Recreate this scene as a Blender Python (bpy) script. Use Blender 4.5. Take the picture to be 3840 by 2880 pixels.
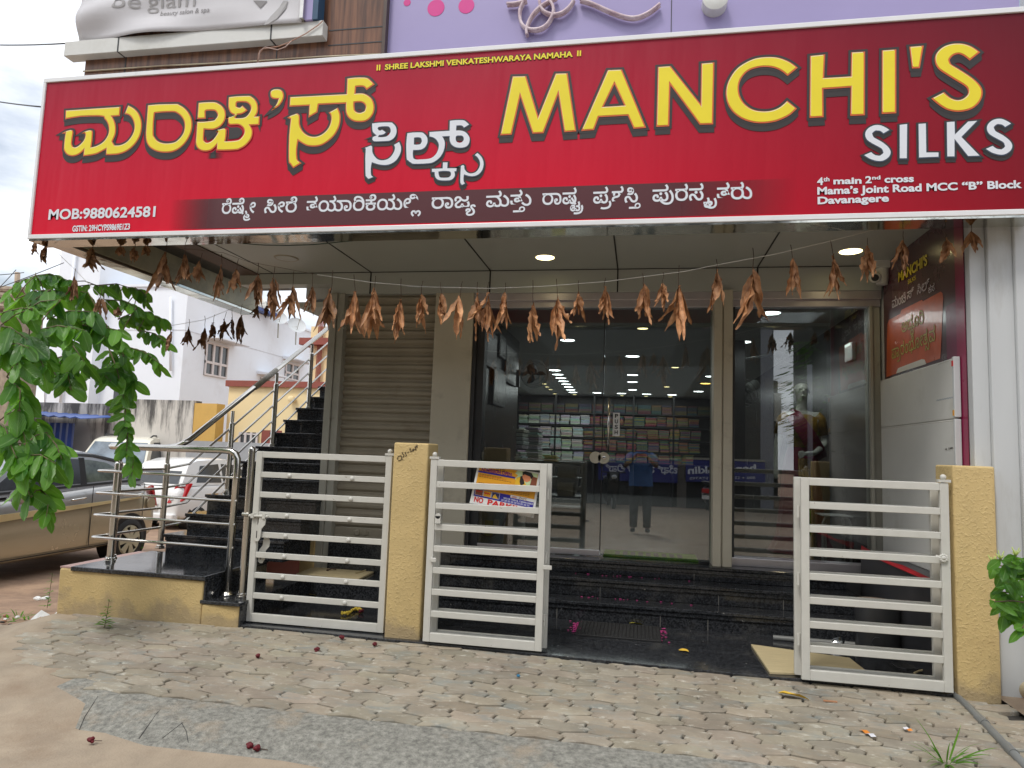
import bpy, bmesh, math, random
from mathutils import Vector, Matrix, Quaternion
from mathutils import noise as mnoise
R=math.radians
for o in list(bpy.data.objects): bpy.data.objects.remove(o)
scene=bpy.context.scene; C=scene.collection
# ---------------------------------------------------------------- camera, world, sun, exposure
CAM_Z=1.30; FPX=2604.0
M_R=Vector((0.98296,0.18029,0.03559)); M_D=Vector((0.01666,0.10530,-0.99430)); M_F=Vector((-0.18301,0.97795,0.10050))
yaw,pitch,roll=0.1851,0.0969,-0.0357
def _axes():
    cy,sy=math.cos(yaw),math.sin(yaw)
    f=Vector((-sy*math.cos(pitch),cy*math.cos(pitch),math.sin(pitch)))
    r=Vector((cy,sy,0)); d=f.cross(r)
    if d.z>0: d=-d
    c,s=math.cos(roll),math.sin(roll)
    return c*r+s*d, -s*r+c*d, f
M_R,M_D,M_F=_axes()
cam_d=bpy.data.cameras.new('camera'); cam=bpy.data.objects.new('camera',cam_d); C.objects.link(cam)
cam_d.sensor_width=36; cam_d.lens=36*FPX/3840; cam_d.clip_start=0.02; cam_d.clip_end=600
cam.matrix_world=Matrix(((M_R.x,-M_D.x,-M_F.x,0),(M_R.y,-M_D.y,-M_F.y,0),(M_R.z,-M_D.z,-M_F.z,CAM_Z),(0,0,0,1)))
scene.camera=cam
SUN_EL,SUN_AZ=R(58),R(205)      # azimuth the light comes from, clockwise from +Y
w=bpy.data.worlds.new('World'); scene.world=w; w.use_nodes=True
nt=w.node_tree; N=nt.nodes; L=nt.links
for n in list(N): N.remove(n)
out=N.new('ShaderNodeOutputWorld'); bg=N.new('ShaderNodeBackground'); sky=N.new('ShaderNodeTexSky')
sky.sky_type='NISHITA'; sky.sun_disc=False; sky.sun_elevation=SUN_EL; sky.sun_rotation=SUN_AZ; sky.air_density=1.2; sky.dust_density=2.5
tc=N.new('ShaderNodeTexCoord'); mp=N.new('ShaderNodeMapping'); mp.inputs['Scale'].default_value=(1,1,2.6)
nz=N.new('ShaderNodeTexNoise'); nz.inputs['Scale'].default_value=2.3; nz.inputs['Detail'].default_value=7; nz.inputs['Roughness'].default_value=.55
cr=N.new('ShaderNodeValToRGB'); cr.color_ramp.elements[0].position=.30; cr.color_ramp.elements[1].position=.52
cr2=N.new('ShaderNodeValToRGB'); cr2.color_ramp.elements[0].color=(7.2,7.8,8.8,1); cr2.color_ramp.elements[1].color=(13.2,13.5,13.9,1)
cr2.color_ramp.elements[0].position=.3; cr2.color_ramp.elements[1].position=.62
nz2=N.new('ShaderNodeTexNoise'); nz2.inputs['Scale'].default_value=4.2; nz2.inputs['Detail'].default_value=5
mx=N.new('ShaderNodeMix'); mx.data_type='RGBA'
L.new(tc.outputs['Generated'],mp.inputs['Vector']); L.new(mp.outputs[0],nz.inputs['Vector']); L.new(mp.outputs[0],nz2.inputs['Vector'])
L.new(nz.outputs['Fac'],cr.inputs[0]); L.new(nz2.outputs['Fac'],cr2.inputs[0])
L.new(cr.outputs[0],mx.inputs['Factor']); L.new(sky.outputs[0],mx.inputs['A']); L.new(cr2.outputs[0],mx.inputs['B'])
L.new(mx.outputs['Result'],bg.inputs['Color']); bg.inputs['Strength'].default_value=0.10
L.new(bg.outputs[0],out.inputs['Surface'])
sd=bpy.data.lights.new('sun','SUN'); sd.energy=1.5; sd.angle=R(14); sd.color=(1,.96,.9)
so=bpy.data.objects.new('sun',sd); C.objects.link(so)
sdir=Vector((math.sin(SUN_AZ)*math.cos(SUN_EL),math.cos(SUN_AZ)*math.cos(SUN_EL),math.sin(SUN_EL)))
so.rotation_euler=sdir.to_track_quat('Z','Y').to_euler(); so.location=sdir*50
vs=scene.view_settings; vs.view_transform='Standard'; vs.look='None'; vs.gamma=1; vs.exposure=0.32
scene.cycles.max_bounces=10; scene.cycles.transparent_max_bounces=16; scene.cycles.glossy_bounces=5; scene.cycles.diffuse_bounces=5
scene.cycles.use_denoising=True; scene.cycles.sample_clamp_indirect=6
# ---------------------------------------------------------------- picture measurements -> places (px in the 3840 frame)
def ray(x,y): return M_R*((x-1920)/FPX)+M_D*((y-1440)/FPX)+M_F
ORG=Vector((0,0,CAM_Z))
def gY(x,y,Y): d=ray(x,y); return ORG+d*(Y/d.y)
def gX(x,y,X): d=ray(x,y); return ORG+d*(X/d.x)
def gZ(x,y,Z): d=ray(x,y); return ORG+d*((Z-CAM_Z)/d.z)
def crop(ox,oy,wd):
    s=wd/2212.0
    return lambda x,y:(ox+x*s,oy+y*s)
YD=6.217      # plane of the shop doors
def gV(x,y,Y):            # where a thing mirrored in the door glass really stands
    p=gY(x,y,2*YD-Y); return Vector((p.x,Y,p.z))
# ---------------------------------------------------------------- materials
MATS={}
def nodes(name):
    m=bpy.data.materials.new(name); m.use_nodes=True; MATS[name]=m
    t=m.node_tree; b=t.nodes['Principled BSDF']
    return m,t,t.nodes,t.links,b
def rgb(c): return (c[0],c[1],c[2],1)
def mat(name,col,rough=.5,metal=0,var=.12,scale=6,bump=0,bscale=60,dirt=None,dscale=2.2,dlo=.52,dhi=.7,coat=0,emit=0,spec=.5,stretch=None,col2=None):
    m,t,N,L,b=nodes(name)
    b.inputs['Roughness'].default_value=rough; b.inputs['Metallic'].default_value=metal
    b.inputs['Specular IOR Level'].default_value=spec
    if coat: b.inputs['Coat Weight'].default_value=coat; b.inputs['Coat Roughness'].default_value=.06
    tc=N.new('ShaderNodeTexCoord'); mp=N.new('ShaderNodeMapping'); L.new(tc.outputs['Object'],mp.inputs[0])
    if stretch: mp.inputs['Scale'].default_value=stretch
    n=N.new('ShaderNodeTexNoise'); n.inputs['Scale'].default_value=scale; n.inputs['Detail'].default_value=6; n.inputs['Roughness'].default_value=.6
    L.new(mp.outputs[0],n.inputs['Vector'])
    mix=N.new('ShaderNodeMix'); mix.data_type='RGBA'
    c2=col2 if col2 else tuple(min(1,c*(1+var)) for c in col)
    mix.inputs['A'].default_value=rgb(tuple(c*(1-var) for c in col)); mix.inputs['B'].default_value=rgb(c2)
    rp=N.new('ShaderNodeMapRange'); rp.inputs['From Min'].default_value=.3; rp.inputs['From Max'].default_value=.7
    L.new(n.outputs['Fac'],rp.inputs['Value']); L.new(rp.outputs[0],mix.inputs['Factor'])
    colr=mix.outputs['Result']
    if dirt:
        n2=N.new('ShaderNodeTexNoise'); n2.inputs['Scale'].default_value=dscale; n2.inputs['Detail'].default_value=8; n2.inputs['Roughness'].default_value=.68
        L.new(mp.outputs[0],n2.inputs['Vector'])
        r2=N.new('ShaderNodeMapRange'); r2.inputs['From Min'].default_value=dlo; r2.inputs['From Max'].default_value=dhi
        L.new(n2.outputs['Fac'],r2.inputs['Value'])
        m2=N.new('ShaderNodeMix'); m2.data_type='RGBA'; L.new(r2.outputs[0],m2.inputs['Factor']); L.new(colr,m2.inputs['A']); m2.inputs['B'].default_value=rgb(dirt)
        colr=m2.outputs['Result']
    L.new(colr,b.inputs['Base Color'])
    rr=N.new('ShaderNodeMapRange'); rr.inputs['To Min'].default_value=max(0,rough-.08); rr.inputs['To Max'].default_value=min(1,rough+.08)
    L.new(n.outputs['Fac'],rr.inputs['Value']); L.new(rr.outputs[0],b.inputs['Roughness'])
    if bump:
        n3=N.new('ShaderNodeTexNoise'); n3.inputs['Scale'].default_value=bscale; n3.inputs['Detail'].default_value=4
        L.new(mp.outputs[0],n3.inputs['Vector'])
        bp=N.new('ShaderNodeBump'); bp.inputs['Strength'].default_value=bump; bp.inputs['Distance'].default_value=.01
        L.new(n3.outputs['Fac'],bp.inputs['Height']); L.new(bp.outputs[0],b.inputs['Normal'])
    if emit:
        b.inputs['Emission Color'].default_value=rgb(col); b.inputs['Emission Strength'].default_value=emit
    return m
def mathn(N,op,a=None,b=None):
    n=N.new('ShaderNodeMath'); n.operation=op
    for i,v in enumerate((a,b)):
        if isinstance(v,(int,float)): n.inputs[i].default_value=v
    return n
W=mat
m_gate=W('white_gate_paint',(.57,.56,.51),.35,var=.05,scale=9,dirt=(.27,.23,.18),dscale=24,dlo=.665,dhi=.70,coat=.1)
m_yel=None
m_steel=W('brushed_steel',(.62,.6,.56),.2,metal=1,var=.05,scale=20)
m_mirror=W('polished_steel_sheet',(.62,.63,.58),.07,metal=1,var=.05,scale=6,bump=.12,bscale=5)
m_white=W('white_panel',(.62,.62,.59),.45,var=.05,scale=2,dirt=(.44,.43,.38),dscale=2,dlo=.52,dhi=.85)
m_soffit=W('ceiling_panel',(.41,.43,.40),.38,var=.05,scale=1.5)
m_black=W('black_joint',(.008,.008,.008),.6,var=.1)
m_dark=W('dark_grey',(.03,.031,.033),.45,var=.15)
m_shut=W('shutter_paint',(.30,.265,.20),.42,var=.08,scale=4,dirt=(.22,.18,.13),dscale=5,dlo=.58,dhi=.8,coat=.1)
m_colp=W('cream_pillar_paint',(.50,.46,.36),.5,var=.06,scale=3,dirt=(.36,.32,.25),dscale=4.5,dlo=.56,dhi=.75)
m_frm=W('grey_frame_paint',(.34,.33,.28),.45,var=.07,scale=5,dirt=(.16,.14,.11),dscale=7,dlo=.6,dhi=.78)
m_alu=W('aluminium_channel',(.55,.52,.53),.32,metal=.6,var=.05,scale=10)
m_wall=W('white_wall_paint',(.53,.55,.56),.6,var=.05,scale=2,dirt=(.33,.32,.29),dscale=1.8,dlo=.54,dhi=.8,stretch=(1.6,1.6,.35))
m_red=W('sign_trim_white',(.75,.76,.77),.3,var=.03)
m_yl=W('sign_yellow',(.80,.66,.012),.35,var=.03)
m_or=W('sign_orange',(.66,.12,.02),.4,var=.03)
m_sh=W('sign_dark_outline',(.022,.017,.016),.45,var=.05)
m_ltw=W('sign_white',(.70,.73,.78),.35,var=.02)
m_sil=W('sign_navy_edge',(.05,.07,.11),.4,var=.05)
m_cream=W('sign_cream_highlight',(.82,.78,.45),.4,var=.02)
m_pink=W('pink_vinyl',(.60,.03,.24),.35,var=.03)
m_pvc=W('grey_pvc',(.16,.165,.16),.4,var=.1)
m_pvcw=W('cream_pvc',(.50,.43,.29),.45,var=.1,dirt=(.3,.22,.14),dlo=.5)
m_wood2=W('plywood',(.52,.43,.25),.65,var=.14,scale=3,stretch=(2,26,2),dirt=(.28,.21,.12),dscale=6,dlo=.58,dhi=.75)
m_rub=W('black_rubber',(.012,.012,.012),.6,var=.2,scale=30)
m_grn=W('green_mat_pile',(.16,.36,.03),.95,var=.25,scale=60,bump=.5,bscale=200)
m_ltcool=W('cool_lamp',(.88,.97,1.0),.4,emit=10,var=0)
m_ltwarm=W('warm_lamp',(1.0,.86,.42),.4,emit=4.5,var=0)
m_ltamb=W('amber_lamp',(1.0,.62,.14),.4,emit=7,var=0)
m_int=W('interior_wall_laminate',(.035,.034,.032),.25,var=.2,scale=3)
m_intc=W('interior_ceiling_paint',(.55,.56,.50),.55,var=.03)
m_floor=W('interior_floor_tile',(.10,.10,.10),.2,var=.1)
m_shelf=W('dark_shelf_board',(.02,.02,.021),.35,var=.2)
m_skin=W('mannequin_white',(.60,.60,.53),.35,var=.03,coat=.2)
m_sar1=W('maroon_silk',(.18,.008,.035),.38,var=.25,scale=30)
m_sar2=W('mustard_silk',(.30,.17,.025),.4,var=.3,scale=40)
m_wire=W('black_cable',(.015,.015,.017),.5,var=.1)
m_strg=W('white_twine',(.62,.61,.56),.7,var=.1)
m_stem=W('dry_stem',(.07,.04,.025),.8,var=.2)
m_paper=W('paper_white',(.70,.70,.68),.6,var=.03)
m_boxw=W('pale_saree_boxes',(.42,.44,.42),.6,var=.1,scale=8)
m_blue=W('blue_sheet_metal',(.02,.055,.24),.4,var=.15,scale=3)
m_nvy=W('navy_board',(.012,.014,.07),.4,var=.05)
m_bwht=W('white_house_paint',(.78,.81,.86),.7,var=.03,scale=.8,dirt=(.68,.68,.70),dscale=.7,dlo=.55,dhi=.8)
m_byel=W('yellow_house_paint',(.80,.64,.36),.7,var=.04,scale=.8,dirt=(.70,.54,.28),dscale=1,dlo=.58,dhi=.85)
m_bmar=W('maroon_coping',(.26,.07,.05),.7,var=.1)
m_wdw=W('window_dark_glass',(.05,.055,.06),.12,var=.2)
m_wfr=W('window_pinkish_frame',(.66,.60,.58),.5,var=.05)
m_tank=W('tank_cream',(.72,.69,.58),.4,var=.05)
m_bark=W('bark',(.12,.09,.065),.9,var=.3,scale=14,bump=.5,bscale=40)
m_twig=W('green_twig',(.14,.11,.05),.7,var=.3)
m_rose=W('withered_rose',(.12,.004,.010),.7,var=.3,scale=60)
m_mari=W('chrysanthemum',(.70,.52,.06),.8,var=.2,scale=90)
m_ylf=W('fallen_yellow_leaf',(.66,.42,.04),.5,var=.15,scale=20)
m_skinp=W('person_skin',(.10,.055,.035),.55,var=.1)
m_shirt=W('blue_shirt',(.05,.13,.33),.8,var=.12,scale=12)
m_trou=W('dark_trousers',(.03,.035,.04),.85,var=.1)
m_hair=W('black_hair',(.008,.007,.006),.6,var=.2)
# yellow textured plaster
def plaster(name,col,dirt):
    m,t,N,L,b=nodes(name); b.inputs['Roughness'].default_value=.6
    tc=N.new('ShaderNodeTexCoord')
    n=N.new('ShaderNodeTexNoise'); n.inputs['Scale'].default_value=3; n.inputs['Detail'].default_value=7; n.inputs['Roughness'].default_value=.65
    L.new(tc.outputs['Object'],n.inputs['Vector'])
    r=N.new('ShaderNodeValToRGB'); e=r.color_ramp.elements; e[0].position=.36; e[0].color=rgb(tuple(c*.86 for c in col)); e[1].position=.6; e[1].color=rgb(col)
    e2=e.new(.74); e2.color=rgb(dirt)
    L.new(n.outputs['Fac'],r.inputs[0])
    sp=N.new('ShaderNodeSeparateXYZ'); L.new(tc.outputs['Object'],sp.inputs[0]); g=N.new('ShaderNodeTexNoise'); g.inputs['Scale'].default_value=7; g.inputs['Detail'].default_value=8; L.new(tc.outputs['Object'],g.inputs['Vector'])
    a=mathn(N,'MULTIPLY_ADD'); a.inputs[1].default_value=-.5; L.new(g.outputs['Fac'],a.inputs[0]); L.new(sp.outputs['Z'],a.inputs[2])
    q=N.new('ShaderNodeMapRange'); q.inputs['From Min'].default_value=-.22; q.inputs['From Max'].default_value=-.12; q.inputs['To Min'].default_value=.6; q.inputs['To Max'].default_value=0; L.new(a.outputs[0],q.inputs['Value'])
    dm=N.new('ShaderNodeMix'); dm.data_type='RGBA'; dm.inputs['B'].default_value=(.27,.21,.14,1); L.new(q.outputs[0],dm.inputs['Factor']); L.new(r.outputs[0],dm.inputs['A']); L.new(dm.outputs['Result'],b.inputs['Base Color'])
    v=N.new('ShaderNodeTexNoise'); v.inputs['Scale'].default_value=62; v.inputs['Detail'].default_value=4; v.inputs['Distortion'].default_value=.6
    L.new(tc.outputs['Object'],v.inputs['Vector'])
    rp=N.new('ShaderNodeMapRange'); rp.inputs['From Min'].default_value=.5; rp.inputs['From Max'].default_value=.72; L.new(v.outputs['Fac'],rp.inputs['Value'])
    bp=N.new('ShaderNodeBump'); bp.inputs['Strength'].default_value=.42; bp.inputs['Distance'].default_value=.008
    L.new(rp.outputs[0],bp.inputs['Height']); L.new(bp.outputs[0],b.inputs['Normal'])
    return m
m_yel=plaster('yellow_textured_plaster',(.60,.445,.20),(.50,.36,.16))
# black granite
def granite():
    m,t,N,L,b=nodes('black_granite')
    tc=N.new('ShaderNodeTexCoord')
    v=N.new('ShaderNodeTexVoronoi'); v.inputs['Scale'].default_value=95; L.new(tc.outputs['Object'],v.inputs['Vector'])
    n=N.new('ShaderNodeTexNoise'); n.inputs['Scale'].default_value=3.2; n.inputs['Detail'].default_value=8; n.inputs['Roughness'].default_value=.7; L.new(tc.outputs['Object'],n.inputs['Vector'])
    r=N.new('ShaderNodeValToRGB'); e=r.color_ramp.elements; e[0].color=(.013,.014,.016,1); e[0].position=.3; e[1].position=.8; e[1].color=(.045,.048,.053,1)
    L.new(v.outputs['Color'],r.inputs[0])
    d=N.new('ShaderNodeMix'); d.data_type='RGBA'; d.inputs['B'].default_value=(.13,.125,.11,1)
    rp=N.new('ShaderNodeMapRange'); rp.inputs['From Min'].default_value=.55; rp.inputs['From Max'].default_value=.82; rp.inputs['To Max'].default_value=.75; L.new(n.outputs['Fac'],rp.inputs['Value'])
    L.new(rp.outputs[0],d.inputs['Factor']); L.new(r.outputs[0],d.inputs['A'])
    # chalky specks
    n2=N.new('ShaderNodeTexNoise'); n2.inputs['Scale'].default_value=42; n2.inputs['Detail'].default_value=3; L.new(tc.outputs['Object'],n2.inputs['Vector'])
    rp2=N.new('ShaderNodeMapRange'); rp2.inputs['From Min'].default_value=.72; rp2.inputs['From Max'].default_value=.76; L.new(n2.outputs['Fac'],rp2.inputs['Value'])
    d2=N.new('ShaderNodeMix'); d2.data_type='RGBA'; d2.inputs['B'].default_value=(.28,.27,.25,1); L.new(rp2.outputs[0],d2.inputs['Factor']); L.new(d.outputs['Result'],d2.inputs['A'])
    L.new(d2.outputs['Result'],b.inputs['Base Color'])
    rr=N.new('ShaderNodeMapRange'); rr.inputs['To Min'].default_value=.0; rr.inputs['To Max'].default_value=.20; L.new(n.outputs['Fac'],rr.inputs['Value']); L.new(rr.outputs[0],b.inputs['Roughness'])
    return m
m_gran=granite()
# concrete pavers, every block its own tone (colour attribute 'tone')
def paver():
    m,t,N,L,b=nodes('worn_concrete_paver'); b.inputs['Roughness'].default_value=.85
    tc=N.new('ShaderNodeTexCoord'); at=N.new('ShaderNodeAttribute'); at.attribute_name='tone'
    n=N.new('ShaderNodeTexNoise'); n.inputs['Scale'].default_value=3.4; n.inputs['Detail'].default_value=9; n.inputs['Roughness'].default_value=.68; L.new(tc.outputs['Object'],n.inputs['Vector'])
    r=N.new('ShaderNodeValToRGB'); e=r.color_ramp.elements; e[0].position=.33; e[0].color=(.215,.185,.142,1); e[1].position=.56; e[1].color=(.295,.255,.195,1)
    x=e.new(.66); x.color=(.31,.29,.24,1)
    L.new(n.outputs['Fac'],r.inputs[0])
    mu=N.new('ShaderNodeMix'); mu.data_type='RGBA'; mu.blend_type='MULTIPLY'; mu.inputs['Factor'].default_value=1; L.new(r.outputs[0],mu.inputs['A']); L.new(at.outputs['Color'],mu.inputs['B'])
    # blue-grey and whitish wash left by old paint
    mp=N.new('ShaderNodeMapping'); mp.inputs['Scale'].default_value=(1.4,3.2,1); L.new(tc.outputs['Object'],mp.inputs[0])
    n2=N.new('ShaderNodeTexNoise'); n2.inputs['Scale'].default_value=2.6; n2.inputs['Detail'].default_value=10; n2.inputs['Roughness'].default_value=.72; L.new(mp.outputs[0],n2.inputs['Vector'])
    a=N.new('ShaderNodeMapRange'); a.inputs['From Min'].default_value=.52; a.inputs['From Max'].default_value=.66; a.inputs['To Max'].default_value=.75; L.new(n2.outputs['Fac'],a.inputs['Value'])
    m1=N.new('ShaderNodeMix'); m1.data_type='RGBA'; m1.inputs['B'].default_value=(.20,.22,.205,1); L.new(a.outputs[0],m1.inputs['Factor']); L.new(mu.outputs['Result'],m1.inputs['A'])
    n3=N.new('ShaderNodeTexNoise'); n3.inputs['Scale'].default_value=7; n3.inputs['Detail'].default_value=9; n3.inputs['Roughness'].default_value=.75; L.new(mp.outputs[0],n3.inputs['Vector'])
    a3=N.new('ShaderNodeMapRange'); a3.inputs['From Min'].default_value=.555; a3.inputs['From Max'].default_value=.66; a3.inputs['To Max'].default_value=.85; L.new(n3.outputs['Fac'],a3.inputs['Value'])
    m2=N.new('ShaderNodeMix'); m2.data_type='RGBA'; m2.inputs['B'].default_value=(.50,.475,.40,1); L.new(a3.outputs[0],m2.inputs['Factor']); L.new(m1.outputs['Result'],m2.inputs['A'])
    L.new(m2.outputs['Result'],b.inputs['Base Color'])
    n4=N.new('ShaderNodeTexNoise'); n4.inputs['Scale'].default_value=120; n4.inputs['Detail'].default_value=4; L.new(tc.outputs['Object'],n4.inputs['Vector'])
    bp=N.new('ShaderNodeBump'); bp.inputs['Strength'].default_value=.3; bp.inputs['Distance'].default_value=.006; L.new(n4.outputs['Fac'],bp.inputs['Height']); L.new(bp.outputs[0],b.inputs['Normal'])
    return m
m_pav=paver()
m_joint=W('joint_soil',(.045,.04,.034),.95,var=.5,scale=14)
m_conc=W('rough_concrete_apron',(.235,.23,.20),.92,var=.45,scale=38,dirt=(.33,.265,.19),dscale=1.6,dlo=.52,dhi=.66,bump=1,bscale=110)
m_road=W('dusty_concrete_road',(.325,.262,.19),.9,var=.16,scale=5,dirt=(.25,.185,.125),dscale=2.1,dlo=.5,dhi=.72,bump=.35,bscale=90)
m_dirt=W('red_earth',(.27,.175,.115),.95,var=.22,scale=4,dirt=(.42,.28,.18),dscale=1.3,dlo=.5,dhi=.7,bump=.7,bscale=40)
# laminate cladding, long grain along Z
def laminate(name,a,b_,ax):
    m,t,N,L,b=nodes(name); b.inputs['Roughness'].default_value=.3
    tc=N.new('ShaderNodeTexCoord'); mp=N.new('ShaderNodeMapping'); mp.inputs['Scale'].default_value=(14,14,.9) if ax=='z' else (.9,14,14)
    L.new(tc.outputs['Object'],mp.inputs[0])
    n=N.new('ShaderNodeTexNoise'); n.inputs['Scale'].default_value=2.2; n.inputs['Detail'].default_value=6; n.inputs['Distortion'].default_value=.3; L.new(mp.outputs[0],n.inputs['Vector'])
    r=N.new('ShaderNodeValToRGB'); e=r.color_ramp.elements; e[0].position=.35; e[0].color=rgb(a); e[1].position=.65; e[1].color=rgb(b_); L.new(n.outputs['Fac'],r.inputs[0]); L.new(r.outputs[0],b.inputs['Base Color'])
    return m
m_lam=laminate('brown_wood_laminate',(.07,.028,.014),(.20,.085,.04),'z')
m_bluk=laminate('corrugated_shadow',(.02,.05,.2),(.03,.08,.3),'z')
m_purp=W('lilac_panel',(.335,.29,.51),.33,var=.03,scale=2)
# sign face: printed crimson, deeper towards the top and the right end
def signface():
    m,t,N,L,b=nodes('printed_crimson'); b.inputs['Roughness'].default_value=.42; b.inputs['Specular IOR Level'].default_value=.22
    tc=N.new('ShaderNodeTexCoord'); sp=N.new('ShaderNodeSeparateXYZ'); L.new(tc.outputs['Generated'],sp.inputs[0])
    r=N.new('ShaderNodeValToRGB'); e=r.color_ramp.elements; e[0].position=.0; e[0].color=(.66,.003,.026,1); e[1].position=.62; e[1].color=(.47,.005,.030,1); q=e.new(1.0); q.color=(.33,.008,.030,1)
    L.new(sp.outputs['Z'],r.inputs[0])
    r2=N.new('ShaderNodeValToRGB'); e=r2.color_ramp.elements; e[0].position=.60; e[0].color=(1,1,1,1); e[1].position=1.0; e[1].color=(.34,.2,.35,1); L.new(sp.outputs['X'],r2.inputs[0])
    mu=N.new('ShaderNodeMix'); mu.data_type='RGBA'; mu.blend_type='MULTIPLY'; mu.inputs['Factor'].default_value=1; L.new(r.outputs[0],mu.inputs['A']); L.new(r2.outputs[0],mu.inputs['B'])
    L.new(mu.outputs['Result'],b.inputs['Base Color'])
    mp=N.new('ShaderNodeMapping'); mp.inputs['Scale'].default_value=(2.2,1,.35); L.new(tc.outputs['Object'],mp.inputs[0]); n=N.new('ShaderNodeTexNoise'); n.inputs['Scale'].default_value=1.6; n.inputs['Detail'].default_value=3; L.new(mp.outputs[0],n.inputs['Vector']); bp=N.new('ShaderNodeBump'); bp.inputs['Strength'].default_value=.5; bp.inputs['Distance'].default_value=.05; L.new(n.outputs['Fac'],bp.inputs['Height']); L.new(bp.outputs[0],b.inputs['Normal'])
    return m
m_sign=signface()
def bandmat():
    m,t,N,L,b=nodes('printed_band'); b.inputs['Roughness'].default_value=.34; b.inputs['Base Color'].default_value=(.085,.018,.022,1)
    tc=N.new('ShaderNodeTexCoord'); sp=N.new('ShaderNodeSeparateXYZ'); L.new(tc.outputs['Generated'],sp.inputs[0])
    r=N.new('ShaderNodeValToRGB'); e=r.color_ramp.elements; e[0].position=0; e[0].color=(0,0,0,1); e[1].position=.09; e[1].color=(1,1,1,1); q=e.new(.80); q.color=(1,1,1,1); q=e.new(1); q.color=(0,0,0,1)
    L.new(sp.outputs['X'],r.inputs[0]); L.new(r.outputs[0],b.inputs['Alpha'])
    return m
m_band=bandmat()
# glass
def glassm(name,tint,refl,k=1.2):
    m=bpy.data.materials.new(name); m.use_nodes=True; t=m.node_tree; N=t.nodes; L=t.links
    for n in list(N): N.remove(n)
    o=N.new('ShaderNodeOutputMaterial'); tr=N.new('ShaderNodeBsdfTransparent'); tr.inputs[0].default_value=rgb(tint)
    g=N.new('ShaderNodeBsdfGlossy'); g.inputs['Roughness'].default_value=0.0; g.inputs[0].default_value=(.95,.97,1,1)
    f=N.new('ShaderNodeFresnel'); f.inputs['IOR'].default_value=1.5
    a=mathn(N,'MULTIPLY_ADD'); a.inputs[1].default_value=k; a.inputs[2].default_value=refl; L.new(f.outputs[0],a.inputs[0])
    mx=N.new('ShaderNodeMixShader'); L.new(a.outputs[0],mx.inputs[0]); L.new(tr.outputs[0],mx.inputs[1]); L.new(g.outputs[0],mx.inputs[2]); L.new(mx.outputs[0],o.inputs[0])
    MATS[name]=m; return m
m_glass=glassm('tinted_door_glass',(.66,.68,.66),.085)
m_cglass=glassm('car_glass',(.30,.36,.34),.12)
# leaf: glossy, translucent, veins from the leaf's own uv
def leafmat(name,dk,lt,trans,ylw):
    m,t,N,L,b=nodes(name); b.inputs['Roughness'].default_value=.27
    uv=N.new('ShaderNodeUVMap'); sp=N.new('ShaderNodeSeparateXYZ'); L.new(uv.outputs[0],sp.inputs[0])
    at=N.new('ShaderNodeAttribute'); at.attribute_name='tone'
    ab=mathn(N,'ABSOLUTE'); sb=mathn(N,'SUBTRACT',None,.5); L.new(sp.outputs['X'],sb.inputs[0]); L.new(sb.outputs[0],ab.inputs[0])
    # side veins
    k=mathn(N,'MULTIPLY',None,1.1); L.new(ab.outputs[0],k.inputs[0]); s=mathn(N,'SUBTRACT'); L.new(sp.outputs['Y'],s.inputs[0]); L.new(k.outputs[0],s.inputs[1])
    fr=mathn(N,'MULTIPLY',None,58); L.new(s.outputs[0],fr.inputs[0]); sn=mathn(N,'SINE'); L.new(fr.outputs[0],sn.inputs[0])
    mid=N.new('ShaderNodeMapRange'); mid.inputs['From Min'].default_value=0; mid.inputs['From Max'].default_value=.05; mid.inputs['To Min'].default_value=1; mid.inputs['To Max'].default_value=0; L.new(ab.outputs[0],mid.inputs['Value'])
    c=N.new('ShaderNodeMix'); c.data_type='RGBA'; c.inputs['A'].default_value=rgb(dk); c.inputs['B'].default_value=rgb(lt); L.new(at.outputs['Fac'],c.inputs['Factor'])
    c2=N.new('ShaderNodeMix'); c2.data_type='RGBA'; c2.inputs['B'].default_value=rgb(ylw); mm=mathn(N,'MULTIPLY',None,.7); L.new(mid.outputs[0],mm.inputs[0]); L.new(mm.outputs[0],c2.inputs['Factor']); L.new(c.outputs['Result'],c2.inputs['A'])
    L.new(c2.outputs['Result'],b.inputs['Base Color'])
    bp=N.new('ShaderNodeBump'); bp.inputs['Strength'].default_value=.45; bp.inputs['Distance'].default_value=.004; L.new(sn.outputs[0],bp.inputs['Height']); L.new(bp.outputs[0],b.inputs['Normal'])
    tr=N.new('ShaderNodeBsdfTranslucent'); c3=N.new('ShaderNodeMix'); c3.data_type='RGBA'; c3.blend_type='MULTIPLY'; c3.inputs['Factor'].default_value=0; tr.inputs[0].default_value=rgb(trans)
    mx=N.new('ShaderNodeMixShader'); mx.inputs[0].default_value=.38; o=N['Material Output']; L.new(b.outputs[0],mx.inputs[1]); L.new(tr.outputs[0],mx.inputs[2]); L.new(mx.outputs[0],o.inputs[0])
    return m
m_leaf=leafmat('custard_apple_leaf',(.022,.095,.016),(.15,.36,.04),(.26,.60,.04),(.28,.46,.14))
m_leafo=leafmat('far_tree_leaf',(.015,.05,.012),(.06,.14,.02),(.1,.25,.02),(.1,.2,.06))
m_gra=leafmat('weed_blade',(.05,.16,.015),(.14,.30,.03),(.2,.5,.04),(.2,.4,.1))
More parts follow.
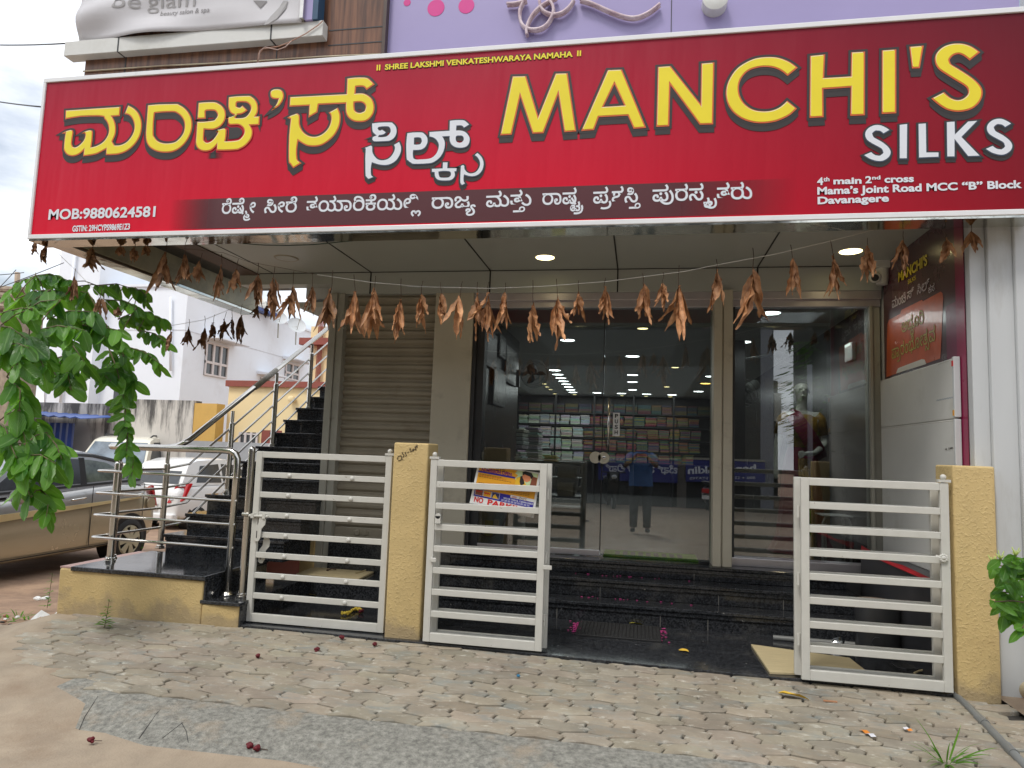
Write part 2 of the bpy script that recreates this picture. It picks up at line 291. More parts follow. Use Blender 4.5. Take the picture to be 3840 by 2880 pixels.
def drymat():
    m,t,N,L,b=nodes('dried_mango_leaf'); b.inputs['Roughness'].default_value=.6
    tc=N.new('ShaderNodeTexCoord'); at=N.new('ShaderNodeAttribute'); at.attribute_name='tone'
    n=N.new('ShaderNodeTexNoise'); n.inputs['Scale'].default_value=22; n.inputs['Detail'].default_value=5; L.new(tc.outputs['Object'],n.inputs['Vector'])
    r=N.new('ShaderNodeValToRGB'); e=r.color_ramp.elements; e[0].position=.32; e[0].color=(.26,.11,.042,1); e[1].position=.62; e[1].color=(.56,.29,.135,1); L.new(n.outputs['Fac'],r.inputs[0])
    mu=N.new('ShaderNodeMix'); mu.data_type='RGBA'; mu.blend_type='MULTIPLY'; mu.inputs['Factor'].default_value=1; L.new(r.outputs[0],mu.inputs['A']); L.new(at.outputs['Color'],mu.inputs['B']); L.new(mu.outputs['Result'],b.inputs['Base Color'])
    bp=N.new('ShaderNodeBump'); bp.inputs['Strength'].default_value=.4; bp.inputs['Distance'].default_value=.004; L.new(n.outputs['Fac'],bp.inputs['Height']); L.new(bp.outputs[0],b.inputs['Normal'])
    return m
m_dry=drymat()
# rain-stained compound wall: black streaks running down from the top
def stained():
    m,t,N,L,b=nodes('rain_stained_plaster'); b.inputs['Roughness'].default_value=.9
    tc=N.new('ShaderNodeTexCoord'); mp=N.new('ShaderNodeMapping'); mp.inputs['Scale'].default_value=(1.5,1.5,.22); L.new(tc.outputs['Object'],mp.inputs[0])
    n=N.new('ShaderNodeTexNoise'); n.inputs['Scale'].default_value=1.6; n.inputs['Detail'].default_value=8; n.inputs['Roughness'].default_value=.7; L.new(mp.outputs[0],n.inputs['Vector'])
    sp=N.new('ShaderNodeSeparateXYZ'); L.new(tc.outputs['Generated'],sp.inputs[0])
    h=N.new('ShaderNodeMapRange'); h.inputs['To Min'].default_value=-.30; h.inputs['To Max'].default_value=.13; L.new(sp.outputs['Z'],h.inputs['Value'])
    ad=mathn(N,'ADD'); L.new(n.outputs['Fac'],ad.inputs[0]); L.new(h.outputs[0],ad.inputs[1])
    r=N.new('ShaderNodeValToRGB'); e=r.color_ramp.elements; e[0].position=.52; e[0].color=(.62,.59,.54,1); e[1].position=.66; e[1].color=(.10,.095,.09,1); L.new(ad.outputs[0],r.inputs[0]); L.new(r.outputs[0],b.inputs['Base Color'])
    return m
m_stain=stained()
OUTLINES={
6:(110,[[54,-2,41,-1,30,4,20,11,13,21,9,34,7,49,9,63,13,75,20,86,30,94,41,98,55,100,70,98,82,93,91,85,98,75,103,49,101,35,97,22,90,12,81,4,69,-1],[55,13,69,15,79,23,84,34,86,49,84,64,78,75,68,83,55,85,45,84,37,80,31,75,27,68,24,49,26,34,32,22,42,15]]),
9:(173,[[84,14,104,15,120,19,133,26,142,36,147,49,149,66,148,74,143,88,139,94,134,97,127,98,118,94,115,90,114,84,115,79,120,71,136,62,136,48,75,48,75,63,110,63,104,70,100,78,99,94,102,100,111,109,118,112,127,113,138,111,148,107,161,90,164,79,165,66,163,44,156,27,144,14,128,5,108,-1,85,-2,61,0,42,6,27,16,16,29,10,44,7,62,9,77,13,90,19,99,28,107,37,111,48,113,57,112,64,109,69,106,74,100,77,86,76,78,73,70,68,64,62,60,53,57,36,56,24,60,16,66,13,70,17,83,26,74,35,70,50,71,57,74,60,79,61,85,58,95,54,98,48,99,38,96,30,89,25,78,23,63,24,53,31,36,37,29,46,23,56,18,69,15]]),
17:(157,[[115,-2,106,-2,92,3,79,20,85,21,74,6,68,2,53,-2,34,-1,25,2,17,7,11,14,7,23,6,33,9,49,14,56,20,61,27,64,36,65,46,64,53,60,58,54,60,46,57,34,43,36,45,42,42,49,36,51,30,50,25,46,22,41,21,34,23,26,27,19,35,15,46,13,58,15,67,20,72,29,74,39,89,39,92,27,97,20,105,15,114,13,123,15,129,21,134,41,132,55,127,67,119,77,96,92,65,99,47,100,49,117,86,112,101,108,125,94,134,85,141,75,146,65,149,53,150,41,149,27,145,16,139,8,132,2,124,-1]]),
19:(161,[[115,-2,106,-2,99,0,93,4,88,8,80,20,86,21,75,6,69,2,54,-2,35,-1,26,2,18,7,12,14,8,23,7,33,10,49,15,56,21,61,28,64,37,65,47,64,54,60,59,54,61,46,58,34,44,36,46,42,43,49,37,51,31,50,26,46,23,41,22,34,24,26,28,19,36,15,47,13,59,15,68,20,73,29,75,39,90,39,93,27,98,20,105,15,113,13,124,16,131,23,135,34,137,50,136,63,133,75,129,84,124,91,116,95,107,97,101,96,95,94,91,90,83,74,68,74,65,84,59,91,52,95,42,97,35,96,30,93,27,89,26,82,28,75,12,71,10,78,10,85,12,96,18,105,28,111,42,113,49,112,62,108,68,104,77,93,75,93,82,102,91,108,109,113,121,111,131,106,140,97,147,85,152,69,153,50,152,33,148,20,142,10,134,3,125,-1]]),
23:(115,[[57,-2,44,-1,32,2,17,15,13,24,12,41,16,52,25,61,30,64,33,61,7,61,7,75,49,75,54,82,54,88,51,95,60,97,67,95,70,87,70,82,67,75,108,75,108,61,81,62,84,64,98,53,103,41,102,24,98,15,92,8,82,2,71,-1],[57,13,71,15,80,20,85,28,87,37,84,50,80,55,74,58,57,61,41,58,31,50,28,44,29,27,35,20,44,15],[7,95,7,110,76,110,86,112,91,116,93,124,90,136,86,143,80,149,93,158,101,148,106,139,109,122,108,113,101,103,95,99,81,95]]),
30:(155,[[112,-2,101,-1,92,3,83,10,76,21,82,21,72,7,60,0,52,-2,33,-1,25,2,18,7,11,20,10,27,13,42,23,54,50,74,53,78,54,88,51,94,43,98,31,97,25,94,22,90,21,84,22,78,25,73,11,66,7,76,5,86,6,93,13,105,28,112,38,113,49,112,64,104,70,91,69,78,64,66,31,40,27,35,26,28,28,21,31,17,37,14,45,13,56,15,64,20,69,29,72,39,87,39,89,27,95,20,103,15,112,13,122,15,128,19,133,31,128,47,124,51,138,61,143,54,148,39,149,30,148,21,145,13,140,7,133,2,124,-1],[103,62,93,63,75,70,63,82,56,94,63,102,73,90,83,82,93,78,102,77,110,78,116,81,120,86,121,97,117,108,133,113,135,109,137,94,136,84,129,70,114,63]]),
38:(124,[[62,-2,49,-2,37,1,20,10,14,16,7,32,7,49,8,52,24,50,23,48,24,32,30,22,42,16,61,13,73,14,89,19,95,23,101,32,102,36,102,46,100,54,97,58,90,63,79,67,60,65,57,59,58,55,64,51,76,51,85,57,90,66,89,79,82,90,68,97,91,98,97,94,101,87,104,80,105,71,103,60,96,46,83,39,68,36,57,38,48,42,43,49,41,59,44,70,53,78,61,80,77,80,96,75,107,67,116,51,117,41,114,23,103,9,96,4,75,-2],[8,95,8,110,84,110,94,112,100,118,101,124,100,130,97,136,88,149,101,158,113,139,116,131,117,122,115,113,109,103,103,99,89,95]]),
40:(153,[[43,-2,29,0,18,9,11,24,8,44,9,56,16,77,22,85,30,92,39,97,42,95,8,95,8,110,111,110,121,112,128,118,128,130,121,143,115,149,128,158,136,148,141,139,144,131,145,122,141,108,134,101,117,95,117,97,132,84,137,76,144,56,145,44,142,24,135,9,124,0,101,-2,94,0,83,7,73,21,80,22,75,13,69,6,63,2,57,-1],[45,13,54,15,62,20,69,39,84,39,87,27,92,20,99,15,107,13,116,15,123,20,127,29,128,43,127,54,125,63,116,80,109,86,100,91,90,94,79,95,64,94,53,91,45,87,38,81,32,73,28,64,25,44,26,30,30,20,37,15]]),
43:(158,[[45,-2,35,-1,25,2,17,7,11,14,7,23,6,33,7,42,14,56,20,61,28,64,37,65,46,64,54,60,58,54,60,43,59,37,57,34,44,36,45,42,43,49,36,51,30,50,23,41,22,34,23,26,28,19,36,15,47,13,59,15,67,20,72,29,74,39,90,39,92,27,98,20,105,15,114,13,120,14,129,20,134,32,134,38,130,57,125,67,117,77,131,87,140,76,146,65,149,53,150,40,149,26,146,16,140,8,133,2,124,-1,106,-2,93,3,88,8,79,20,85,21,74,6,68,2,54,-2],[80,59,72,63,69,71,72,80,80,83,89,80,92,71,89,63,85,60],[6,95,6,110,117,110,127,112,132,116,134,124,131,136,127,143,121,149,134,158,142,148,150,131,149,113,142,103,137,99,130,97,122,95]]),
47:(231,[[45,-2,35,-1,25,2,17,7,11,14,7,23,6,33,7,42,14,56,20,61,28,64,37,65,46,64,54,60,58,54,60,43,59,37,57,34,44,36,45,42,43,49,36,51,30,50,22,41,21,34,23,26,28,19,36,15,47,13,59,15,67,20,72,29,74,39,90,39,92,27,98,20,105,15,114,13,124,15,130,21,133,29,134,38,133,50,130,60,125,69,112,84,104,90,88,95,118,97,128,90,142,72,147,62,149,51,150,40,149,26,146,16,140,8,133,2,124,-1,106,-2,93,3,88,8,79,20,85,21,74,6,68,2,54,-2],[6,95,6,110,117,110,127,112,132,116,134,124,131,136,127,143,121,149,134,158,142,148,150,131,149,113,142,103,137,99,130,97,122,95],[182,-2,167,0,155,5,144,14,135,25,145,35,153,26,162,19,171,15,182,13,193,15,201,21,206,30,207,42,206,55,202,67,189,85,168,98,177,113,190,106,210,86,218,73,222,59,224,43,223,31,219,20,213,10,205,4,195,-1]]),
48:(267,[[62,-2,48,-1,37,3,27,9,20,17,11,35,8,56,10,71,15,85,23,96,33,105,46,111,61,113,75,111,86,107,96,101,103,93,108,84,112,75,114,65,113,39,108,25,100,14,89,5,77,-1],[61,13,81,18,88,24,97,43,98,56,97,67,94,77,89,85,81,92,72,96,61,97,51,96,42,92,35,86,29,78,24,55,29,32,34,24,42,18],[144,-2,130,0,118,5,107,14,97,25,108,35,116,26,125,19,134,15,144,13,155,15,163,21,168,30,170,42,169,55,165,66,159,76,150,84,140,91,129,95,156,96,165,90,179,74,186,55,186,35,182,19,172,6,155,-1],[218,-2,203,0,191,5,180,14,171,25,181,35,189,26,198,19,207,15,218,13,229,15,237,21,242,30,243,42,242,55,238,67,225,85,204,98,213,113,226,106,246,86,254,73,258,59,260,43,259,31,255,20,249,10,241,4,231,-1],[185,122,181,108,171,99,156,95,120,95,120,110,152,110,161,112,168,118,168,130,161,143,155,149,168,158,176,148,181,139,184,131]]),
49:(130,[[65,-2,50,-1,36,4,25,11,16,22,10,35,8,51,9,62,15,79,20,87,26,93,34,98,37,95,8,95,8,110,89,110,99,112,104,116,106,124,103,136,99,143,93,149,106,158,114,148,119,139,122,118,118,108,114,103,104,97,99,96,98,98,111,86,116,79,119,71,122,51,120,36,115,23,107,13,96,4,82,-1],[65,14,78,15,88,19,96,26,101,34,106,54,104,66,100,76,94,85,76,94,66,95,54,94,44,90,36,84,30,76,26,66,25,54,28,37,36,24,49,16]]),
53:(159,[[45,-2,35,-1,25,2,17,7,11,14,7,23,6,33,7,42,14,56,20,61,28,64,37,65,46,64,54,60,58,54,60,43,59,37,57,34,44,36,45,42,43,49,36,51,30,50,23,41,22,34,23,26,28,19,36,15,47,13,59,15,67,20,72,29,74,39,90,39,92,27,98,20,105,15,114,13,124,15,130,21,133,29,134,38,133,50,130,60,125,69,112,84,104,90,88,95,118,97,128,90,142,72,147,62,149,51,150,40,149,26,146,16,140,8,133,2,124,-1,106,-2,93,3,88,8,79,20,85,21,74,6,68,2,54,-2],[6,95,6,110,117,110,127,112,132,116,134,124,131,136,127,143,121,149,134,158,142,148,150,131,149,113,142,103,137,99,130,97,122,95]]),
54:(126,[[54,-2,28,1,19,6,12,13,8,21,6,32,11,49,17,54,34,61,53,64,64,68,68,71,70,81,68,89,65,92,57,95,41,94,37,92,33,82,36,73,21,67,17,79,18,89,20,94,32,102,53,105,68,102,75,98,80,93,83,86,84,79,83,70,80,62,75,57,60,50,41,47,29,43,23,36,23,27,30,18,44,14,54,13,68,15,80,18,89,24,96,31,100,41,102,53,101,65,98,74,94,82,78,96,79,100,92,100,107,87,112,79,118,62,116,37,111,23,102,12,89,4,73,-1],[6,95,6,110,86,110,95,112,100,116,102,124,99,136,95,143,89,149,102,158,110,148,115,139,118,122,117,113,110,103,100,97,87,95,50,97,30,95]]),
55:(160,[[45,-2,35,-1,25,2,17,7,11,14,7,23,6,33,7,42,14,56,20,61,28,64,37,65,46,64,54,60,58,54,60,43,59,37,57,34,44,36,45,42,43,49,36,51,30,50,23,41,22,34,23,26,28,19,36,15,47,13,59,15,67,20,72,29,74,39,90,39,92,27,98,19,105,15,115,13,122,14,128,16,132,20,136,31,136,38,135,48,132,57,127,67,119,77,133,87,147,65,151,53,152,40,151,27,148,17,143,9,127,-1,107,-2,93,3,88,8,79,20,85,21,74,6,68,2,54,-2],[80,59,72,63,69,71,72,80,80,83,89,80,92,71,89,63,85,60],[138,-11,95,53,108,61,152,-2],[6,95,6,110,119,110,129,112,134,116,136,124,133,136,129,143,123,149,136,158,144,148,152,131,152,118,151,113,148,108,139,99,124,95]]),
56:(142,[[97,-2,87,-1,73,6,63,18,47,42,36,46,30,45,26,42,23,36,22,30,25,16,32,3,17,-3,9,12,7,21,6,29,7,38,10,46,21,57,28,60,36,61,44,60,56,55,61,51,82,19,92,14,98,13,107,15,113,21,118,39,117,48,114,57,109,67,101,77,114,87,123,76,129,65,133,54,134,41,132,22,124,9,112,0],[68,63,60,66,57,70,57,79,64,86,68,87,73,86,79,79,80,75,79,70,76,66],[6,95,6,110,101,110,111,112,116,116,118,124,115,136,111,143,105,149,118,158,126,148,131,139,134,118,130,108,126,103,120,99,106,95]]),
60:(90,[[81,48,80,33,76,21,70,11,62,4,52,-1,39,-2,29,-1,20,2,14,7,6,21,5,30,8,44,11,49,16,53,27,56,34,55,41,48,42,42,41,37,39,33,36,31,31,30,26,31,23,33,20,42,22,42,20,40,19,34,20,24,24,18,30,14,39,12,47,13,53,16,58,21,62,28,64,37,65,48,64,59,59,76,50,86,39,92,12,95,-50,95,-50,110,28,110,48,106,62,98,73,84,78,74]]),
63:(73,[[23,-2,9,0,-3,5,-14,14,-24,25,-14,35,4,19,13,15,24,13,34,15,42,21,47,30,49,42,48,55,44,67,30,85,21,92,10,98,18,113,31,106,43,96,52,86,59,73,64,59,65,43,64,31,61,20,55,10,47,4,36,-1]]),
64:(149,[[18,-2,6,-1,-5,5,-15,13,-24,23,-14,34,2,18,10,15,18,13,26,15,31,18,34,24,35,31,33,59,35,79,40,90,47,100,58,107,70,111,83,113,109,108,127,94,134,84,138,73,141,61,142,48,137,21,130,11,122,4,112,-1,99,-2,89,-1,80,2,74,7,69,14,66,21,65,30,66,38,68,44,76,53,87,56,94,55,101,48,102,37,99,33,91,30,87,31,83,33,80,42,82,42,79,31,84,18,90,14,99,12,107,13,113,16,118,21,122,28,125,47,124,60,121,72,115,82,107,90,97,95,84,97,74,96,66,93,59,88,54,81,51,73,50,63,51,31,50,20,46,12,41,5,34,1,26,-2]]),
65:(25,[[-21,-83,-34,-82,-44,-78,-52,-72,-58,-64,-62,-55,-63,-44,-62,-36,-59,-28,-55,-21,-49,-16,-41,-13,-33,-12,-26,-13,-15,-18,-12,-22,-10,-33,-11,-42,-16,-48,-24,-53,-35,-54,-45,-53,-53,-50,-55,-35,-43,-42,-27,-40,-25,-37,-24,-29,-33,-24,-42,-27,-45,-30,-49,-38,-47,-55,-42,-63,-34,-68,-22,-69,-3,-66,4,-61,9,-54,13,-44,14,-31,13,-21,11,-11,3,7,17,14,28,-14,29,-31,26,-54,16,-70,0,-80]]),
74:(82,[[76,86,75,78,72,70,67,64,61,60,52,57,41,56,31,57,23,60,11,70,16,83,25,74,34,70,49,71,55,74,59,79,60,85,57,95,52,98,46,99,41,98,30,91,26,84,23,67,24,52,28,42,34,33,42,25,52,18,63,13,54,-2,41,5,30,14,20,24,13,36,9,49,7,65,8,78,12,90,19,100,27,107,36,111,47,113,56,112,69,105,73,100,76,93]]),
96:(35,[[8,-74,-6,-72,-15,-67,-21,-60,-23,-51,-22,-45,-17,-36,-12,-32,-12,-34,-27,-34,-27,-21,5,-21,2,-23,9,-10,9,0,8,5,3,15,18,19,23,8,25,-4,22,-16,17,-24,17,-21,44,-21,44,-34,27,-34,28,-33,33,-36,38,-45,39,-50,37,-60,31,-67,22,-72],[8,-61,16,-60,21,-57,24,-53,25,-48,24,-42,21,-38,15,-35,8,-34,1,-35,-5,-38,-8,-42,-9,-48,-8,-53,-5,-57,1,-60]]),
111:(13,[[20,-35,20,-42,15,-51,11,-55,-3,-61,-89,-62,-89,-47,-25,-47,-30,-51,-34,-40,-33,-29,-31,-23,-28,-18,-15,-11,-7,-10,5,-12,13,-17,18,-25],[-20,-37,-15,-52,-22,-47,-5,-47,1,-44,4,-41,5,-31,2,-27,-2,-25,-7,-24,-12,-25,-19,-32]]),
114:(13,[[-45,-74,-52,-73,-62,-66,-67,-54,-66,-37,-62,-28,-55,-21,-35,-12,-23,-11,-10,-12,10,-21,16,-28,20,-37,22,-47,20,-60,12,-70,7,-73,-1,-74,-11,-72,-19,-67,-26,-57,-20,-57,-30,-70,-34,-72],[-42,-61,-34,-57,-31,-53,-29,-46,-16,-46,-11,-57,-3,-61,2,-60,5,-58,7,-54,8,-48,7,-41,4,-35,-6,-27,-21,-24,-39,-27,-45,-30,-49,-35,-52,-41,-53,-48,-50,-58],[-30,-92,-29,-71,-16,-71,-15,-92]]),
120:(50,[[26,-81,8,-79,-5,-72,-13,-61,-15,-47,-14,-39,-11,-31,-7,-25,0,-19,17,-12,29,-11,39,-12,48,-16,54,-23,56,-33,55,-41,50,-48,42,-52,24,-53,13,-47,8,-37,7,-30,10,-10,10,2,9,6,1,12,11,25,22,15,25,9,26,2,21,-25,22,-35,24,-38,28,-40,36,-40,41,-36,41,-29,39,-26,35,-24,30,-23,11,-27,2,-35,0,-40,-1,-47,1,-56,6,-62,15,-66,26,-68,44,-65,53,-61,60,-55,71,-66,51,-78]]),
121:(52,[[-1,-82,-13,-81,-22,-78,-28,-74,-35,-64,-34,-50,-24,-41,-11,-33,-8,-28,-10,-24,-21,-23,-27,-29,-25,-34,-38,-38,-41,-27,-39,-21,-34,-16,-27,-12,-16,-11,-3,-13,4,-19,5,-23,6,-28,3,-38,-4,-44,-19,-53,-21,-55,-21,-61,-19,-64,-15,-66,-6,-68,9,-67,17,-65,23,-61,27,-57,30,-51,30,-39,24,-28,6,-5,3,7,6,18,10,22,26,27,35,26,43,22,48,16,51,6,37,4,33,12,29,14,23,14,18,10,18,2,40,-24,43,-30,46,-46,45,-55,37,-69,31,-73,16,-80]]),
122:(27,[[25,-11,23,-26,17,-38,7,-47,-7,-54,-23,-58,-42,-59,-50,-59,-75,-55,-71,-41,-57,-44,-42,-45,-19,-42,-3,-36,6,-25,9,-11,9,-4,2,12,16,19,23,3,25,-4]]),
124:(13,[[-48,-13,-37,-15,-30,-21,-22,-32,-29,-31,-19,-18,-3,-13,4,-14,10,-17,19,-26,21,-32,22,-39,21,-46,16,-59,3,-72,-7,-61,4,-52,7,-46,8,-40,7,-35,5,-31,1,-28,-4,-27,-10,-28,-18,-37,-19,-44,-33,-44,-34,-37,-38,-32,-42,-28,-48,-27,-53,-28,-59,-35,-58,-46,-51,-56,-45,-61,-54,-72,-67,-58,-72,-49,-73,-32,-67,-21,-62,-17,-56,-14]]),
129:(24,[[1,-66,-14,-63,-19,-60,-36,-39,-43,-33,-47,-32,-55,-35,-58,-43,-56,-52,-50,-62,-64,-66,-70,-56,-73,-43,-71,-34,-66,-26,-58,-21,-48,-19,-31,-24,-20,-36,-13,-46,-7,-51,-3,-53,1,-53,11,-50,14,-46,16,-36,15,-23,8,-2,2,7,15,14,24,0,31,-23,30,-43,27,-52,22,-58,9,-65]]),
152:(158,[[45,-2,35,-1,25,2,17,7,11,14,7,23,6,33,7,42,14,56,20,61,28,64,37,65,46,64,54,60,58,54,60,43,59,37,57,34,44,36,45,42,43,49,36,51,30,50,23,41,22,34,23,26,28,19,36,15,47,13,59,15,67,20,72,29,74,39,90,39,92,27,98,20,105,15,114,13,120,14,129,20,134,32,134,38,130,57,125,67,117,77,131,87,140,76,146,65,149,53,150,40,149,26,146,16,140,8,133,2,124,-1,106,-2,93,3,88,8,79,20,85,21,74,6,68,2,54,-2],[80,59,72,63,69,71,72,80,80,83,89,80,92,71,89,63,85,60],[6,95,6,110,128,110,128,95]]),
153:(158,[[45,-2,35,-1,25,2,17,7,11,14,7,23,6,33,7,42,14,56,20,61,28,64,37,65,46,64,54,60,58,54,60,43,59,37,57,34,44,36,45,42,43,49,36,51,30,50,23,41,22,34,23,26,28,19,36,15,47,13,59,15,67,20,72,29,74,39,90,39,92,27,98,20,105,15,114,13,120,14,129,20,134,32,134,38,130,57,125,67,117,77,131,87,140,76,146,65,149,53,150,40,149,26,146,16,140,8,133,2,124,-1,106,-2,93,3,88,8,79,20,85,21,74,6,68,2,54,-2],[73,-29,74,3,90,3,91,-29],[80,59,72,63,69,71,72,80,80,83,89,80,92,71,89,63,85,60],[6,95,6,110,128,110,128,95]]),
157:(267,[[62,-2,48,-1,37,3,27,9,20,17,11,35,8,56,10,71,15,85,23,96,33,105,46,111,61,113,75,111,86,107,96,101,103,93,108,84,112,75,114,65,113,39,108,25,100,14,89,5,77,-1],[61,13,81,18,88,24,97,43,98,56,97,67,94,77,89,85,81,92,72,96,61,97,51,96,42,92,35,86,29,78,24,55,29,32,34,24,42,18],[144,-2,130,0,118,5,107,14,97,25,108,35,116,26,125,19,134,15,144,13,155,15,163,21,168,30,170,42,169,55,165,66,159,76,150,84,140,91,129,95,156,97,173,83,179,74,186,55,186,35,182,19,172,6,155,-1],[218,-2,203,0,191,5,180,14,171,25,181,35,189,26,198,19,207,15,218,13,229,15,237,21,242,30,243,42,242,55,238,66,232,76,224,84,214,91,202,95,230,96,239,90,252,74,259,55,260,43,258,27,251,12,245,6,238,2,229,-1],[120,95,120,110,152,110,161,112,168,118,168,130,161,143,155,149,168,158,176,148,184,131,185,122,181,108,171,99,156,95],[196,95,196,110,237,110,237,95]]),
158:(130,[[65,-2,50,-1,36,4,25,11,16,22,10,35,8,51,9,62,15,79,20,87,26,93,34,98,37,95,8,95,8,110,100,110,100,95,99,95,99,97,111,85,116,78,119,70,122,51,120,36,115,23,107,13,96,4,82,-1],[65,14,78,15,88,19,96,26,101,34,106,54,104,66,100,76,94,85,76,94,66,95,54,94,44,90,36,84,30,76,26,66,25,54,28,37,36,24,49,16]]),
168:(177,[[57,-2,44,-1,32,2,17,15,13,24,12,41,16,52,25,61,30,64,33,61,7,61,7,75,49,75,54,82,54,88,51,95,60,97,67,95,70,87,70,82,67,75,108,75,108,61,81,62,84,64,98,53,103,41,102,24,98,15,92,8,82,2,71,-1],[57,13,71,15,80,20,85,28,87,37,84,50,80,55,74,58,57,61,41,58,31,50,28,44,29,27,35,20,44,15],[7,95,7,110,85,110,85,95],[145,59,133,61,123,68,117,79,115,94,116,109,120,119,126,128,134,134,144,138,163,139,180,133,171,120,158,125,147,124,137,119,130,106,131,85,134,78,139,74,150,73,157,78,157,86,155,90,151,93,144,95,82,95,82,110,146,110,160,106,165,102,171,94,173,83,171,73,165,65,156,61]]),
170:(192,[[100,110,100,95,93,95,94,96,104,87,115,65,118,52,120,26,120,0,101,0,101,40,98,62,91,79,84,88,76,93,65,95,57,94,50,91,44,86,36,73,31,60,29,47,28,0,10,0,10,25,12,55,16,68,21,80,29,90,40,98,43,95,9,95,9,110],[160,59,147,61,138,68,131,79,129,94,130,109,134,119,140,128,148,134,158,138,177,139,194,133,186,120,173,125,162,124,156,122,151,119,147,113,145,106,144,93,145,85,148,78,153,74,165,73,169,75,172,83,170,90,166,93,159,95,97,95,97,110,160,110,174,106,183,99,187,89,185,73,180,65,171,61]]),
189:(221,[[45,-2,35,-1,25,2,17,7,11,14,7,23,6,33,7,42,14,56,20,61,28,64,37,65,46,64,54,60,58,54,60,43,59,37,57,34,44,36,45,42,43,49,36,51,30,50,23,41,22,34,23,26,28,19,36,15,47,13,59,15,67,20,72,29,74,39,90,39,92,27,98,20,105,15,114,13,120,14,129,20,134,32,134,38,130,57,125,67,117,77,131,87,140,76,146,65,149,53,150,40,149,26,146,16,140,8,133,2,124,-1,106,-2,93,3,88,8,79,20,85,21,74,6,68,2,54,-2],[73,-29,74,3,90,3,91,-29],[80,59,72,63,69,71,72,80,80,83,89,80,92,71,89,63,85,60],[6,95,6,110,128,110,128,95],[189,59,176,61,166,68,160,79,158,96,159,109,163,119,169,128,177,134,187,138,206,139,223,133,214,120,201,125,191,124,180,119,176,113,174,106,173,93,174,85,177,78,182,74,194,73,198,75,201,83,199,90,195,93,188,95,125,95,125,110,189,110,203,106,212,99,216,89,214,73,208,65,200,61]]),
196:(218,[[76,-2,56,0,39,6,25,16,15,28,9,44,7,62,12,89,19,99,27,106,37,111,48,113,57,112,64,109,69,106,74,100,76,94,77,86,76,78,73,70,68,64,62,60,53,57,42,56,31,57,22,62,24,76,28,73,38,70,50,71,57,74,60,79,61,85,58,95,54,98,48,99,42,98,36,95,31,90,27,83,24,74,23,61,25,49,29,37,37,28,47,20,61,15,77,14,92,15,106,19,116,25,124,33,128,44,130,56,128,70,122,82,113,91,101,99,111,109,121,103,130,95,137,87,142,78,145,68,146,56,145,41,139,27,130,15,116,6,99,0],[88,95,88,110,124,110,124,95],[186,59,174,61,164,68,158,79,155,94,157,109,160,119,167,128,175,134,185,138,203,139,220,133,212,120,199,125,188,124,182,122,177,119,171,106,170,93,171,85,174,78,180,74,191,73,195,75,198,83,196,90,192,93,185,95,123,95,123,110,187,110,200,106,206,102,209,99,213,89,211,73,206,65,197,61]]),
201:(204,[[97,-2,87,-1,73,6,63,18,47,42,36,46,30,45,26,42,23,36,22,30,25,16,32,3,17,-3,9,12,7,21,6,29,7,38,10,46,21,57,28,60,36,61,44,60,56,55,61,51,82,19,92,14,98,13,107,15,113,21,118,39,117,48,114,57,109,67,101,77,114,87,123,76,129,65,133,54,134,41,132,22,124,9,112,0],[68,63,60,66,57,70,57,79,64,86,68,87,73,86,79,79,80,75,79,70,76,66],[6,95,6,110,112,110,112,95],[172,59,160,61,150,68,144,79,141,94,143,109,146,119,153,128,161,134,171,138,189,139,206,133,198,120,185,125,174,124,168,122,163,119,157,106,156,93,157,85,160,78,166,74,177,73,181,75,184,83,182,90,178,93,171,95,109,95,109,110,173,110,186,106,192,102,195,99,199,89,197,73,192,65,183,61]]),
210:(159,[[112,-2,104,-2,91,3,86,7,76,21,82,21,72,7,60,0,52,-2,33,-1,25,2,18,7,11,20,10,27,13,42,23,54,50,74,53,78,54,88,51,94,43,98,31,97,25,94,22,90,21,84,22,78,25,73,11,66,7,76,5,86,6,93,13,105,28,112,38,113,49,112,58,108,64,103,68,98,70,91,70,78,64,66,31,40,27,35,26,28,28,21,31,17,37,14,45,13,56,15,64,20,69,29,71,39,87,39,89,27,95,20,103,15,112,13,122,15,128,19,131,25,133,32,132,39,127,50,122,55,110,63,121,70,136,60,146,47,148,40,149,31,148,22,145,14,140,7,133,2,124,-1],[88,61,88,75,153,75,153,61,132,62],[112,70,107,75,120,81,126,86,130,92,133,106,132,113,127,123,118,128,112,129,106,128,99,123,99,115,103,111,108,109,119,110,125,113,135,123,141,114,130,102,118,97,103,96,92,101,87,105,84,111,83,118,85,127,91,135,100,141,112,142,123,141,132,137,138,132,144,124,147,115,148,106,147,96,144,87,139,80,133,74]]),
230:(130,[[65,-2,50,-1,36,4,25,11,16,22,10,37,8,55,13,77,18,86,33,101,43,106,53,109,72,110,86,106,93,102,105,91,97,107,92,114,79,126,71,130,55,133,43,132,36,128,32,123,31,116,32,108,38,100,27,89,22,95,15,110,14,117,16,128,20,136,26,141,34,146,43,148,53,149,68,147,80,143,91,136,100,128,114,106,118,94,122,70,120,40,115,25,107,13,96,4,82,-1],[65,14,78,15,88,19,96,26,101,34,106,54,104,66,100,76,94,84,86,90,76,94,66,95,54,94,44,90,36,84,30,76,26,66,25,54,28,37,36,24,49,16]]),
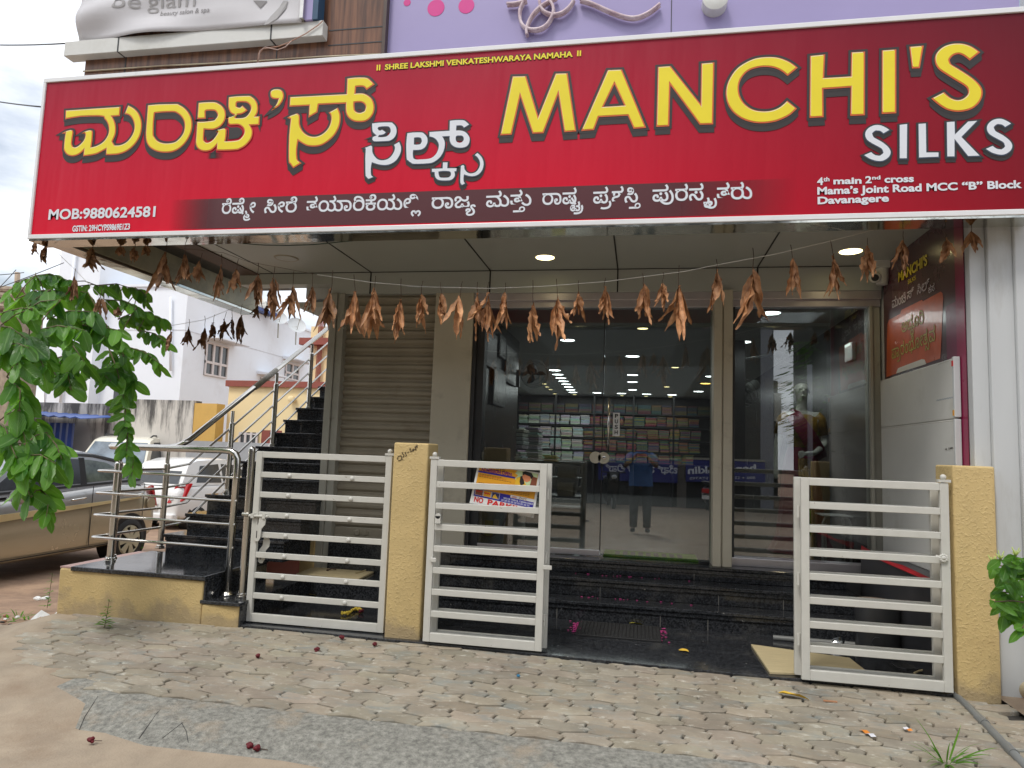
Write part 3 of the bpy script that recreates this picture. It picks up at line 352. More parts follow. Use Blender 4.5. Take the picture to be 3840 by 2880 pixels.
231:(159,[[76,-2,55,0,38,6,25,16,15,28,9,44,7,62,9,76,12,89,19,99,27,106,37,111,48,113,57,112,69,106,74,100,77,86,76,78,73,70,68,64,61,60,53,57,42,56,31,57,22,62,24,76,28,73,38,70,50,71,57,74,60,79,61,85,58,95,54,98,48,99,42,98,36,95,31,90,24,74,23,61,24,49,29,37,36,28,47,20,60,15,77,14,94,16,108,21,119,29,128,41,133,56,134,85,129,107,125,117,119,126,112,133,104,137,94,139,88,138,84,136,81,128,84,121,88,118,100,119,106,122,110,128,112,136,126,135,124,125,120,117,115,111,109,107,94,104,82,105,73,110,67,118,65,128,67,138,73,146,83,151,95,153,108,151,119,146,128,139,143,118,150,90,151,74,150,58,147,44,141,31,133,19,123,10,110,3,94,-1]]),
233:(164,[[45,-2,34,-1,25,2,17,7,11,14,7,23,6,33,9,49,14,56,20,61,27,64,36,65,46,64,53,60,58,54,60,46,57,34,43,36,45,42,42,49,36,51,30,50,25,46,22,41,21,34,23,26,27,19,35,15,46,13,58,15,67,20,72,29,74,39,89,39,92,27,97,20,104,15,113,13,125,16,130,20,136,30,139,51,137,69,133,85,126,100,118,113,107,124,96,132,83,137,70,139,60,136,57,128,58,124,64,118,75,119,81,122,86,128,88,136,103,135,100,125,96,117,91,111,85,107,77,105,61,104,54,107,49,110,42,121,41,128,42,135,49,146,62,152,70,153,87,151,103,145,118,135,130,123,141,108,149,91,154,72,155,41,151,23,144,10,133,2,121,-2,105,-2,92,3,79,20,85,21,74,6,68,2,53,-2]]),
236:(141,[[96,-2,87,-1,72,6,50,38,43,44,36,46,30,45,26,42,23,36,22,30,22,23,32,3,16,-3,9,12,6,29,7,38,10,46,14,52,28,60,36,61,44,60,50,58,60,51,78,24,86,16,98,13,106,15,112,21,116,29,117,39,114,57,100,77,114,87,122,76,128,65,132,54,134,41,131,22,124,9,112,0],[60,71,51,71,32,77,40,89,59,84,73,88,76,91,78,96,79,103,78,113,73,123,64,128,58,129,52,128,48,126,46,123,45,115,49,111,54,109,65,110,71,113,81,123,87,114,81,106,76,102,64,97,50,96,38,101,33,105,30,118,32,127,37,135,46,141,58,142,69,141,78,137,84,132,90,124,93,115,94,106,93,95,90,86,78,74]]),
240:(115,[[57,-2,44,-1,32,2,17,15,13,24,12,41,16,52,25,61,30,64,33,61,7,61,7,75,49,75,54,82,54,88,51,95,60,97,67,95,70,87,70,82,67,75,108,75,108,61,81,62,84,64,98,53,103,41,102,24,98,15,92,8,82,2,71,-1],[57,13,71,15,80,20,85,28,87,37,84,50,80,55,74,58,57,61,41,58,31,50,28,44,29,27,35,20,44,15],[7,95,7,110,60,110,79,112,88,117,92,126,91,138,87,143,81,147,74,148,66,147,60,144,57,139,55,129,50,138,57,139,61,138,66,134,67,130,66,126,61,121,56,120,46,125,43,130,44,142,46,148,51,154,57,158,65,161,75,162,84,161,93,158,104,146,107,137,108,121,103,109,95,101,85,97,72,95]]),
260:(161,[[44,-2,33,-1,25,2,18,7,11,20,10,27,13,42,17,48,29,59,44,69,53,78,54,84,53,92,43,98,31,97,25,94,22,90,21,84,22,78,25,73,11,66,7,76,5,86,6,93,13,105,28,112,38,113,49,112,58,108,64,103,68,98,70,91,70,78,64,66,31,40,27,35,26,28,28,21,31,17,37,14,45,13,56,15,64,20,69,29,71,39,87,39,89,27,95,20,103,15,112,13,122,15,130,21,135,30,136,42,135,55,131,66,125,76,117,84,107,91,95,95,122,97,139,83,149,65,152,55,153,43,152,30,148,19,142,10,134,3,124,-1,104,-2,97,0,86,7,76,21,82,21,72,7,60,0,52,-2],[86,95,86,110,122,112,131,117,135,126,134,138,130,143,124,147,116,148,109,147,103,144,99,139,98,129,92,138,98,139,104,138,109,134,110,130,107,123,103,121,99,120,92,122,88,125,85,136,86,142,93,154,108,161,117,162,127,161,135,158,142,152,147,146,150,137,151,128,149,115,142,104,133,99,121,96]]),
261:(161,[[44,-2,33,-1,25,2,18,7,11,20,10,27,13,42,17,48,29,59,44,69,53,78,54,84,53,92,43,98,31,97,25,94,22,90,21,84,22,78,25,73,11,66,7,76,5,86,6,93,13,105,28,112,38,113,49,112,58,108,64,103,68,98,70,91,70,78,64,66,31,40,27,35,26,28,28,21,31,17,37,14,45,13,56,15,64,20,69,29,71,39,87,39,89,27,95,20,103,15,112,13,122,15,130,21,135,30,136,42,135,55,131,66,125,76,117,84,107,91,95,95,123,97,139,83,149,65,152,55,153,43,152,30,148,19,142,10,134,3,124,-1,104,-2,97,0,86,7,76,21,82,21,72,7,60,0,52,-2],[70,-29,71,3,87,3,88,-29],[86,95,86,110,122,112,131,117,135,126,134,138,130,143,124,147,116,148,109,147,103,144,99,139,98,129,92,138,98,139,104,138,109,134,110,130,107,123,103,121,99,120,92,122,88,125,85,136,86,142,93,154,108,161,117,162,127,161,135,158,142,152,147,146,150,137,151,128,149,115,142,104,133,99,121,96]]),
264:(130,[[65,-2,50,-1,36,4,25,11,16,22,10,35,8,51,9,62,15,79,20,87,26,93,34,98,37,95,8,95,8,110,73,110,93,112,98,114,104,120,106,130,104,138,101,143,95,147,87,148,80,147,74,144,70,139,69,129,63,138,69,139,75,138,80,134,81,130,80,126,78,123,74,121,70,120,63,122,59,125,56,136,57,142,64,154,79,161,88,162,98,161,106,158,118,146,121,137,122,128,120,115,117,109,109,101,98,97,77,95,90,101,98,98,111,86,116,79,121,62,122,51,120,36,115,23,107,13,96,4,82,-1],[65,14,78,15,88,19,96,26,101,34,106,54,104,66,100,76,94,85,76,94,66,95,54,94,44,90,36,84,30,76,26,66,25,54,28,37,36,24,49,16]]),
269:(160,[[45,-2,35,-1,25,2,17,7,11,14,7,23,6,33,7,42,14,56,20,61,28,64,37,65,46,64,54,60,58,54,60,43,59,37,57,34,44,36,45,42,43,49,36,51,30,50,23,41,22,34,23,26,28,19,36,15,47,13,59,15,67,20,72,29,74,39,90,39,92,27,98,19,105,15,115,13,122,14,128,16,132,20,136,31,136,38,133,57,119,77,133,87,142,76,148,65,151,53,152,40,151,27,148,17,143,9,127,-1,107,-2,93,3,88,8,79,20,85,21,74,6,68,2,54,-2],[80,59,72,63,69,71,72,80,80,83,89,80,92,71,89,63,85,60],[138,-11,95,53,108,61,152,-2],[6,95,6,110,104,110,123,112,128,114,134,120,136,130,135,138,131,143,125,147,118,148,110,147,104,144,101,139,99,129,94,138,101,139,105,138,110,134,111,130,110,126,105,121,100,120,94,122,90,125,87,130,87,136,90,148,95,154,109,161,119,162,128,161,137,158,148,146,151,137,152,121,147,109,139,101,129,97,116,95]]),
276:(50,[[-71,8,-57,-6,-49,-11,-30,-18,-6,-17,5,-13,14,-6,20,4,24,16,26,30,24,46,20,62,12,77,0,92,14,103,26,85,35,68,40,49,42,30,41,15,37,2,32,-9,25,-18,16,-25,5,-30,-6,-33,-19,-34,-32,-33,-44,-30,-55,-25,-73,-11,-82,-2]]),
297:(50,[[-48,-74,-55,-73,-68,-66,-73,-60,-76,-52,-77,-43,-76,-34,-68,-20,-62,-15,-55,-12,-47,-11,-38,-12,-32,-16,-28,-22,-27,-29,-28,-36,-32,-42,-40,-46,-49,-47,-61,-45,-68,-40,-66,-28,-64,-31,-56,-35,-46,-35,-42,-34,-40,-26,-44,-23,-53,-24,-58,-27,-62,-34,-63,-43,-61,-54,-55,-59,-47,-61,-40,-60,-34,-56,-29,-46,-16,-46,-14,-53,-6,-60,0,-61,10,-58,13,-54,14,-48,12,-41,8,-36,2,-33,-4,-32,1,-21,14,-25,24,-34,27,-40,28,-48,27,-56,24,-63,20,-68,8,-73,1,-74,-8,-73,-16,-69,-25,-58,-19,-58,-31,-70],[-14,-33,-14,-20,3,-19,7,-17,9,-14,10,-9,8,2,3,15,18,19,25,-3,24,-17,22,-23,18,-27,7,-32],[-13,-103,-24,-103,-37,-101,-35,-87,-24,-89,6,-88,20,-84,30,-78,38,-70,42,-59,43,-41,37,-23,51,-16,57,-31,59,-48,54,-71,41,-89,18,-100]])}
# ---------------------------------------------------------------- mesh helpers
def wloc(o):
    v=Vector((0,0,0))
    while o is not None: v+=o.location; o=o.parent
    return v
def tag(o,label=None,cat=None,group=None,kind=None):
    if label: o['label']=label
    if cat: o['category']=cat
    if group: o['group']=group
    if kind: o['kind']=kind
    return o
def thing(name,label,cat,loc=(0,0,0),group=None):
    o=bpy.data.objects.new(name,None); C.objects.link(o); o.location=loc; o.empty_display_size=.1
    return tag(o,label,cat,group)
class MB:
    def __init__(s): s.v=[];s.f=[];s.mi=[];s.uv=None;s.tone=None
    def add(s,vs,fs,mi=0):
        b=len(s.v); s.v+= [Vector(p) for p in vs]; s.f+=[tuple(i+b for i in f) for f in fs]; s.mi+=[mi]*len(fs); return s
    def box(s,x0,x1,y0,y1,z0,z1,mi=0):
        if x0>x1:x0,x1=x1,x0
        if y0>y1:y0,y1=y1,y0
        if z0>z1:z0,z1=z1,z0
        return s.add([(x0,y0,z0),(x1,y0,z0),(x1,y1,z0),(x0,y1,z0),(x0,y0,z1),(x1,y0,z1),(x1,y1,z1),(x0,y1,z1)],[(0,3,2,1),(4,5,6,7),(0,1,5,4),(1,2,6,5),(2,3,7,6),(3,0,4,7)],mi)
    def quad(s,a,b,c,d,mi=0): return s.add([a,b,c,d],[(0,1,2,3)],mi)
    def hexa(s,b4,t4,mi=0): return s.add(list(b4)+list(t4),[(0,3,2,1),(4,5,6,7),(0,1,5,4),(1,2,6,5),(2,3,7,6),(3,0,4,7)],mi)
    def slab(s,a,b,c,d,th,mi=0):      # quad with thickness along its back normal
        a,b,c,d=map(Vector,(a,b,c,d)); n=(b-a).cross(d-a).normalized()*-th
        return s.hexa((a,b,c,d),(a+n,b+n,c+n,d+n),mi)
    def prism(s,poly,fn,d0,d1,mi=0):  # poly of 2-d points, fn(u,v,depth)->xyz
        n=len(poly); vs=[fn(u,v,d0) for u,v in poly]+[fn(u,v,d1) for u,v in poly]
        fs=[tuple(range(n-1,-1,-1)),tuple(range(n,2*n))]+[(i,(i+1)%n,n+(i+1)%n,n+i) for i in range(n)]
        return s.add(vs,fs,mi)
    def ring(s,c,ax,r,seg):
        ax=Vector(ax).normalized(); q=ax.to_track_quat('Z','Y'); return [Vector(c)+q@Vector((r*math.cos(2*math.pi*i/seg),r*math.sin(2*math.pi*i/seg),0)) for i in range(seg)]
    def lathe(s,c,ax,prof,seg=16,mi=0,caps=True):    # prof: (distance along axis, radius)
        c=Vector(c); ax=Vector(ax).normalized(); vs=[];fs=[]
        for t,r in prof: vs+=s.ring(c+ax*t,ax,max(r,1e-5),seg)
        for k in range(len(prof)-1):
            for i in range(seg):
                j=(i+1)%seg; fs.append((k*seg+i,k*seg+j,(k+1)*seg+j,(k+1)*seg+i))
        if caps: fs.append(tuple(range(seg-1,-1,-1))); b=(len(prof)-1)*seg; fs.append(tuple(b+i for i in range(seg)))
        return s.add(vs,fs,mi)
    def cyl(s,a,b,r,seg=12,mi=0,r2=None):
        a=Vector(a);b=Vector(b); return s.lathe(a,b-a,[(0,r),((b-a).length,r if r2 is None else r2)],seg,mi)
    def tube(s,pts,r,seg=8,mi=0,rs=None):
        pts=[Vector(p) for p in pts]; n=len(pts); vs=[];fs=[]
        up=None
        for i,p in enumerate(pts):
            t=(pts[min(i+1,n-1)]-pts[max(i-1,0)]).normalized()
            if up is None: up=t.orthogonal().normalized()
            up=(up-t*up.dot(t)); up=up.normalized() if up.length>1e-6 else t.orthogonal().normalized()
            bn=t.cross(up); rr=rs[i] if rs else r
            vs+=[p+(up*math.cos(2*math.pi*k/seg)+bn*math.sin(2*math.pi*k/seg))*rr for k in range(seg)]
        for i in range(n-1):
            for k in range(seg):
                j=(k+1)%seg; fs.append((i*seg+k,i*seg+j,(i+1)*seg+j,(i+1)*seg+k))
        fs.append(tuple(range(seg-1,-1,-1))); fs.append(tuple((n-1)*seg+k for k in range(seg)))
        return s.add(vs,fs,mi)
    def ball(s,c,r,seg=12,rings=8,mi=0,sc=(1,1,1)):
        c=Vector(c); vs=[c+Vector((0,0,r*sc[2]))];fs=[]
        for i in range(1,rings):
            a=math.pi*i/rings
            vs+=[c+Vector((r*sc[0]*math.sin(a)*math.cos(2*math.pi*k/seg),r*sc[1]*math.sin(a)*math.sin(2*math.pi*k/seg),r*sc[2]*math.cos(a))) for k in range(seg)]
        vs.append(c-Vector((0,0,r*sc[2]))); m=len(vs)-1
        for k in range(seg):
            j=(k+1)%seg; fs.append((0,1+k,1+j)); fs.append((m,m-seg+j,m-seg+k))
            for i in range(rings-2): a=1+i*seg; fs.append((a+k,a+seg+k,a+seg+j,a+j))
        return s.add(vs,fs,mi)
    def build(s,name,mats,parent=None,smooth=False,bevel=0,label=None,cat=None,group=None,kind=None,loc=None,seg=2,auto=None):
        me=bpy.data.meshes.new(name); off=Vector((0,0,0))
        o=bpy.data.objects.new(name,me); C.objects.link(o)
        if parent is not None: o.parent=parent; off=wloc(parent)
        if loc is not None: o.location=Vector(loc)-off; off=Vector(loc)
        me.from_pydata([tuple(p-off) for p in s.v],[],s.f)
        for m in (mats if isinstance(mats,(list,tuple)) else [mats]): me.materials.append(m)
        me.polygons.foreach_set('material_index',s.mi)
        if s.uv:
            ul=me.uv_layers.new(name='uv')
            for p in me.polygons:
                for li in p.loop_indices: ul.data[li].uv=s.uv[me.loops[li].vertex_index]
        if s.tone:
            ca=me.color_attributes.new('tone','FLOAT_COLOR','POINT')
            for i,t in enumerate(s.tone): ca.data[i].color=(t,t,t,1) if not isinstance(t,tuple) else (*t,1)
        if smooth or auto:
            me.polygons.foreach_set('use_smooth',[True]*len(me.polygons))
            if auto: me.set_sharp_from_angle(angle=R(auto))
        if bevel:
            b=o.modifiers.new('bevel','BEVEL'); b.width=bevel; b.segments=seg; b.limit_method='ANGLE'; b.angle_limit=R(40)
        me.update(); tag(o,label,cat,group,kind); return o
def dup(root,loc=None,label=None,group=None):
    def cp(o,par):
        c=o.copy(); C.objects.link(c); c.parent=par
        for ch in list(o.children): cp(ch,c)
        return c
    r=cp(root,None)
    if loc is not None: r.location=loc
    if label: r['label']=label
    if group: r['group']=group
    return r
# ---------------------------------------------------------------- lettering: outlines -> flat meshes laid on a plane
_GL={}
for _g,(_a,_cs) in OUTLINES.items(): _GL[_g]=(_a*1.25,[[(c[i]*1.25,c[i+1]*1.25) for i in range(0,len(c),2)] for c in _cs])
def kannada(seq):
    x=0; out=[]
    for g in seq:
        dx=0
        if isinstance(g,tuple): g,dx=g
        if g==0: x+=70; continue
        a,cs=_GL[g]
        for c in cs: out.append([(x+dx+u,v) for u,v in c])
        x+=a+dx
    return out,x
def smooth_poly(p,ang=48,it=2):
    p=[Vector((a,b)) for a,b in p]
    for _ in range(it):
        n=len(p); q=[]
        for i in range(n):
            a,b,c,d=p[i-1],p[i],p[(i+1)%n],p[(i+2)%n]
            q.append(b)
            def turn(u,v,w_):
                e=(v-u);f=(w_-v)
                return abs(math.degrees(e.angle_signed(f,0))) if e.length>1e-6 and f.length>1e-6 else 0
            t1,t2=turn(a,b,c),turn(b,c,d)
            if (t1<ang or t2<ang) and (t1>4 or t2>4):
                if t1>=ang: m=(b+c)/2+(c-d)*.07*((c-b).length/max(1e-6,(d-c).length))
                elif t2>=ang: m=(b+c)/2+(b-a)*.07*((c-b).length/max(1e-6,(b-a).length))
                else: m=(b+c)*.5625-(a+d)*.0625
                q.append(m)
        p=q
    return [(v.x,v.y) for v in p]
def curve_mesh(contours,offset=0,extr=0):
    cu=bpy.data.curves.new('tmp','CURVE'); cu.dimensions='2D'; cu.fill_mode='BOTH'; cu.offset=offset; cu.extrude=extr
    for c in contours:
        sp=cu.splines.new('POLY'); sp.points.add(len(c)-1)
        for i,(x,y) in enumerate(c): sp.points[i].co=(x,y,0,1)
        sp.use_cyclic_u=True
    return _to_pf(cu)
def font_mesh(text,offset=0,space=1.0):
    cu=bpy.data.curves.new('tmp','FONT'); cu.body=text; cu.size=1; cu.offset=offset; cu.space_character=space; cu.resolution_u=4
    return _to_pf(cu)
def _to_pf(cu):
    o=bpy.data.objects.new('tmp',cu); C.objects.link(o); dg=bpy.context.evaluated_depsgraph_get(); dg.update()
    me=o.evaluated_get(dg).to_mesh(); vs=[v.co.copy() for v in me.vertices]; fs=[tuple(p.vertices) for p in me.polygons]
    o.evaluated_get(dg).to_mesh_clear(); bpy.data.objects.remove(o); bpy.data.curves.remove(cu)
    return vs,fs
def lay(pf,fn,mb=None,mi=0,lift=0):        # fn(u,v,lift)->point
    mb=mb or MB(); vs,fs=pf
    if fs:
        mb.add([fn(v.x,v.y,lift) for v in vs],fs,mi)
    return mb
def fit(pf,bl,br,h,nrm,cap=None):   # map lettering so that its width spans bl..br and its cap height is h; nrm points to the viewer
    vs,fs=pf; x0=min(v.x for v in vs); x1=max(v.x for v in vs); ch=cap if cap else max(v.y for v in vs)
    bl=Vector(bl);br=Vector(br); ex=(br-bl)/(x1-x0); nrm=Vector(nrm).normalized(); ey=nrm.cross(br-bl).normalized()*(h/ch)
    return lambda u,v,l: bl+ex*(u-x0)+ey*v+nrm*l
def text(parent,name,s,bl,br,h,nrm,m,offset=0,lift=.002,kn=False,cap=None,space=1.0):
    if kn:
        c,_=kannada(s); allp=[p for q in c for p in q]; box=([Vector((min(p[0] for p in allp)-offset,0,0)),Vector((max(p[0] for p in allp)+offset,max(p[1] for p in allp),0))],[])
        fn=fit(box,bl,br,h,nrm,cap); mb=MB()
        def area(p): return sum(p[i-1][0]*p[i][1]-p[i][0]*p[i-1][1] for i in range(len(p)))/2
        outs=[p for p in c if area(p)<0]; holes=[p for p in c if area(p)>=0]
        def inside(pt,p):
            r_=False
            for i in range(len(p)):
                (x1,y1),(x2,y2)=p[i-1],p[i]
                if (y1>pt[1])!=(y2>pt[1]) and pt[0]<(x2-x1)*(pt[1]-y1)/(y2-y1)+x1: r_=not r_
            return r_
        for k,o in enumerate(outs):
            hs=[q for q in holes if sum(inside(t,o) for t in q)>len(q)*.7]
            lay(curve_mesh([o]+hs,offset),fn,mb,lift=lift+.00012*(k%5))
        return mb.build(name,m,parent)
    pf=font_mesh(s,offset,space)
    return lay(pf,fit(pf,bl,br,h,nrm,cap),lift=lift).build(name,m,parent)
rnd=random.Random(7)
FRONT=(0,-1,0)
# ================================================================= GROUND
g=MB()
ys=[-90,-12,-7,4.4,6.6,9,13,140]; zs=[-.2,-.2,-.16,-.16,-.40,-.44,-.52,-.7]
for i in range(len(ys)-1): g.quad((-120,ys[i],zs[i]),(120,ys[i],zs[i]),(120,ys[i+1],zs[i+1]),(-120,ys[i+1],zs[i+1]))
g.build('ground',m_dirt,kind='structure')
rd=MB(); rd.add([(-60,-7,-.06),(60,-7,-.06),(60,2.93,-.054),(-2.4,2.95,-.054),(-5.1,2.95,-.06),(-9,3.6,-.10),(-60,4.1,-.14)],[tuple(range(7))])
rd.build('road',m_road,kind='structure')
ap=MB(); n=26
aps=[(-3.0+5.6*i/n) for i in range(n+1)]
vs=[];
for x in aps:
    j=mnoise.noise(Vector((x*2.2,0,0)))*.035
    yb=3.28+max(0,-2.35-x)*.35
    vs+=[(x,2.86+j+max(0,-2.2-x)*.30,-.060),(x,3.08+j*.5+max(0,-2.2-x)*.3,-.014),(x,yb+.02,-.006)]
ap.add(vs,[(3*i+k,3*i+3+k,3*i+4+k,3*i+1+k) for i in range(n) for k in (0,1)])
# cracks in the apron
for pts in ([(1090,1215),(1000,1310),(890,1420)],[(1410,1240),(1290,1310),(1160,1365),(1040,1425)],[(1160,1365),(1190,1400),(1205,1450)],[(625,1200),(545,1290),(505,1360)]):
    q=[]
    for px,py in pts: p=gZ(*crop(0,1905,1300)(px,py),-.012); yy=p.y-max(0,-2.2-p.x)*.3; q.append((p.x,p.y,(-.014 if yy>3.08 else -.014-(3.08-yy)/.22*.046)+.0012))
    ap.tube(q,.0014,5,1)
ap.build('pavement_apron',[m_conc,m_black],kind='structure')
# pavers
LX,DY=.2265,.1135
def wv(x): # shared wavy long joint
    t=(x/LX)%1; return .015*(4*abs(t-.5)-1)
pv=MB(); pv.tone=[]
row=0; y=3.30
bed=MB(); bed.add([(-3.45,3.40,-.022),(-2.9,3.27,-.022),(2.14,3.27,-.022),(2.03,4.75,-.022),(-4.2,4.75,-.022),(-4.15,4.5,-.022),(-3.95,3.9,-.022)],[tuple(range(7))]); bed.build('pavement_bed',m_joint,kind='structure')
while y<4.68:
    xo=(row%2)*LX/2
    k=-20
    for k in range(-20,12):
        xc=k*LX+xo; yc=y+DY/2
        ledge=-3.93-(yc-3.85)*.36 if yc>3.7 else -3.93+(3.7-yc)*2.0
        if xc-LX/2<ledge or xc+LX/2>2.08: continue
        if yc<3.30+max(0,-2.75-xc)*.42: continue
        tl=rnd.uniform(-.004,.004); tx=rnd.uniform(-.012,.012); ty=rnd.uniform(-.012,.012); g_=rnd.uniform(.0036,.0074)
        x0,x1=xc-LX/2,xc+LX/2
        zz=.021; poly=[]
        for i in range(9): xx=x0+LX*i/8; poly.append((xx,y+wv(xx)))
        poly+= [(x1+zz,y+DY*.36),(x1-zz*.6,y+DY*.64)]
        for i in range(9): xx=x1-LX*i/8; poly.append((xx,y+DY+wv(xx)))
        poly+= [(x0-zz*.6,y+DY*.64),(x0+zz,y+DY*.36)]
        def ins(d):
            o=[]
            for a,b in poly:
                vx,vy=a-xc,b-yc; o.append((xc+vx*(1-2*d/LX),yc+vy*(1-2*d/DY)))
            return o
        a=ins(g_); b=ins(g_+.0055)
        n=len(a); zf=lambda p:tl+(p[0]-xc)*tx+(p[1]-yc)*ty
        vs=[(p[0],p[1],-.03) for p in a]+[(p[0],p[1],zf(p)-.006) for p in a]+[(p[0],p[1],zf(p)) for p in b]
        fs=[tuple(range(2*n,3*n))]+[(i,(i+1)%n,n+(i+1)%n,n+i) for i in range(n)]+[(n+i,n+(i+1)%n,2*n+(i+1)%n,2*n+i) for i in range(n)]
        pv.add(vs,fs); t=rnd.choice([.86,.93,1,1,1.05,1.12]); t=(t*rnd.uniform(.97,1.04),t,t*rnd.uniform(.95,1.02)); pv.tone+=[t]*(3*n)
    y+=DY; row+=1
pv.build('pavement',m_pav,kind='structure')
# dust blown over the pavement's left end, running down to the road
c7=crop(0,1905,1300)
db=MB(); nx,ny=22,14
for i in range(nx+1):
    for k in range(ny+1):
        x=-5.2+2.75*i/nx; y=2.6+2.05*k/ny
        edge=3.33+max(0,-2.75-x)*.50+.06*mnoise.noise(Vector((x*3,y*3,3)))      # where the pavers begin
        hgt=(-.064+min(1,max(0,(y-2.62)/.9))*.060)+.005*mnoise.noise(Vector((x*2,y*2,0)))
        lft=-3.98-max(0,y-3.9)*.30
        if x<lft: hgt-=min(.14,(lft-x)*.30)
        if x>-2.62: hgt-=.02
        if y>edge and x>=lft+.03: hgt=min(hgt,-.0075 if x<-3.2 else -.012)
        db.v.append(Vector((x,y,hgt)))
for i in range(nx):
    for k in range(ny): a=i*(ny+1)+k; db.f.append((a,a+ny+1,a+ny+2,a+1)); db.mi.append(0)
db.build('pavement_dust',m_road,kind='structure',smooth=True)
# earth and cement patch to the right of the drain pipe
pr=MB(); pr.add([(2.06,3.0,-.03),(4.2,3.0,-.05),(4.2,4.63,.0),(2.02,4.63,.012)],[(0,1,2,3)]); pr.build('path',W('muddy_cement',(.27,.20,.14),.95,var=.25,scale=4,dirt=(.36,.31,.24),dscale=2,bump=.5,bscale=60),kind='structure')

# ================================================================= SHOP BUILDING
shop=thing('shop_building','shop with cream pillars, grey roller shutter and tinted glass front under a white panelled canopy','shop',(0,6.2,0))
P=shop
# threshold floor and steps
fl=MB(); fl.hexa([(-2.76,4.63,-.1),(1.80,4.50,-.1),(1.80,5.56,-.1),(-2.76,5.72,-.1)],[(-2.76,4.63,.014),(1.80,4.50,.014),(1.80,5.56,.014),(-2.76,5.72,.014)])
fl.build('threshold_floor',m_gran,P,bevel=.003)
def step(x0,x1,y0,y1,z0,z1,name='step'):
    s=MB(); s.box(x0,x1,y0+.022,y1,z0,z1-.026); s.box(x0,x1,y0,y1,z1-.026,z1); s.box(x0,x1,y0+.012,y1,z1-.062,z1-.026)
    return s.build(name,m_gran,P,bevel=.006,seg=3)
step(-1.62,1.70,5.53,6.3,.0,.161)
step(-1.62,1.66,5.75,6.3,.161,.302)
step(-1.62,1.62,5.985,6.3,.302,.417)
s=MB(); s.box(-2.78,-1.62,5.705,6.3,.0,.16); s.box(-2.80,-1.62,6.08,6.3,.16,.445); s.build('plinth',m_gran,P,bevel=.004)
# joints in the riser stones
j=MB()
for x,yy,z0,z1 in ((-.62,5.551,.015,.098),(.17,5.551,.015,.098),(.52,5.551,.015,.098),(-.30,5.771,.163,.24),(.62,5.771,.163,.24),(1.1,5.771,.163,.24),(.45,6.006,.304,.355),(1.25,6.006,.304,.355)): j.box(x,x+.004,yy-.0015,yy+.004,z0,z1)
j.build('riser_joint',W('joint_grout',(.2,.19,.17),.9,var=.1),P)
# shutter: curved slats
sh=MB(); x0,x1=-2.79,-1.895; z=.545; prof=[]
while z<2.76:
    for dz,dy in ((0,0),(.006,.004),(.012,-.004),(.028,-.019),(.050,-.022),(.064,-.013),(.072,.002)): prof.append((6.19+dy,z+dz))
    z+=.0815
n=len(prof); sh.add([(x0,a,b) for a,b in prof]+[(x1,a,b) for a,b in prof],[(i,n+i,n+i+1,i+1) for i in range(n-1)])
sh.build('shutter_curtain',m_shut,P,auto=35)
sb=MB(); sb.box(x0,x1,6.165,6.2,.455,.545); sb.box(x0,x1,6.155,6.2,.452,.475)
lock=sb.build('shutter_bottom_rail',m_shut,P,bevel=.003)
lk=MB(); lk.lathe((-2.56,6.164,.505),(0,-1,0),[(0,.028),(.012,.028),(.016,.02)],18); lk.lathe((-2.49,6.164,.507),(0,-1,0),[(0,.024),(.014,.024)],18); lk.box(-2.60,-2.45,6.156,6.165,.49,.52); lk.build('shutter_lock',m_shut,lock)
hd=MB(); hd.box(-2.30,-2.06,6.135,6.165,.50,.53); hd.box(-2.30,-2.29,6.13,6.166,.485,.53); hd.box(-2.07,-2.06,6.13,6.166,.485,.53); hd.build('shutter_pull',m_shut,lock)
f=MB(); f.box(-2.93,-2.862,6.085,6.3,.0,2.745); f.box(-2.858,-2.79,6.10,6.3,.0,2.745); f.box(-2.865,-2.855,6.11,6.3,0,2.745); f.build('shutter_guide',m_frm,P,bevel=.004)
f=MB(); f.box(-1.895,-1.53,6.11,6.4,.16,2.745); f.build('pillar',m_colp,P,bevel=.008)
f=MB(); f.box(-2.89,-2.79,6.305,9.6,-.1,2.95); f.build('stair_side_wall',m_frm,P)
f=MB(); f.box(-3.06,-2.93,6.06,6.33,-.1,.80); f.box(-2.93,-2.795,6.098,6.3,-.1,.01); f.build('stair_yellow_wall',m_yel,P)
# glass front
f=MB(); f.box(-1.53,1.95,6.16,6.30,2.615,2.675); f.box(-1.53,1.95,6.13,6.30,2.675,2.742); f.build('head_channel',m_alu,P,bevel=.003)
f=MB(); f.box(-1.53,-1.495,6.13,6.30,.417,2.615); f.box(-1.495,-1.425,6.17,6.30,.417,2.615); f.build('door_jamb',m_dark,P,bevel=.003)
f=MB(); f.box(-1.43,-.335,6.195,6.215,.47,2.615); gl=f.build('fixed_pane',m_glass,P)
f=MB(); f.box(-1.43,-.335,6.185,6.225,.425,.472); f.build('bottom_rail',m_alu,gl,bevel=.002)
f=MB(); f.box(-.327,.600,6.195,6.207,.432,2.613); dr=f.build('glass_door',m_glass,P)
f=MB(); f.box(-.336,-.3275,6.193,6.21,.47,2.613); f.build('pane_edge',m_black,gl)
hx=gY(2282,1600,6.13).x
f=MB(); f.cyl((hx,6.14,1.33),(hx,6.14,1.80),.0115,12); f.cyl((hx,6.14,1.40),(hx,6.195,1.40),.007,8); f.cyl((hx,6.14,1.73),(hx,6.195,1.73),.007,8); f.build('door_handle',m_steel,dr,smooth=True)
pl=gY(2238,1716,6.17); 
f=MB(); f.lathe((pl.x-.012,6.192,pl.z),(0,-1,0),[(0,.052),(.014,.052),(.018,.048)],28); f.build('lock_case',m_colp,gl,auto=40)
f=MB(); f.lathe((pl.x+.058,6.192,pl.z-.002),(0,-1,0),[(0,.052),(.014,.052),(.018,.048)],28); lc=f.build('lock_case',m_colp,dr,auto=40)
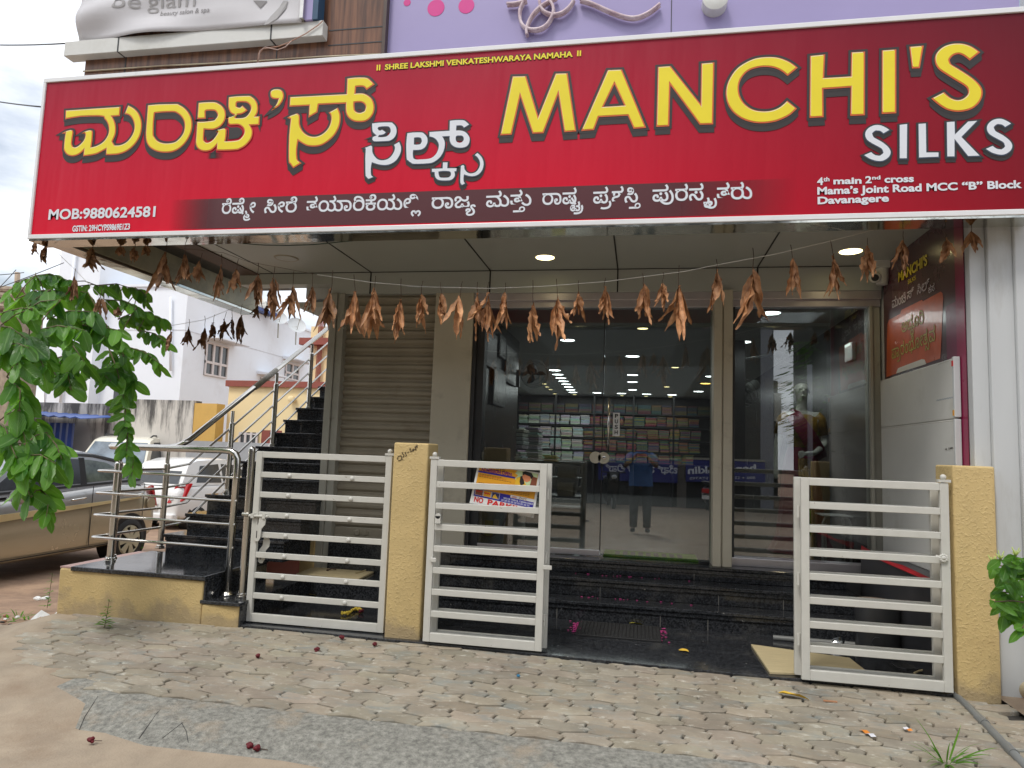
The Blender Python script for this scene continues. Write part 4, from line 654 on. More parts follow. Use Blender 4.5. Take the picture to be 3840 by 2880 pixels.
f=MB(); f.lathe((pl.x+.062,6.173,pl.z),(0,-1,0),[(0,.016),(.004,.016),(.006,.012)],18); f.build('lock_cylinder',m_steel,lc,auto=40)
pu=gY(2311,1586,6.19); f=MB(); f.box(pu.x-.030,pu.x+.030,6.190,6.1945,pu.z-.075*1.55,pu.z+.075*1.2); st=f.build('push_sticker',m_paper,dr)
for i,ch in enumerate('PUSH'):
    z=pu.z+.045-i*.048; text(st,'lettering',ch,(pu.x-.013,6.19,z),(pu.x+.015,6.19,z),.034,FRONT,m_black,offset=.025)
f=MB(); f.box(.600,.668,6.04,6.30,.417,2.742); f.box(.678,.755,6.05,6.30,.417,2.742); f.box(.664,.682,6.07,6.30,.417,2.742); f.build('door_post',m_colp,P,bevel=.006)
f=MB(); f.box(.79,1.862,6.195,6.207,.50,2.605); wn=f.build('show_window',m_glass,P)
f=MB(); f.box(.757,.788,6.17,6.3,.46,2.615); f.build('window_edge',m_dark,wn)
f=MB(); f.box(.76,1.95,6.165,6.3,.417,.485); f.build('window_sill',m_alu,P,bevel=.004)
f=MB(); f.box(1.862,1.885,6.15,6.3,.485,2.615); f.box(1.885,1.95,6.18,6.3,.485,2.615); f.build('window_frame',m_frm,wn,bevel=.003)
# canopy: fascia, ceiling boards, black joints
ZC=2.95
f=MB(); f.box(-2.93,1.95,6.115,6.30,2.742,ZC); f.build('fascia',m_soffit,P,bevel=.004)
f=MB(); f.box(-3.93,-2.93,6.14,6.30,2.845,ZC+.05); f.build('fascia_return',m_soffit,P,bevel=.004)
f=MB(); f.box(-3.72,2.6,4.50,6.14,ZC,ZC+.05); f.build('canopy_ceiling',m_soffit,P)
JX=[gY(1389,1060,6.11).x,gY(1837,1060,6.11).x,gY(2316,1060,6.11).x,gY(2841,1040,6.11).x]
f=MB()
for x in JX: f.box(x-.006,x+.006,6.111,6.13,2.742,ZC); f.box(x-.006,x+.006,4.5,6.112,ZC-.003,ZC+.01)
f.box(-3.7,1.95,6.105,6.117,ZC-.005,ZC+.006); f.box(-3.56,-3.552,4.5,6.11,ZC-.003,ZC+.01)
f.build('panel_joint',m_black,P)
f=MB(); f.box(-3.93,-3.72,4.5,6.5,ZC-.01,ZC+.14); f.build('canopy_edge_board',W('brown_edge_board',(.085,.055,.042),.6,var=.15),P)
f=MB(); f.box(-4.42,-3.93,4.5,7.2,ZC+.09,ZC+.14); f.build('canopy_slab',m_dark,P)
f=MB(); f.box(-4.57,-4.40,4.5,7.25,2.767,3.1); 
f.build('canopy_side_beam',[m_mirror],P,bevel=.004)
f=MB(); f.box(-4.399,-4.385,4.5,7.25,2.80,3.05); f.build('beam_inner_board',W('weathered_beam_board',(.45,.42,.30),.55,var=.2,scale=3,dirt=(.2,.19,.15),dscale=1.6,dlo=.5,dhi=.7),P)
f=MB(); f.box(-4.57,2.66,4.54,6.6,ZC+.2,3.35); f.box(-3.3,2.66,6.31,6.6,2.742,3.4); f.build('canopy_roof',m_wall,P)
# right wall, pilasters, plinth
f=MB(); f.box(1.965,4.6,4.68,6.6,-.2,3.2); f.build('side_wall',m_wall,P)
f=MB(); f.box(1.965,2.055,4.60,4.68,-.1,2.95); f.box(2.055,2.19,4.57,4.68,-.1,2.95); f.box(2.19,2.62,4.545,4.68,-.1,2.95); f.build('pilaster',m_wall,P,bevel=.006)
f=MB(); f.box(2.40,2.62,4.52,4.545,1.9,2.95); f.build('pilaster_edge',m_byel,P)
f=MB(); f.box(1.76,1.965,4.72,6.12,-.05,.60); f.build('wall_plinth',W('dark_plinth',(.045,.045,.05),.5,var=.2,scale=5),P,bevel=.004)
# first floor
def lam(x0,x1,Y,z0,z1,name,m): f=MB(); f.box(x0,x1,Y,Y+.25,z0,z1); return f.build(name,m,P)
YB=4.66
xl=gY(318,262,YB).x; xr=gY(1441,150,YB).x; zt=6.4
lam(xl,xr-.004,YB,3.6,zt,'wood_cladding',m_lam)
f=MB()
for px in (470,1034): x=gY(px,250,YB-.002).x; f.box(x-.004,x+.004,YB-.003,YB+.01,3.9,zt)
z=gY(1300,160,YB).z; 
for py in (106,162): z=gY(1350,py,YB).z; f.box(gY(1235,100,YB).x,xr-.01,YB-.003,YB+.01,z-.004,z+.004)
f.build('cladding_joint',m_dark,P)
lam(xr,gY(3822,30,YB+.02).x,YB+.02,3.6,zt,'lilac_cladding',m_purp)
f=MB(); x=gY(2518,60,YB).x; f.box(x-.0025,x+.0025,YB+.017,YB+.03,3.9,zt); f.build('cladding_joint',m_dark,P)
f=MB(); f.box(xr-.004,xr+.02,YB-.035,YB+.2,3.6,zt); f.build('cladding_corner',W('corner_trim',(.06,.035,.025),.4,var=.1),P)
lam(2.6,8,YB+.3,3.2,zt,'neighbour_cladding',m_wall)
# ledge under the salon banner
YLf=YB-.08
a=gY(244,152,YLf); b=gY(240,206,YLf); c=gY(1212,80,YLf); d=gY(1212,136,YLf)
f=MB(); f.box(a.x,c.x,YLf,YB+.02,(b.z+d.z)/2,(a.z+c.z)/2); lg=f.build('window_ledge',m_white,P,bevel=.004)
f=MB()
for px in (443,1013): x=gY(px,170,YLf).x; f.box(x-.006,x+.006,YLf-.002,YB,(b.z+d.z)/2-.002,(a.z+c.z)/2+.002)
f.build('ledge_joint',m_dark,lg)
LZ=(a.z+c.z)/2; LX0,LX1=a.x,c.x
f=MB(); f.box(gY(1139,40,YB-.1).x,gY(1172,40,YB-.1).x,YB-.10,YB,LZ,zt); f.build('window_side_panel',m_purp,P)
f=MB(); f.box(gY(1172,40,YB-.1).x,gY(1192,40,YB-.1).x,YB-.10,YB,LZ,zt); f.build('window_blue_strip',W('blue_strip',(.02,.07,.14),.4),P)
f=MB(); f.box(gY(1126,40,YB-.12).x,gY(1139,40,YB-.12).x,YB-.13,YB,LZ,zt); f.build('window_metal_strip',m_steel,P)
# pink dots on the lilac cladding
for px,py,r in ((1527,10,15),(1635,30,36),(1749,22,33)):
    p=gY(px,py,YB+.02); rr=r/FPX*4.75; f=MB(); f.lathe((p.x,YB+.0205,p.z),(0,-1,0),[(0,rr),(.003,rr)],32); f.build('pink_dot',m_pink,P)
# ---- interior shell
f=MB(); f.box(-3.4,1.93,6.23,17,.2,.415); f.build('shop_floor',m_floor,P)
ZI=2.66
f=MB(); f.box(-3.4,1.93,6.32,17,ZI,ZI+.05); f.build('interior_ceiling',m_intc,P)
f=MB(); f.box(-1.60,-1.50,6.31,8.42,.415,ZI); f.box(-3.4,-1.60,8.32,8.42,.415,ZI); f.box(-3.5,-3.4,8.4,17,.415,ZI); f.box(-3.5,1.93,16.9,17,.415,ZI); f.build('interior_wall',m_int,P)
f=MB(); f.box(1.88,1.96,6.31,17,.415,ZI); f.build('interior_side_wall',m_int,P)
f=MB(); f.box(1.02,1.16,8.2,8.34,.415,ZI); f.build('interior_pillar',m_int,P)
# ================================================================= SHOP SIGN
YS=4.36
bl,br=gY(101,897,YS),gY(3840,810,YS); tl_,tr_=gY(170,296,YS),gY(3821,19,YS)
SX0=-4.572; SZ0=2.764; SZ1=4.035; SX1=max(br.x,tr_.x)+.06
sign=thing('shop_sign','long crimson shop signboard lettered in yellow and white across the canopy','signboard',(0,YS+.1,SZ0))
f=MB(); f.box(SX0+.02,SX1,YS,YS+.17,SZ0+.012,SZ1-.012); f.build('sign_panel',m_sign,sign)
f=MB(); tw=.034
f.box(SX0,SX1+.02,YS-.012,YS+.175,SZ0,SZ0+tw); f.box(SX0,SX1+.02,YS-.012,YS+.175,SZ1-tw,SZ1); f.box(SX0,SX0+.024,YS-.0125,YS+.175,SZ0+tw,SZ1-tw); f.box(SX1-.0,SX1+.02,YS-.0125,YS+.175,SZ0+tw,SZ1-tw)
f.build('sign_frame',m_red,sign,bevel=.004)
f=MB(); f.box(SX0+.01,SX1,YS-.004,YS+.17,SZ0-.014,SZ0-.001); f.build('sign_underside',m_mirror,sign)
def S(cr,pts): return [(lambda p:(p.x,p.z))(gY(*cr(px,py),YS)) for px,py in pts]
def slay(contours,dx,dz,off,lift,mb): return lay(curve_mesh([[(x+dx,z+dz) for x,z in c] for c in contours],off),lambda u,v,l:Vector((u,YS-l,v)),mb,lift=lift)
def layered(name,contours,face,rim,hi,sh=.045,out=.016,inn=.0085,up=(-.002,.004)):
    mb=MB(); n=6
    for i in range(n): slay(contours,.0,-sh*(i+1)/n,out*.45,.001+.0003*i,mb)
    slay(contours,0,.0,out,.0035,mb)
    r=mb.build('letter_shadow',m_sh,sign)
    slay(contours,0,0,0,.0055,MB()).build('letter_edge',rim,sign)
    if hi is not None: slay(contours,up[0]-.001,up[1]+.002,-inn,.0062,MB()).build('letter_highlight',hi,sign)
    o=slay(contours,up[0]*.2,up[1]*.2 if hi is not None else up[1],-inn,.007,MB()).build(name,face,sign)
    return o
ck1=crop(200,380,700); ckc=lambda x,y:(720+x*280/1858,340+y*280/1858); ckb=lambda x,y:(950+x*500/2127,270+y*500/2127); ckw=crop(1330,420,520)
c2_=crop(1270,0,1300); c3_=crop(2540,0,1300)
def SP(cr,pts,it=2): return smooth_poly(S(cr,pts),48,it)
YEL=[
 [SP(ck1,[(152,112),(805,68),(795,178),(705,185),(735,240),(750,310),(745,390),(722,450),(708,480),(735,525),(800,522),(870,490),(925,430),(958,360),(965,290),(945,220),(905,170),(850,155),(893,50),(960,85),(1015,140),(1050,220),(1058,300),(1040,400),(1000,480),(940,550),(860,605),(760,635),(628,640),(632,572),(570,605),(500,635),(360,655),(368,585),(330,620),(285,645),(230,655),(175,640),(140,600),(130,550),(150,385),(105,385),(150,360),(215,342),(240,350),(245,375),(228,500),(240,540),(265,548),(300,535),(345,495),(375,450),(385,400),(375,382),(340,385),(380,362),(440,345),(470,352),(476,375),(458,548),(520,532),(585,495),(630,445),(658,385),(662,320),(645,260),(610,210),(555,182),(148,218)])],
 [SP(ck1,[(1125,50),(1440,34),(1500,45),(1570,90),(1625,160),(1652,240),(1650,330),(1620,420),(1570,500),(1500,565),(1420,603),(1330,612),(1240,600),(1160,560),(1115,500),(1100,420),(1105,300)]),SP(ck1,[(1210,145),(1410,132),(1470,145),(1520,185),(1552,240),(1560,310),(1545,380),(1505,440),(1450,485),(1380,500),(1310,498),(1250,475),(1210,430),(1195,370)][::-1])],
 [SP(ckc,[(170,312),(530,290),(660,320),(770,395),(840,500),(855,620),(835,740),(770,850),(680,930),(570,975),(490,985),(325,975),(310,1180),(320,1250),(370,1295),(430,1295),(510,1250),(590,1160),(650,1060),(640,1035),(595,1045),(680,985),(800,945),(860,965),(875,1010),(845,1265),(1130,1245),(1220,1200),(1290,1110),(1310,1020),(1280,940),(1210,880),(1130,860),(970,865),(920,835),(905,790),(910,710),(862,708),(1070,620),(980,570),(930,490),(912,400),(922,170),(1400,135),(1500,160),(1590,235),(1645,340),(1660,460),(1640,570),(1595,650),(1705,645),(1690,865),(1465,875),(1510,960),(1525,1040),(1500,1180),(1430,1290),(1330,1390),(1200,1460),(1080,1490),(620,1498),(625,1370),(560,1440),(470,1500),(350,1522),(230,1500),(140,1430),(100,1320),(110,1150),(135,780),(520,755),(590,720),(640,650),(640,590),(600,530),(540,505),(375,510),(350,530),(355,705),(142,716)]),
  SP(ckc,[(1125,320),(1150,300),(1330,298),(1410,330),(1465,400),(1470,480),(1430,570),(1360,650),(1270,685),(1100,690),(1110,640),(1150,605),(1240,595),(1330,550),(1395,500),(1265,375),(1225,420),(1180,430),(1120,400)][::-1])],
 [SP(ckb,[(275,340),(300,300),(350,280),(420,280),(470,305),(495,360),(490,430),(455,500),(400,560),(290,625),(330,580),(380,510),(405,440),(330,435),(285,405)])],
 [SP(ckb,[(590,405),(1490,358),(1500,110),(1780,92),(1870,130),(1940,205),(1810,295),(1780,255),(1740,240),(1645,245),(1635,350),(1740,345),(1830,375),(1910,450),(1940,560),(1925,660),(1870,745),(1790,795),(1690,805),(1600,790),(1520,735),(1480,650),(1478,510),(1050,528),(1030,650),(885,735),(895,545),(580,560)]),SP(ckb,[(1620,495),(1720,490),(1775,520),(1795,570),(1775,630),(1720,655),(1660,645),(1625,605)][::-1])],
 [SP(ckb,[(545,735),(700,668),(740,690),(750,740),(750,830),(780,920),(840,990),(920,1030),(1010,1035),(1100,1000),(1180,930),(1225,850),(1245,760),(1235,690),(1205,655),(1355,575),(1395,680),(1395,800),(1360,920),(1290,1030),(1190,1120),(1080,1180),(950,1195),(840,1175),(725,1105),(710,1390),(775,1460),(645,1540),(590,1470),(565,1380),(600,760)])],
 [SP(c2_,[(1032,866),(1110,490),(1198,488),(1275,745),(1385,472),(1462,470),(1517,840),(1440,846),(1402,605),(1308,852),(1238,855),(1160,620),(1105,862)],0)],
 [SP(c2_,[(1548,838),(1717,450),(1808,446),(1962,818),(1882,824),(1845,740),(1660,750),(1630,832)],0),SP(c2_,[(1690,684),(1760,540),(1822,675)][::-1],0)],
 [SP(c3_,[(-134,812),(-125,430),(-43,424),(148,665),(152,408),(236,401),(228,796),(142,798),(-45,545),(-52,808)],0)],
 [SP(c3_,[(768,435),(720,400),(650,372),(580,366),(500,375),(430,405),(370,450),(325,520),(308,590),(318,660),(355,720),(420,765),(500,787),(580,786),(650,770),(720,735),(762,695),(700,645),(655,685),(600,708),(540,712),(480,700),(430,665),(400,615),(392,560),(405,510),(440,465),(490,440),(550,430),(610,435),(660,455),(702,488)])],
 [SP(c3_,[(842,755),(845,360),(942,350),(935,500),(1105,490),(1108,337),(1196,332),(1195,738),(1102,742),(1105,560),(930,572),(932,750)],0)],
 [SP(c3_,[(1302,730),(1303,325),(1395,318),(1395,725)],0)],
 [SP(c3_,[(1478,302),(1570,294),(1545,438),(1495,440)],0)],
 [SP(c3_,[(1930,337),(1862,390),(1825,360),(1790,348),(1755,360),(1735,385),(1745,412),(1790,440),(1860,485),(1915,530),(1945,580),(1935,640),(1890,690),(1830,712),(1770,715),(1710,700),(1660,668),(1618,632),(1700,590),(1740,625),(1780,640),(1815,635),(1845,612),(1852,585),(1835,555),(1780,520),(1715,480),(1660,440),(1640,390),(1650,345),(1690,305),(1750,283),(1820,282),(1880,302)])]]
SS=[(1358,835),(1312,862),(1290,845),(1262,843),(1245,858),(1255,880),(1300,905),(1345,940),(1363,975),(1350,1010),(1310,1035),(1265,1035),(1220,1020),(1182,995),(1235,972),(1262,992),(1290,995),(1308,980),(1298,957),(1250,930),(1205,900),(1192,860),(1210,825),(1250,803),(1300,803)]
WHT=[
 [SP(ckw,[(148,585),(265,540),(292,560),(295,640),(320,700),(370,755),(440,775),(520,760),(580,715),(625,645),(640,580),(620,535),(718,480),(750,560),(750,640),(720,720),(670,790),(600,840),(520,865),(440,865),(360,850),(285,825),(275,1010),(318,1050),(225,1090),(185,1050),(170,980),(175,600)])],
 [SP(ckw,[(278,190),(560,172),(620,190),(665,240),(682,310),(670,380),(630,440),(570,475),(500,485),(310,488),(278,450),(285,425),(245,425),(340,385),(300,350),(280,300)]),SP(ckw,[(380,275),(390,260),(520,250),(560,270),(572,310),(560,350),(520,390),(470,405),(390,405),(400,388),(470,375),(515,335),(440,285),(420,300),(395,300)][::-1])],
 [SP(ckw,[(838,345),(1050,330),(1120,355),(1170,420),(1172,500),(1140,570),(1090,610),(1030,625),(945,628),(945,730),(975,760),(1040,762),(1190,750),(1260,715),(1310,655),(1335,580),(1335,520),(1300,460),(1250,425),(1190,412),(1190,325),(1510,305),(1515,148),(1720,135),(1790,165),(1842,215),(1745,275),(1720,245),(1690,235),(1635,238),(1630,300),(1720,305),(1790,340),(1840,410),(1845,480),(1820,540),(1770,580),(1680,592),(1600,578),(1545,540),(1515,480),(1512,405),(1415,410),(1445,470),(1450,550),(1425,650),(1370,740),(1290,805),(1200,838),(960,848),(900,830),(850,790),(825,740)]),
  SP(ckw,[(960,430),(1040,428),(1065,455),(1065,490),(1040,522),(958,525)][::-1]),SP(ckw,[(1625,415),(1640,400),(1710,400),(1735,430),(1730,465),(1700,492),(1660,492),(1630,470)][::-1])],
 [SP(ckw,[(1228,912),(1400,905),(1405,808),(1495,808),(1490,902),(1640,900),(1632,965),(1605,968),(1610,1030),(1570,1090),(1500,1112),(1390,1112),(1320,1095),(1280,1045),(1272,980),(1228,975)]),SP(ckw,[(1350,970),(1500,965),(1530,990),(1530,1020),(1500,1048),(1390,1052),(1360,1030)][::-1])],
 [SP(ckw,[(1660,882),(1735,848),(1760,870),(1765,920),(1800,965),(1850,985),(1920,970),(1970,920),(1995,850),(1985,790),(1950,735),(1905,700),(1962,655),(2030,720),(2065,800),(2065,880),(2035,960),(1975,1020),(1900,1045),(1830,1042),(1755,1020),(1750,1110),(1775,1155),(1715,1188),(1685,1150),(1680,1080),(1690,885)])],
 [SP(c3_,SS)],[SP(c3_,[(1412,1020),(1412,800),(1468,793),(1466,1020)],0)],[SP(c3_,[(1535,1015),(1532,793),(1587,790),(1590,975),(1668,975),(1668,1010)],0)],
 [SP(c3_,[(1715,1008),(1712,782),(1770,778),(1772,855),(1850,778),(1920,772),(1815,880),(1935,1003),(1850,1006),(1770,905),(1770,1008)],0)],
 [SP(c3_,[(x+775,y-40) for x,y in SS])]]
for c in YEL: layered('letter',c,m_yl,m_or,m_cream)
for c in WHT: layered('letter',c,m_ltw,m_sil,None,sh=.024,out=.0095,inn=.004,up=(0,.003))
def SPt(x,y): return gY(x,y,YS)
def stext(s,p0,p1,h,m,off=.02,kn=False,lift=.004,name='lettering',cap=None,space=1.0): return text(sign,name,s,SPt(*p0),SPt(*p1),h,FRONT,m,off,lift,kn,cap,space)
hpx=lambda x,y0,y1:abs(SPt(x,y0).z-SPt(x,y1).z)
stext('SHREE LAKSHMI VENKATESHWARAYA NAMAHA',c2_(293,448),c2_(1495,364),hpx(1500,263,240)*.95,m_sh,.075,lift=.003,name='dark_lettering',cap=.73)
stext('SHREE LAKSHMI VENKATESHWARAYA NAMAHA',c2_(296,447),c2_(1493,364),hpx(1500,263,240)*.88,m_yl,.03,lift=.005,cap=.73)
for xx,yy in ((247,452),(262,451),(1526,361),(1542,360)):
    a=SPt(*c2_(xx,yy)); b=SPt(*c2_(xx+1,yy-36)); f=MB(); f.box(a.x-.005,a.x+.005,YS-.005,YS-.003,a.z,b.z); f.build('bar_mark',m_yl,sign)
stext('MOB:9880624581',(182,823),(583,812),hpx(190,822,784),m_ltw,.028,cap=.73)
c1_=crop(0,0,1300)
stext('GSTIN: 29HCYPS9869E1Z3',c1_(463,1478),c1_(830,1464),hpx(300,868,846),m_ltw,.035,cap=.73)
ca=crop(3000,660,840)
stext('4',ca(167,90),ca(228,88),hpx(3070,694,667)*1.05,m_ltw,.03,cap=.73); stext('th',ca(230,55),ca(290,52),hpx(3070,694,679)*1.05,m_ltw,.03,cap=.73)
stext('main',ca(328,82),ca(606,75),hpx(3200,690,670)*.92,m_ltw,.035,cap=.55); stext('2',ca(643,72),ca(706,70),hpx(3250,688,662)*1.0,m_ltw,.03,cap=.73); stext('nd',ca(710,37),ca(792,34),hpx(3280,674,661)*1.1,m_ltw,.03,cap=.73)
stext('cross',ca(832,67),ca(1122,58),hpx(3360,684,661)*.85,m_ltw,.035,cap=.55)
stext('Mama\u2019s Joint Road MCC \u201cB\u201d Block',ca(170,184),ca(2190,117),hpx(3070,729,700)*.95,m_ltw,.035,cap=.73)
stext('Davanagere',ca(173,278),ca(876,252),hpx(3070,765,736)*.93,m_ltw,.035,cap=.73)
# printed dark band and the tagline on it
def P2(x,y): p=SPt(x,y); return (p.x,p.z)
b0=[P2(640,747),P2(1270,729),P2(2540,690),P2(2990,667),P2(2990,807),P2(2540,814),P2(1270,845),P2(640,848)]
x0=b0[0][0]; x1=b0[3][0]; z1a,z1b=b0[0][1],b0[3][1]; z0=(b0[5][1]+b0[6][1])/2
f=MB(); f.quad((x0,YS-.002,b0[6][1]),(x1,YS-.002,b0[6][1]),(x1,YS-.002,b0[1][1]),(x0,YS-.002,b0[1][1])); f.build('printed_band',m_band,sign)
T1=[264,269,(120,12),74,0,236,74,264,0,38,157,60,230,240,48,231,124,0,158,60,30,121]; T2=[47,38,111,63,0,158,60,55,(297,10),0,43,122,54,236,111,0,43,276,49,56,(96,30),(65,30),38,49,63]
cb=crop(800,700,1000); cd=crop(1780,660,1100)
for w_,p0,p1 in (([264,269,(120,12),74],(70,226),(350,218)),([236,74,264],(422,218),(692,212)),([38,157,60,230,240,48,231,124],(772,210),(1725,187)),([158,60,30,121],(1810,184),(2178,172))):
    stext(w_,cb(*p0),cb(*p1),hpx(1200,792,746)*.98,m_ltw,3.2,kn=True,cap=157)
for w_,p0,p1 in (([47,38,111,63],(86,236),(428,222)),([158,60,55,(297,10)],(510,218),(820,208)),([43,122,54,236,111],(893,208),(1252,197)),([43,276,49,56,(96,30),(65,34),38,49,63],(1340,193),(2092,172))):
    stext(w_,cd(*p0),cd(*p1),hpx(1900,775,727)*.98,m_ltw,3.2,kn=True,cap=157)

# ================================================================= SALON BANNER, LILAC SIGN ORNAMENTS, CABLES
ban=thing('salon_banner','creased grey white salon banner hanging over the white window ledge','banner',(-3.6,YLf+.06,LZ))
def bany(x,z):
    u=(x-XL0)/(XL1-XL0); v=(z-ZB0)/(ZT-ZB0)
    return 4.565+.05*math.sin(9*(v*1.3-u*1.1)+2)*math.exp(-3.6*max(0,u)-1.6*max(0,v))+.018*math.sin(13*(u+v*.7))*math.exp(-1.6*max(0,u))*(1-min(1,max(0,v)))+.010*mnoise.noise(Vector((u*4,v*6,1)))
f=MB(); nx,nz=44,16; A=gY(283,148,4.57); B=gY(1132,86,4.57); XL0,XL1=A.x,B.x; ZB0,ZB1=A.z,B.z; ZT=5.2
for i in range(nx+1):
    for k in range(nz+1):
        u=i/nx; v=k/nz; x=XL0+(XL1-XL0)*u+(.03*(1-u)*v); zb=ZB0+(ZB1-ZB0)*u
        z=zb+(ZT-zb)*v
        f.v.append(Vector((x,bany(x,z),z)))
for i in range(nx):
    for k in range(nz): a=i*(nz+1)+k; f.f.append((a,a+nz+1,a+nz+2,a+1)); f.mi.append(0)
o=f.build('banner_sheet',W('flex_banner_white',(.56,.55,.57),.5,var=.04,scale=3),ban,smooth=True)
o.modifiers.new('thick','SOLIDIFY').thickness=.003
m_gtx=W('banner_grey_print',(.20,.19,.19),.5,var=.02); m_gt2=W('banner_pale_print',(.34,.33,.33),.5,var=.02)
def btext(s,p0,p1,h,m,off=0,cap=.73):
    pf=font_mesh(s,off); fn=fit(pf,gY(*p0,4.56),gY(*p1,4.56),h,FRONT,cap)
    def g_(u,v,l): p=fn(u,v,l); return Vector((p.x,bany(p.x,p.z)-.0035,p.z))
    return lay(pf,g_).build('lettering',m,ban)
hb=gY(450,0,4.56).z-gY(450,31,4.56).z
btext('be',(424,32),(524,30),hb*1.75,m_gt2,.0,.73); btext('glam',(548,27),(730,22),hb*1.75,m_gt2,.0,.73)
btext('beauty salon & spa',(596,55),(786,46),hb*.62,m_gtx,.0,.73)
f=MB(); q=[Vector((p.x,bany(p.x,p.z)-.004,p.z)) for p in [gY(x,y,4.56) for x,y in ((948,0),(1000,0),(975,30))]]; f.add(q,[(0,1,2)]); f.build('printed_shape',m_gtx,ban)
f=MB(); q=[Vector((p.x,bany(p.x,p.z)-.005,p.z)) for p in [gY(x,y,4.56) for x,y in ((1060,0),(1078,0),(1070,30),(1040,70),(1010,90),(990,96),(1015,60),(1045,25))]]; f.add(q,[tuple(range(8))]); f.build('printed_shape',m_gt2,ban)
orn=thing('sign_ornament','pink and white curling metal ornament mounted on the lilac wall panel','sign',(0,YB,4.1))
m_orn=W('weathered_pink_channel',(.55,.36,.42),.4,var=.3,scale=14,col2=(.72,.62,.64))
def ocurve(pts,w_=.018):
    q=[gY(*c2_(x,y),YB-.03) for x,y in pts]; p2=[]
    for i in range(len(q)-1):
        a,b,c,d=q[max(i-1,0)],q[i],q[i+1],q[min(i+2,len(q)-1)]
        for t in (0,.25,.5,.75): p2.append(.5*((2*b)+(c-a)*t+(2*a-5*b+4*c-d)*t*t+(3*b-a-3*c+d)*t**3))
    p2.append(q[-1]); return p2
f=MB()
for pts in ([(1072,22),(1130,18),(1200,0)],[(1185,-5),(1155,60),(1160,130),(1195,175),(1260,185),(1320,160),(1360,100),(1368,40),(1330,-20)],[(1200,222),(1200,170),(1230,100),(1280,45),(1340,5),(1390,-20)],[(1280,0),(1290,45),(1320,75),(1370,90),(1430,75),(1480,30),(1500,-10)],[(1540,-5),(1620,20),(1720,65),(1820,102),(1900,108),(1980,75),(2050,22)]):
    c_=ocurve(pts); f.tube(c_,.011,8); f.tube([p+Vector((0,.028,0)) for p in c_],.012,8)
f.build('ornament_channel',m_orn,orn,smooth=True)
f=MB(); p=gY(2682,-2,YB-.05); f.lathe((p.x,YB+.02,p.z),(0,-1,0),[(0,.085),(.09,.085),(.1,.06),(.102,.03)],24); f.build('round_ornament',m_white,orn,auto=40)
def cable(name,label,pts,r,m,group=None,cat='cable'):
    f=MB(); f.tube(pts,r,6); return f.build(name,m,None,smooth=True,label=label,cat=cat,group=group)
cable('loose_wire','thin copper coloured wire looping over the end of the white window ledge',[gY(*crop(200,0,1300)(x,y),YLf-.01) for x,y in ((1720,132),(1690,160),(1610,215),(1500,272),(1440,295),(1340,312),(1312,340),(1300,405))],.004,W('copper_wire',(.42,.24,.17),.5))
cable('loose_wire','thin pinkish wire curling from the ledge joint down behind the red sign',[gY(*crop(200,0,1300)(x,y),YLf-.014) for x,y in ((1520,262),(1480,300),(1430,318),(1350,300),(1318,325),(1308,404))],.004,W('pale_wire',(.46,.32,.27),.5))
cable('conduit','long thin cream conduit running along the brown cladding above the sign',[gY(*crop(200,0,1300)(x,y),YB-.012) for x,y in ((190,455),(700,420),(1200,396),(1700,362),(2085,345))],.006,m_pvcw,cat='conduit')
def sag(a,b,s,n=14): a=Vector(a);b=Vector(b); return [a.lerp(b,i/n)-Vector((0,0,s*4*(i/n)*(1-i/n))) for i in range(n+1)]
cable('overhead_wire','overhead wire meeting the end of the white window ledge',sag(gY(-300,140,7),gY(246,163,4.6),.05),.006,m_wire)
cable('overhead_wire','overhead wire running to the left edge of the red sign',sag(gY(-300,300,7.5),gY(170,402,4.55),.06),.006,m_wire)
for k,(p0,p1,t) in enumerate((((-120,1120),(240,985),'upper thin wire crossing the pale sky beside the white house'),((-120,1035),(90,1022),'short wire at the edge of the sky above the green tree'),((-60,1135),(60,1012),'slanting stay wire beside the wooden pole'))):
    cable('overhead_wire',t,sag(gY(*p0,13),gY(*p1,14),.02),.009,m_wire)
# ================================================================= GATE POSTS
def post(name,label,x0,x1,y0,y1,zt,skew=0):
    f=MB(); f.hexa([(x0,y0,-.12),(x1,y0-skew,-.12),(x1,y1,-.12),(x0,y1,-.12)],[(x0,y0,zt),(x1,y0-skew,zt),(x1,y1,zt),(x0,y1,zt)])
    return f.build(name,m_yel,None,bevel=.012,seg=3,label=label,cat='gate post',group='yellow gate posts')
pm=post('gate_post','yellow plastered gate post with black scribbled writing near its top',-1.692,-1.44,4.64,4.885,1.335)
post('gate_post','yellow plastered gate post beside the drain pipe and the white side wall',1.79,2.012,4.47,4.72,1.312)
ce=crop(1270,950,1300)
scr=MB()
for st in ([(395,1290),(380,1295),(374,1310),(382,1322),(398,1318),(404,1300),(398,1290),(404,1312),(410,1318)],[(412,1268),(404,1272),(412,1284),(418,1292),(410,1298)],[(430,1268),(422,1272),(430,1282),(434,1290),(426,1296)],[(438,1272),(448,1266)],[(450,1252),(458,1246),(462,1254),(456,1266),(470,1262)],[(474,1248),(470,1258),(478,1260),(482,1250),(474,1248)],[(482,1236),(490,1234),(490,1244),(486,1254),(496,1250)],[(494,1224),(492,1236),(502,1232)],[(500,1220),(502,1240)]):
    q=[gY(*ce(x,y),4.637) for x,y in st]; scr.tube(q,.0022,4)
scr.build('pen_scribble',m_sh,pm)
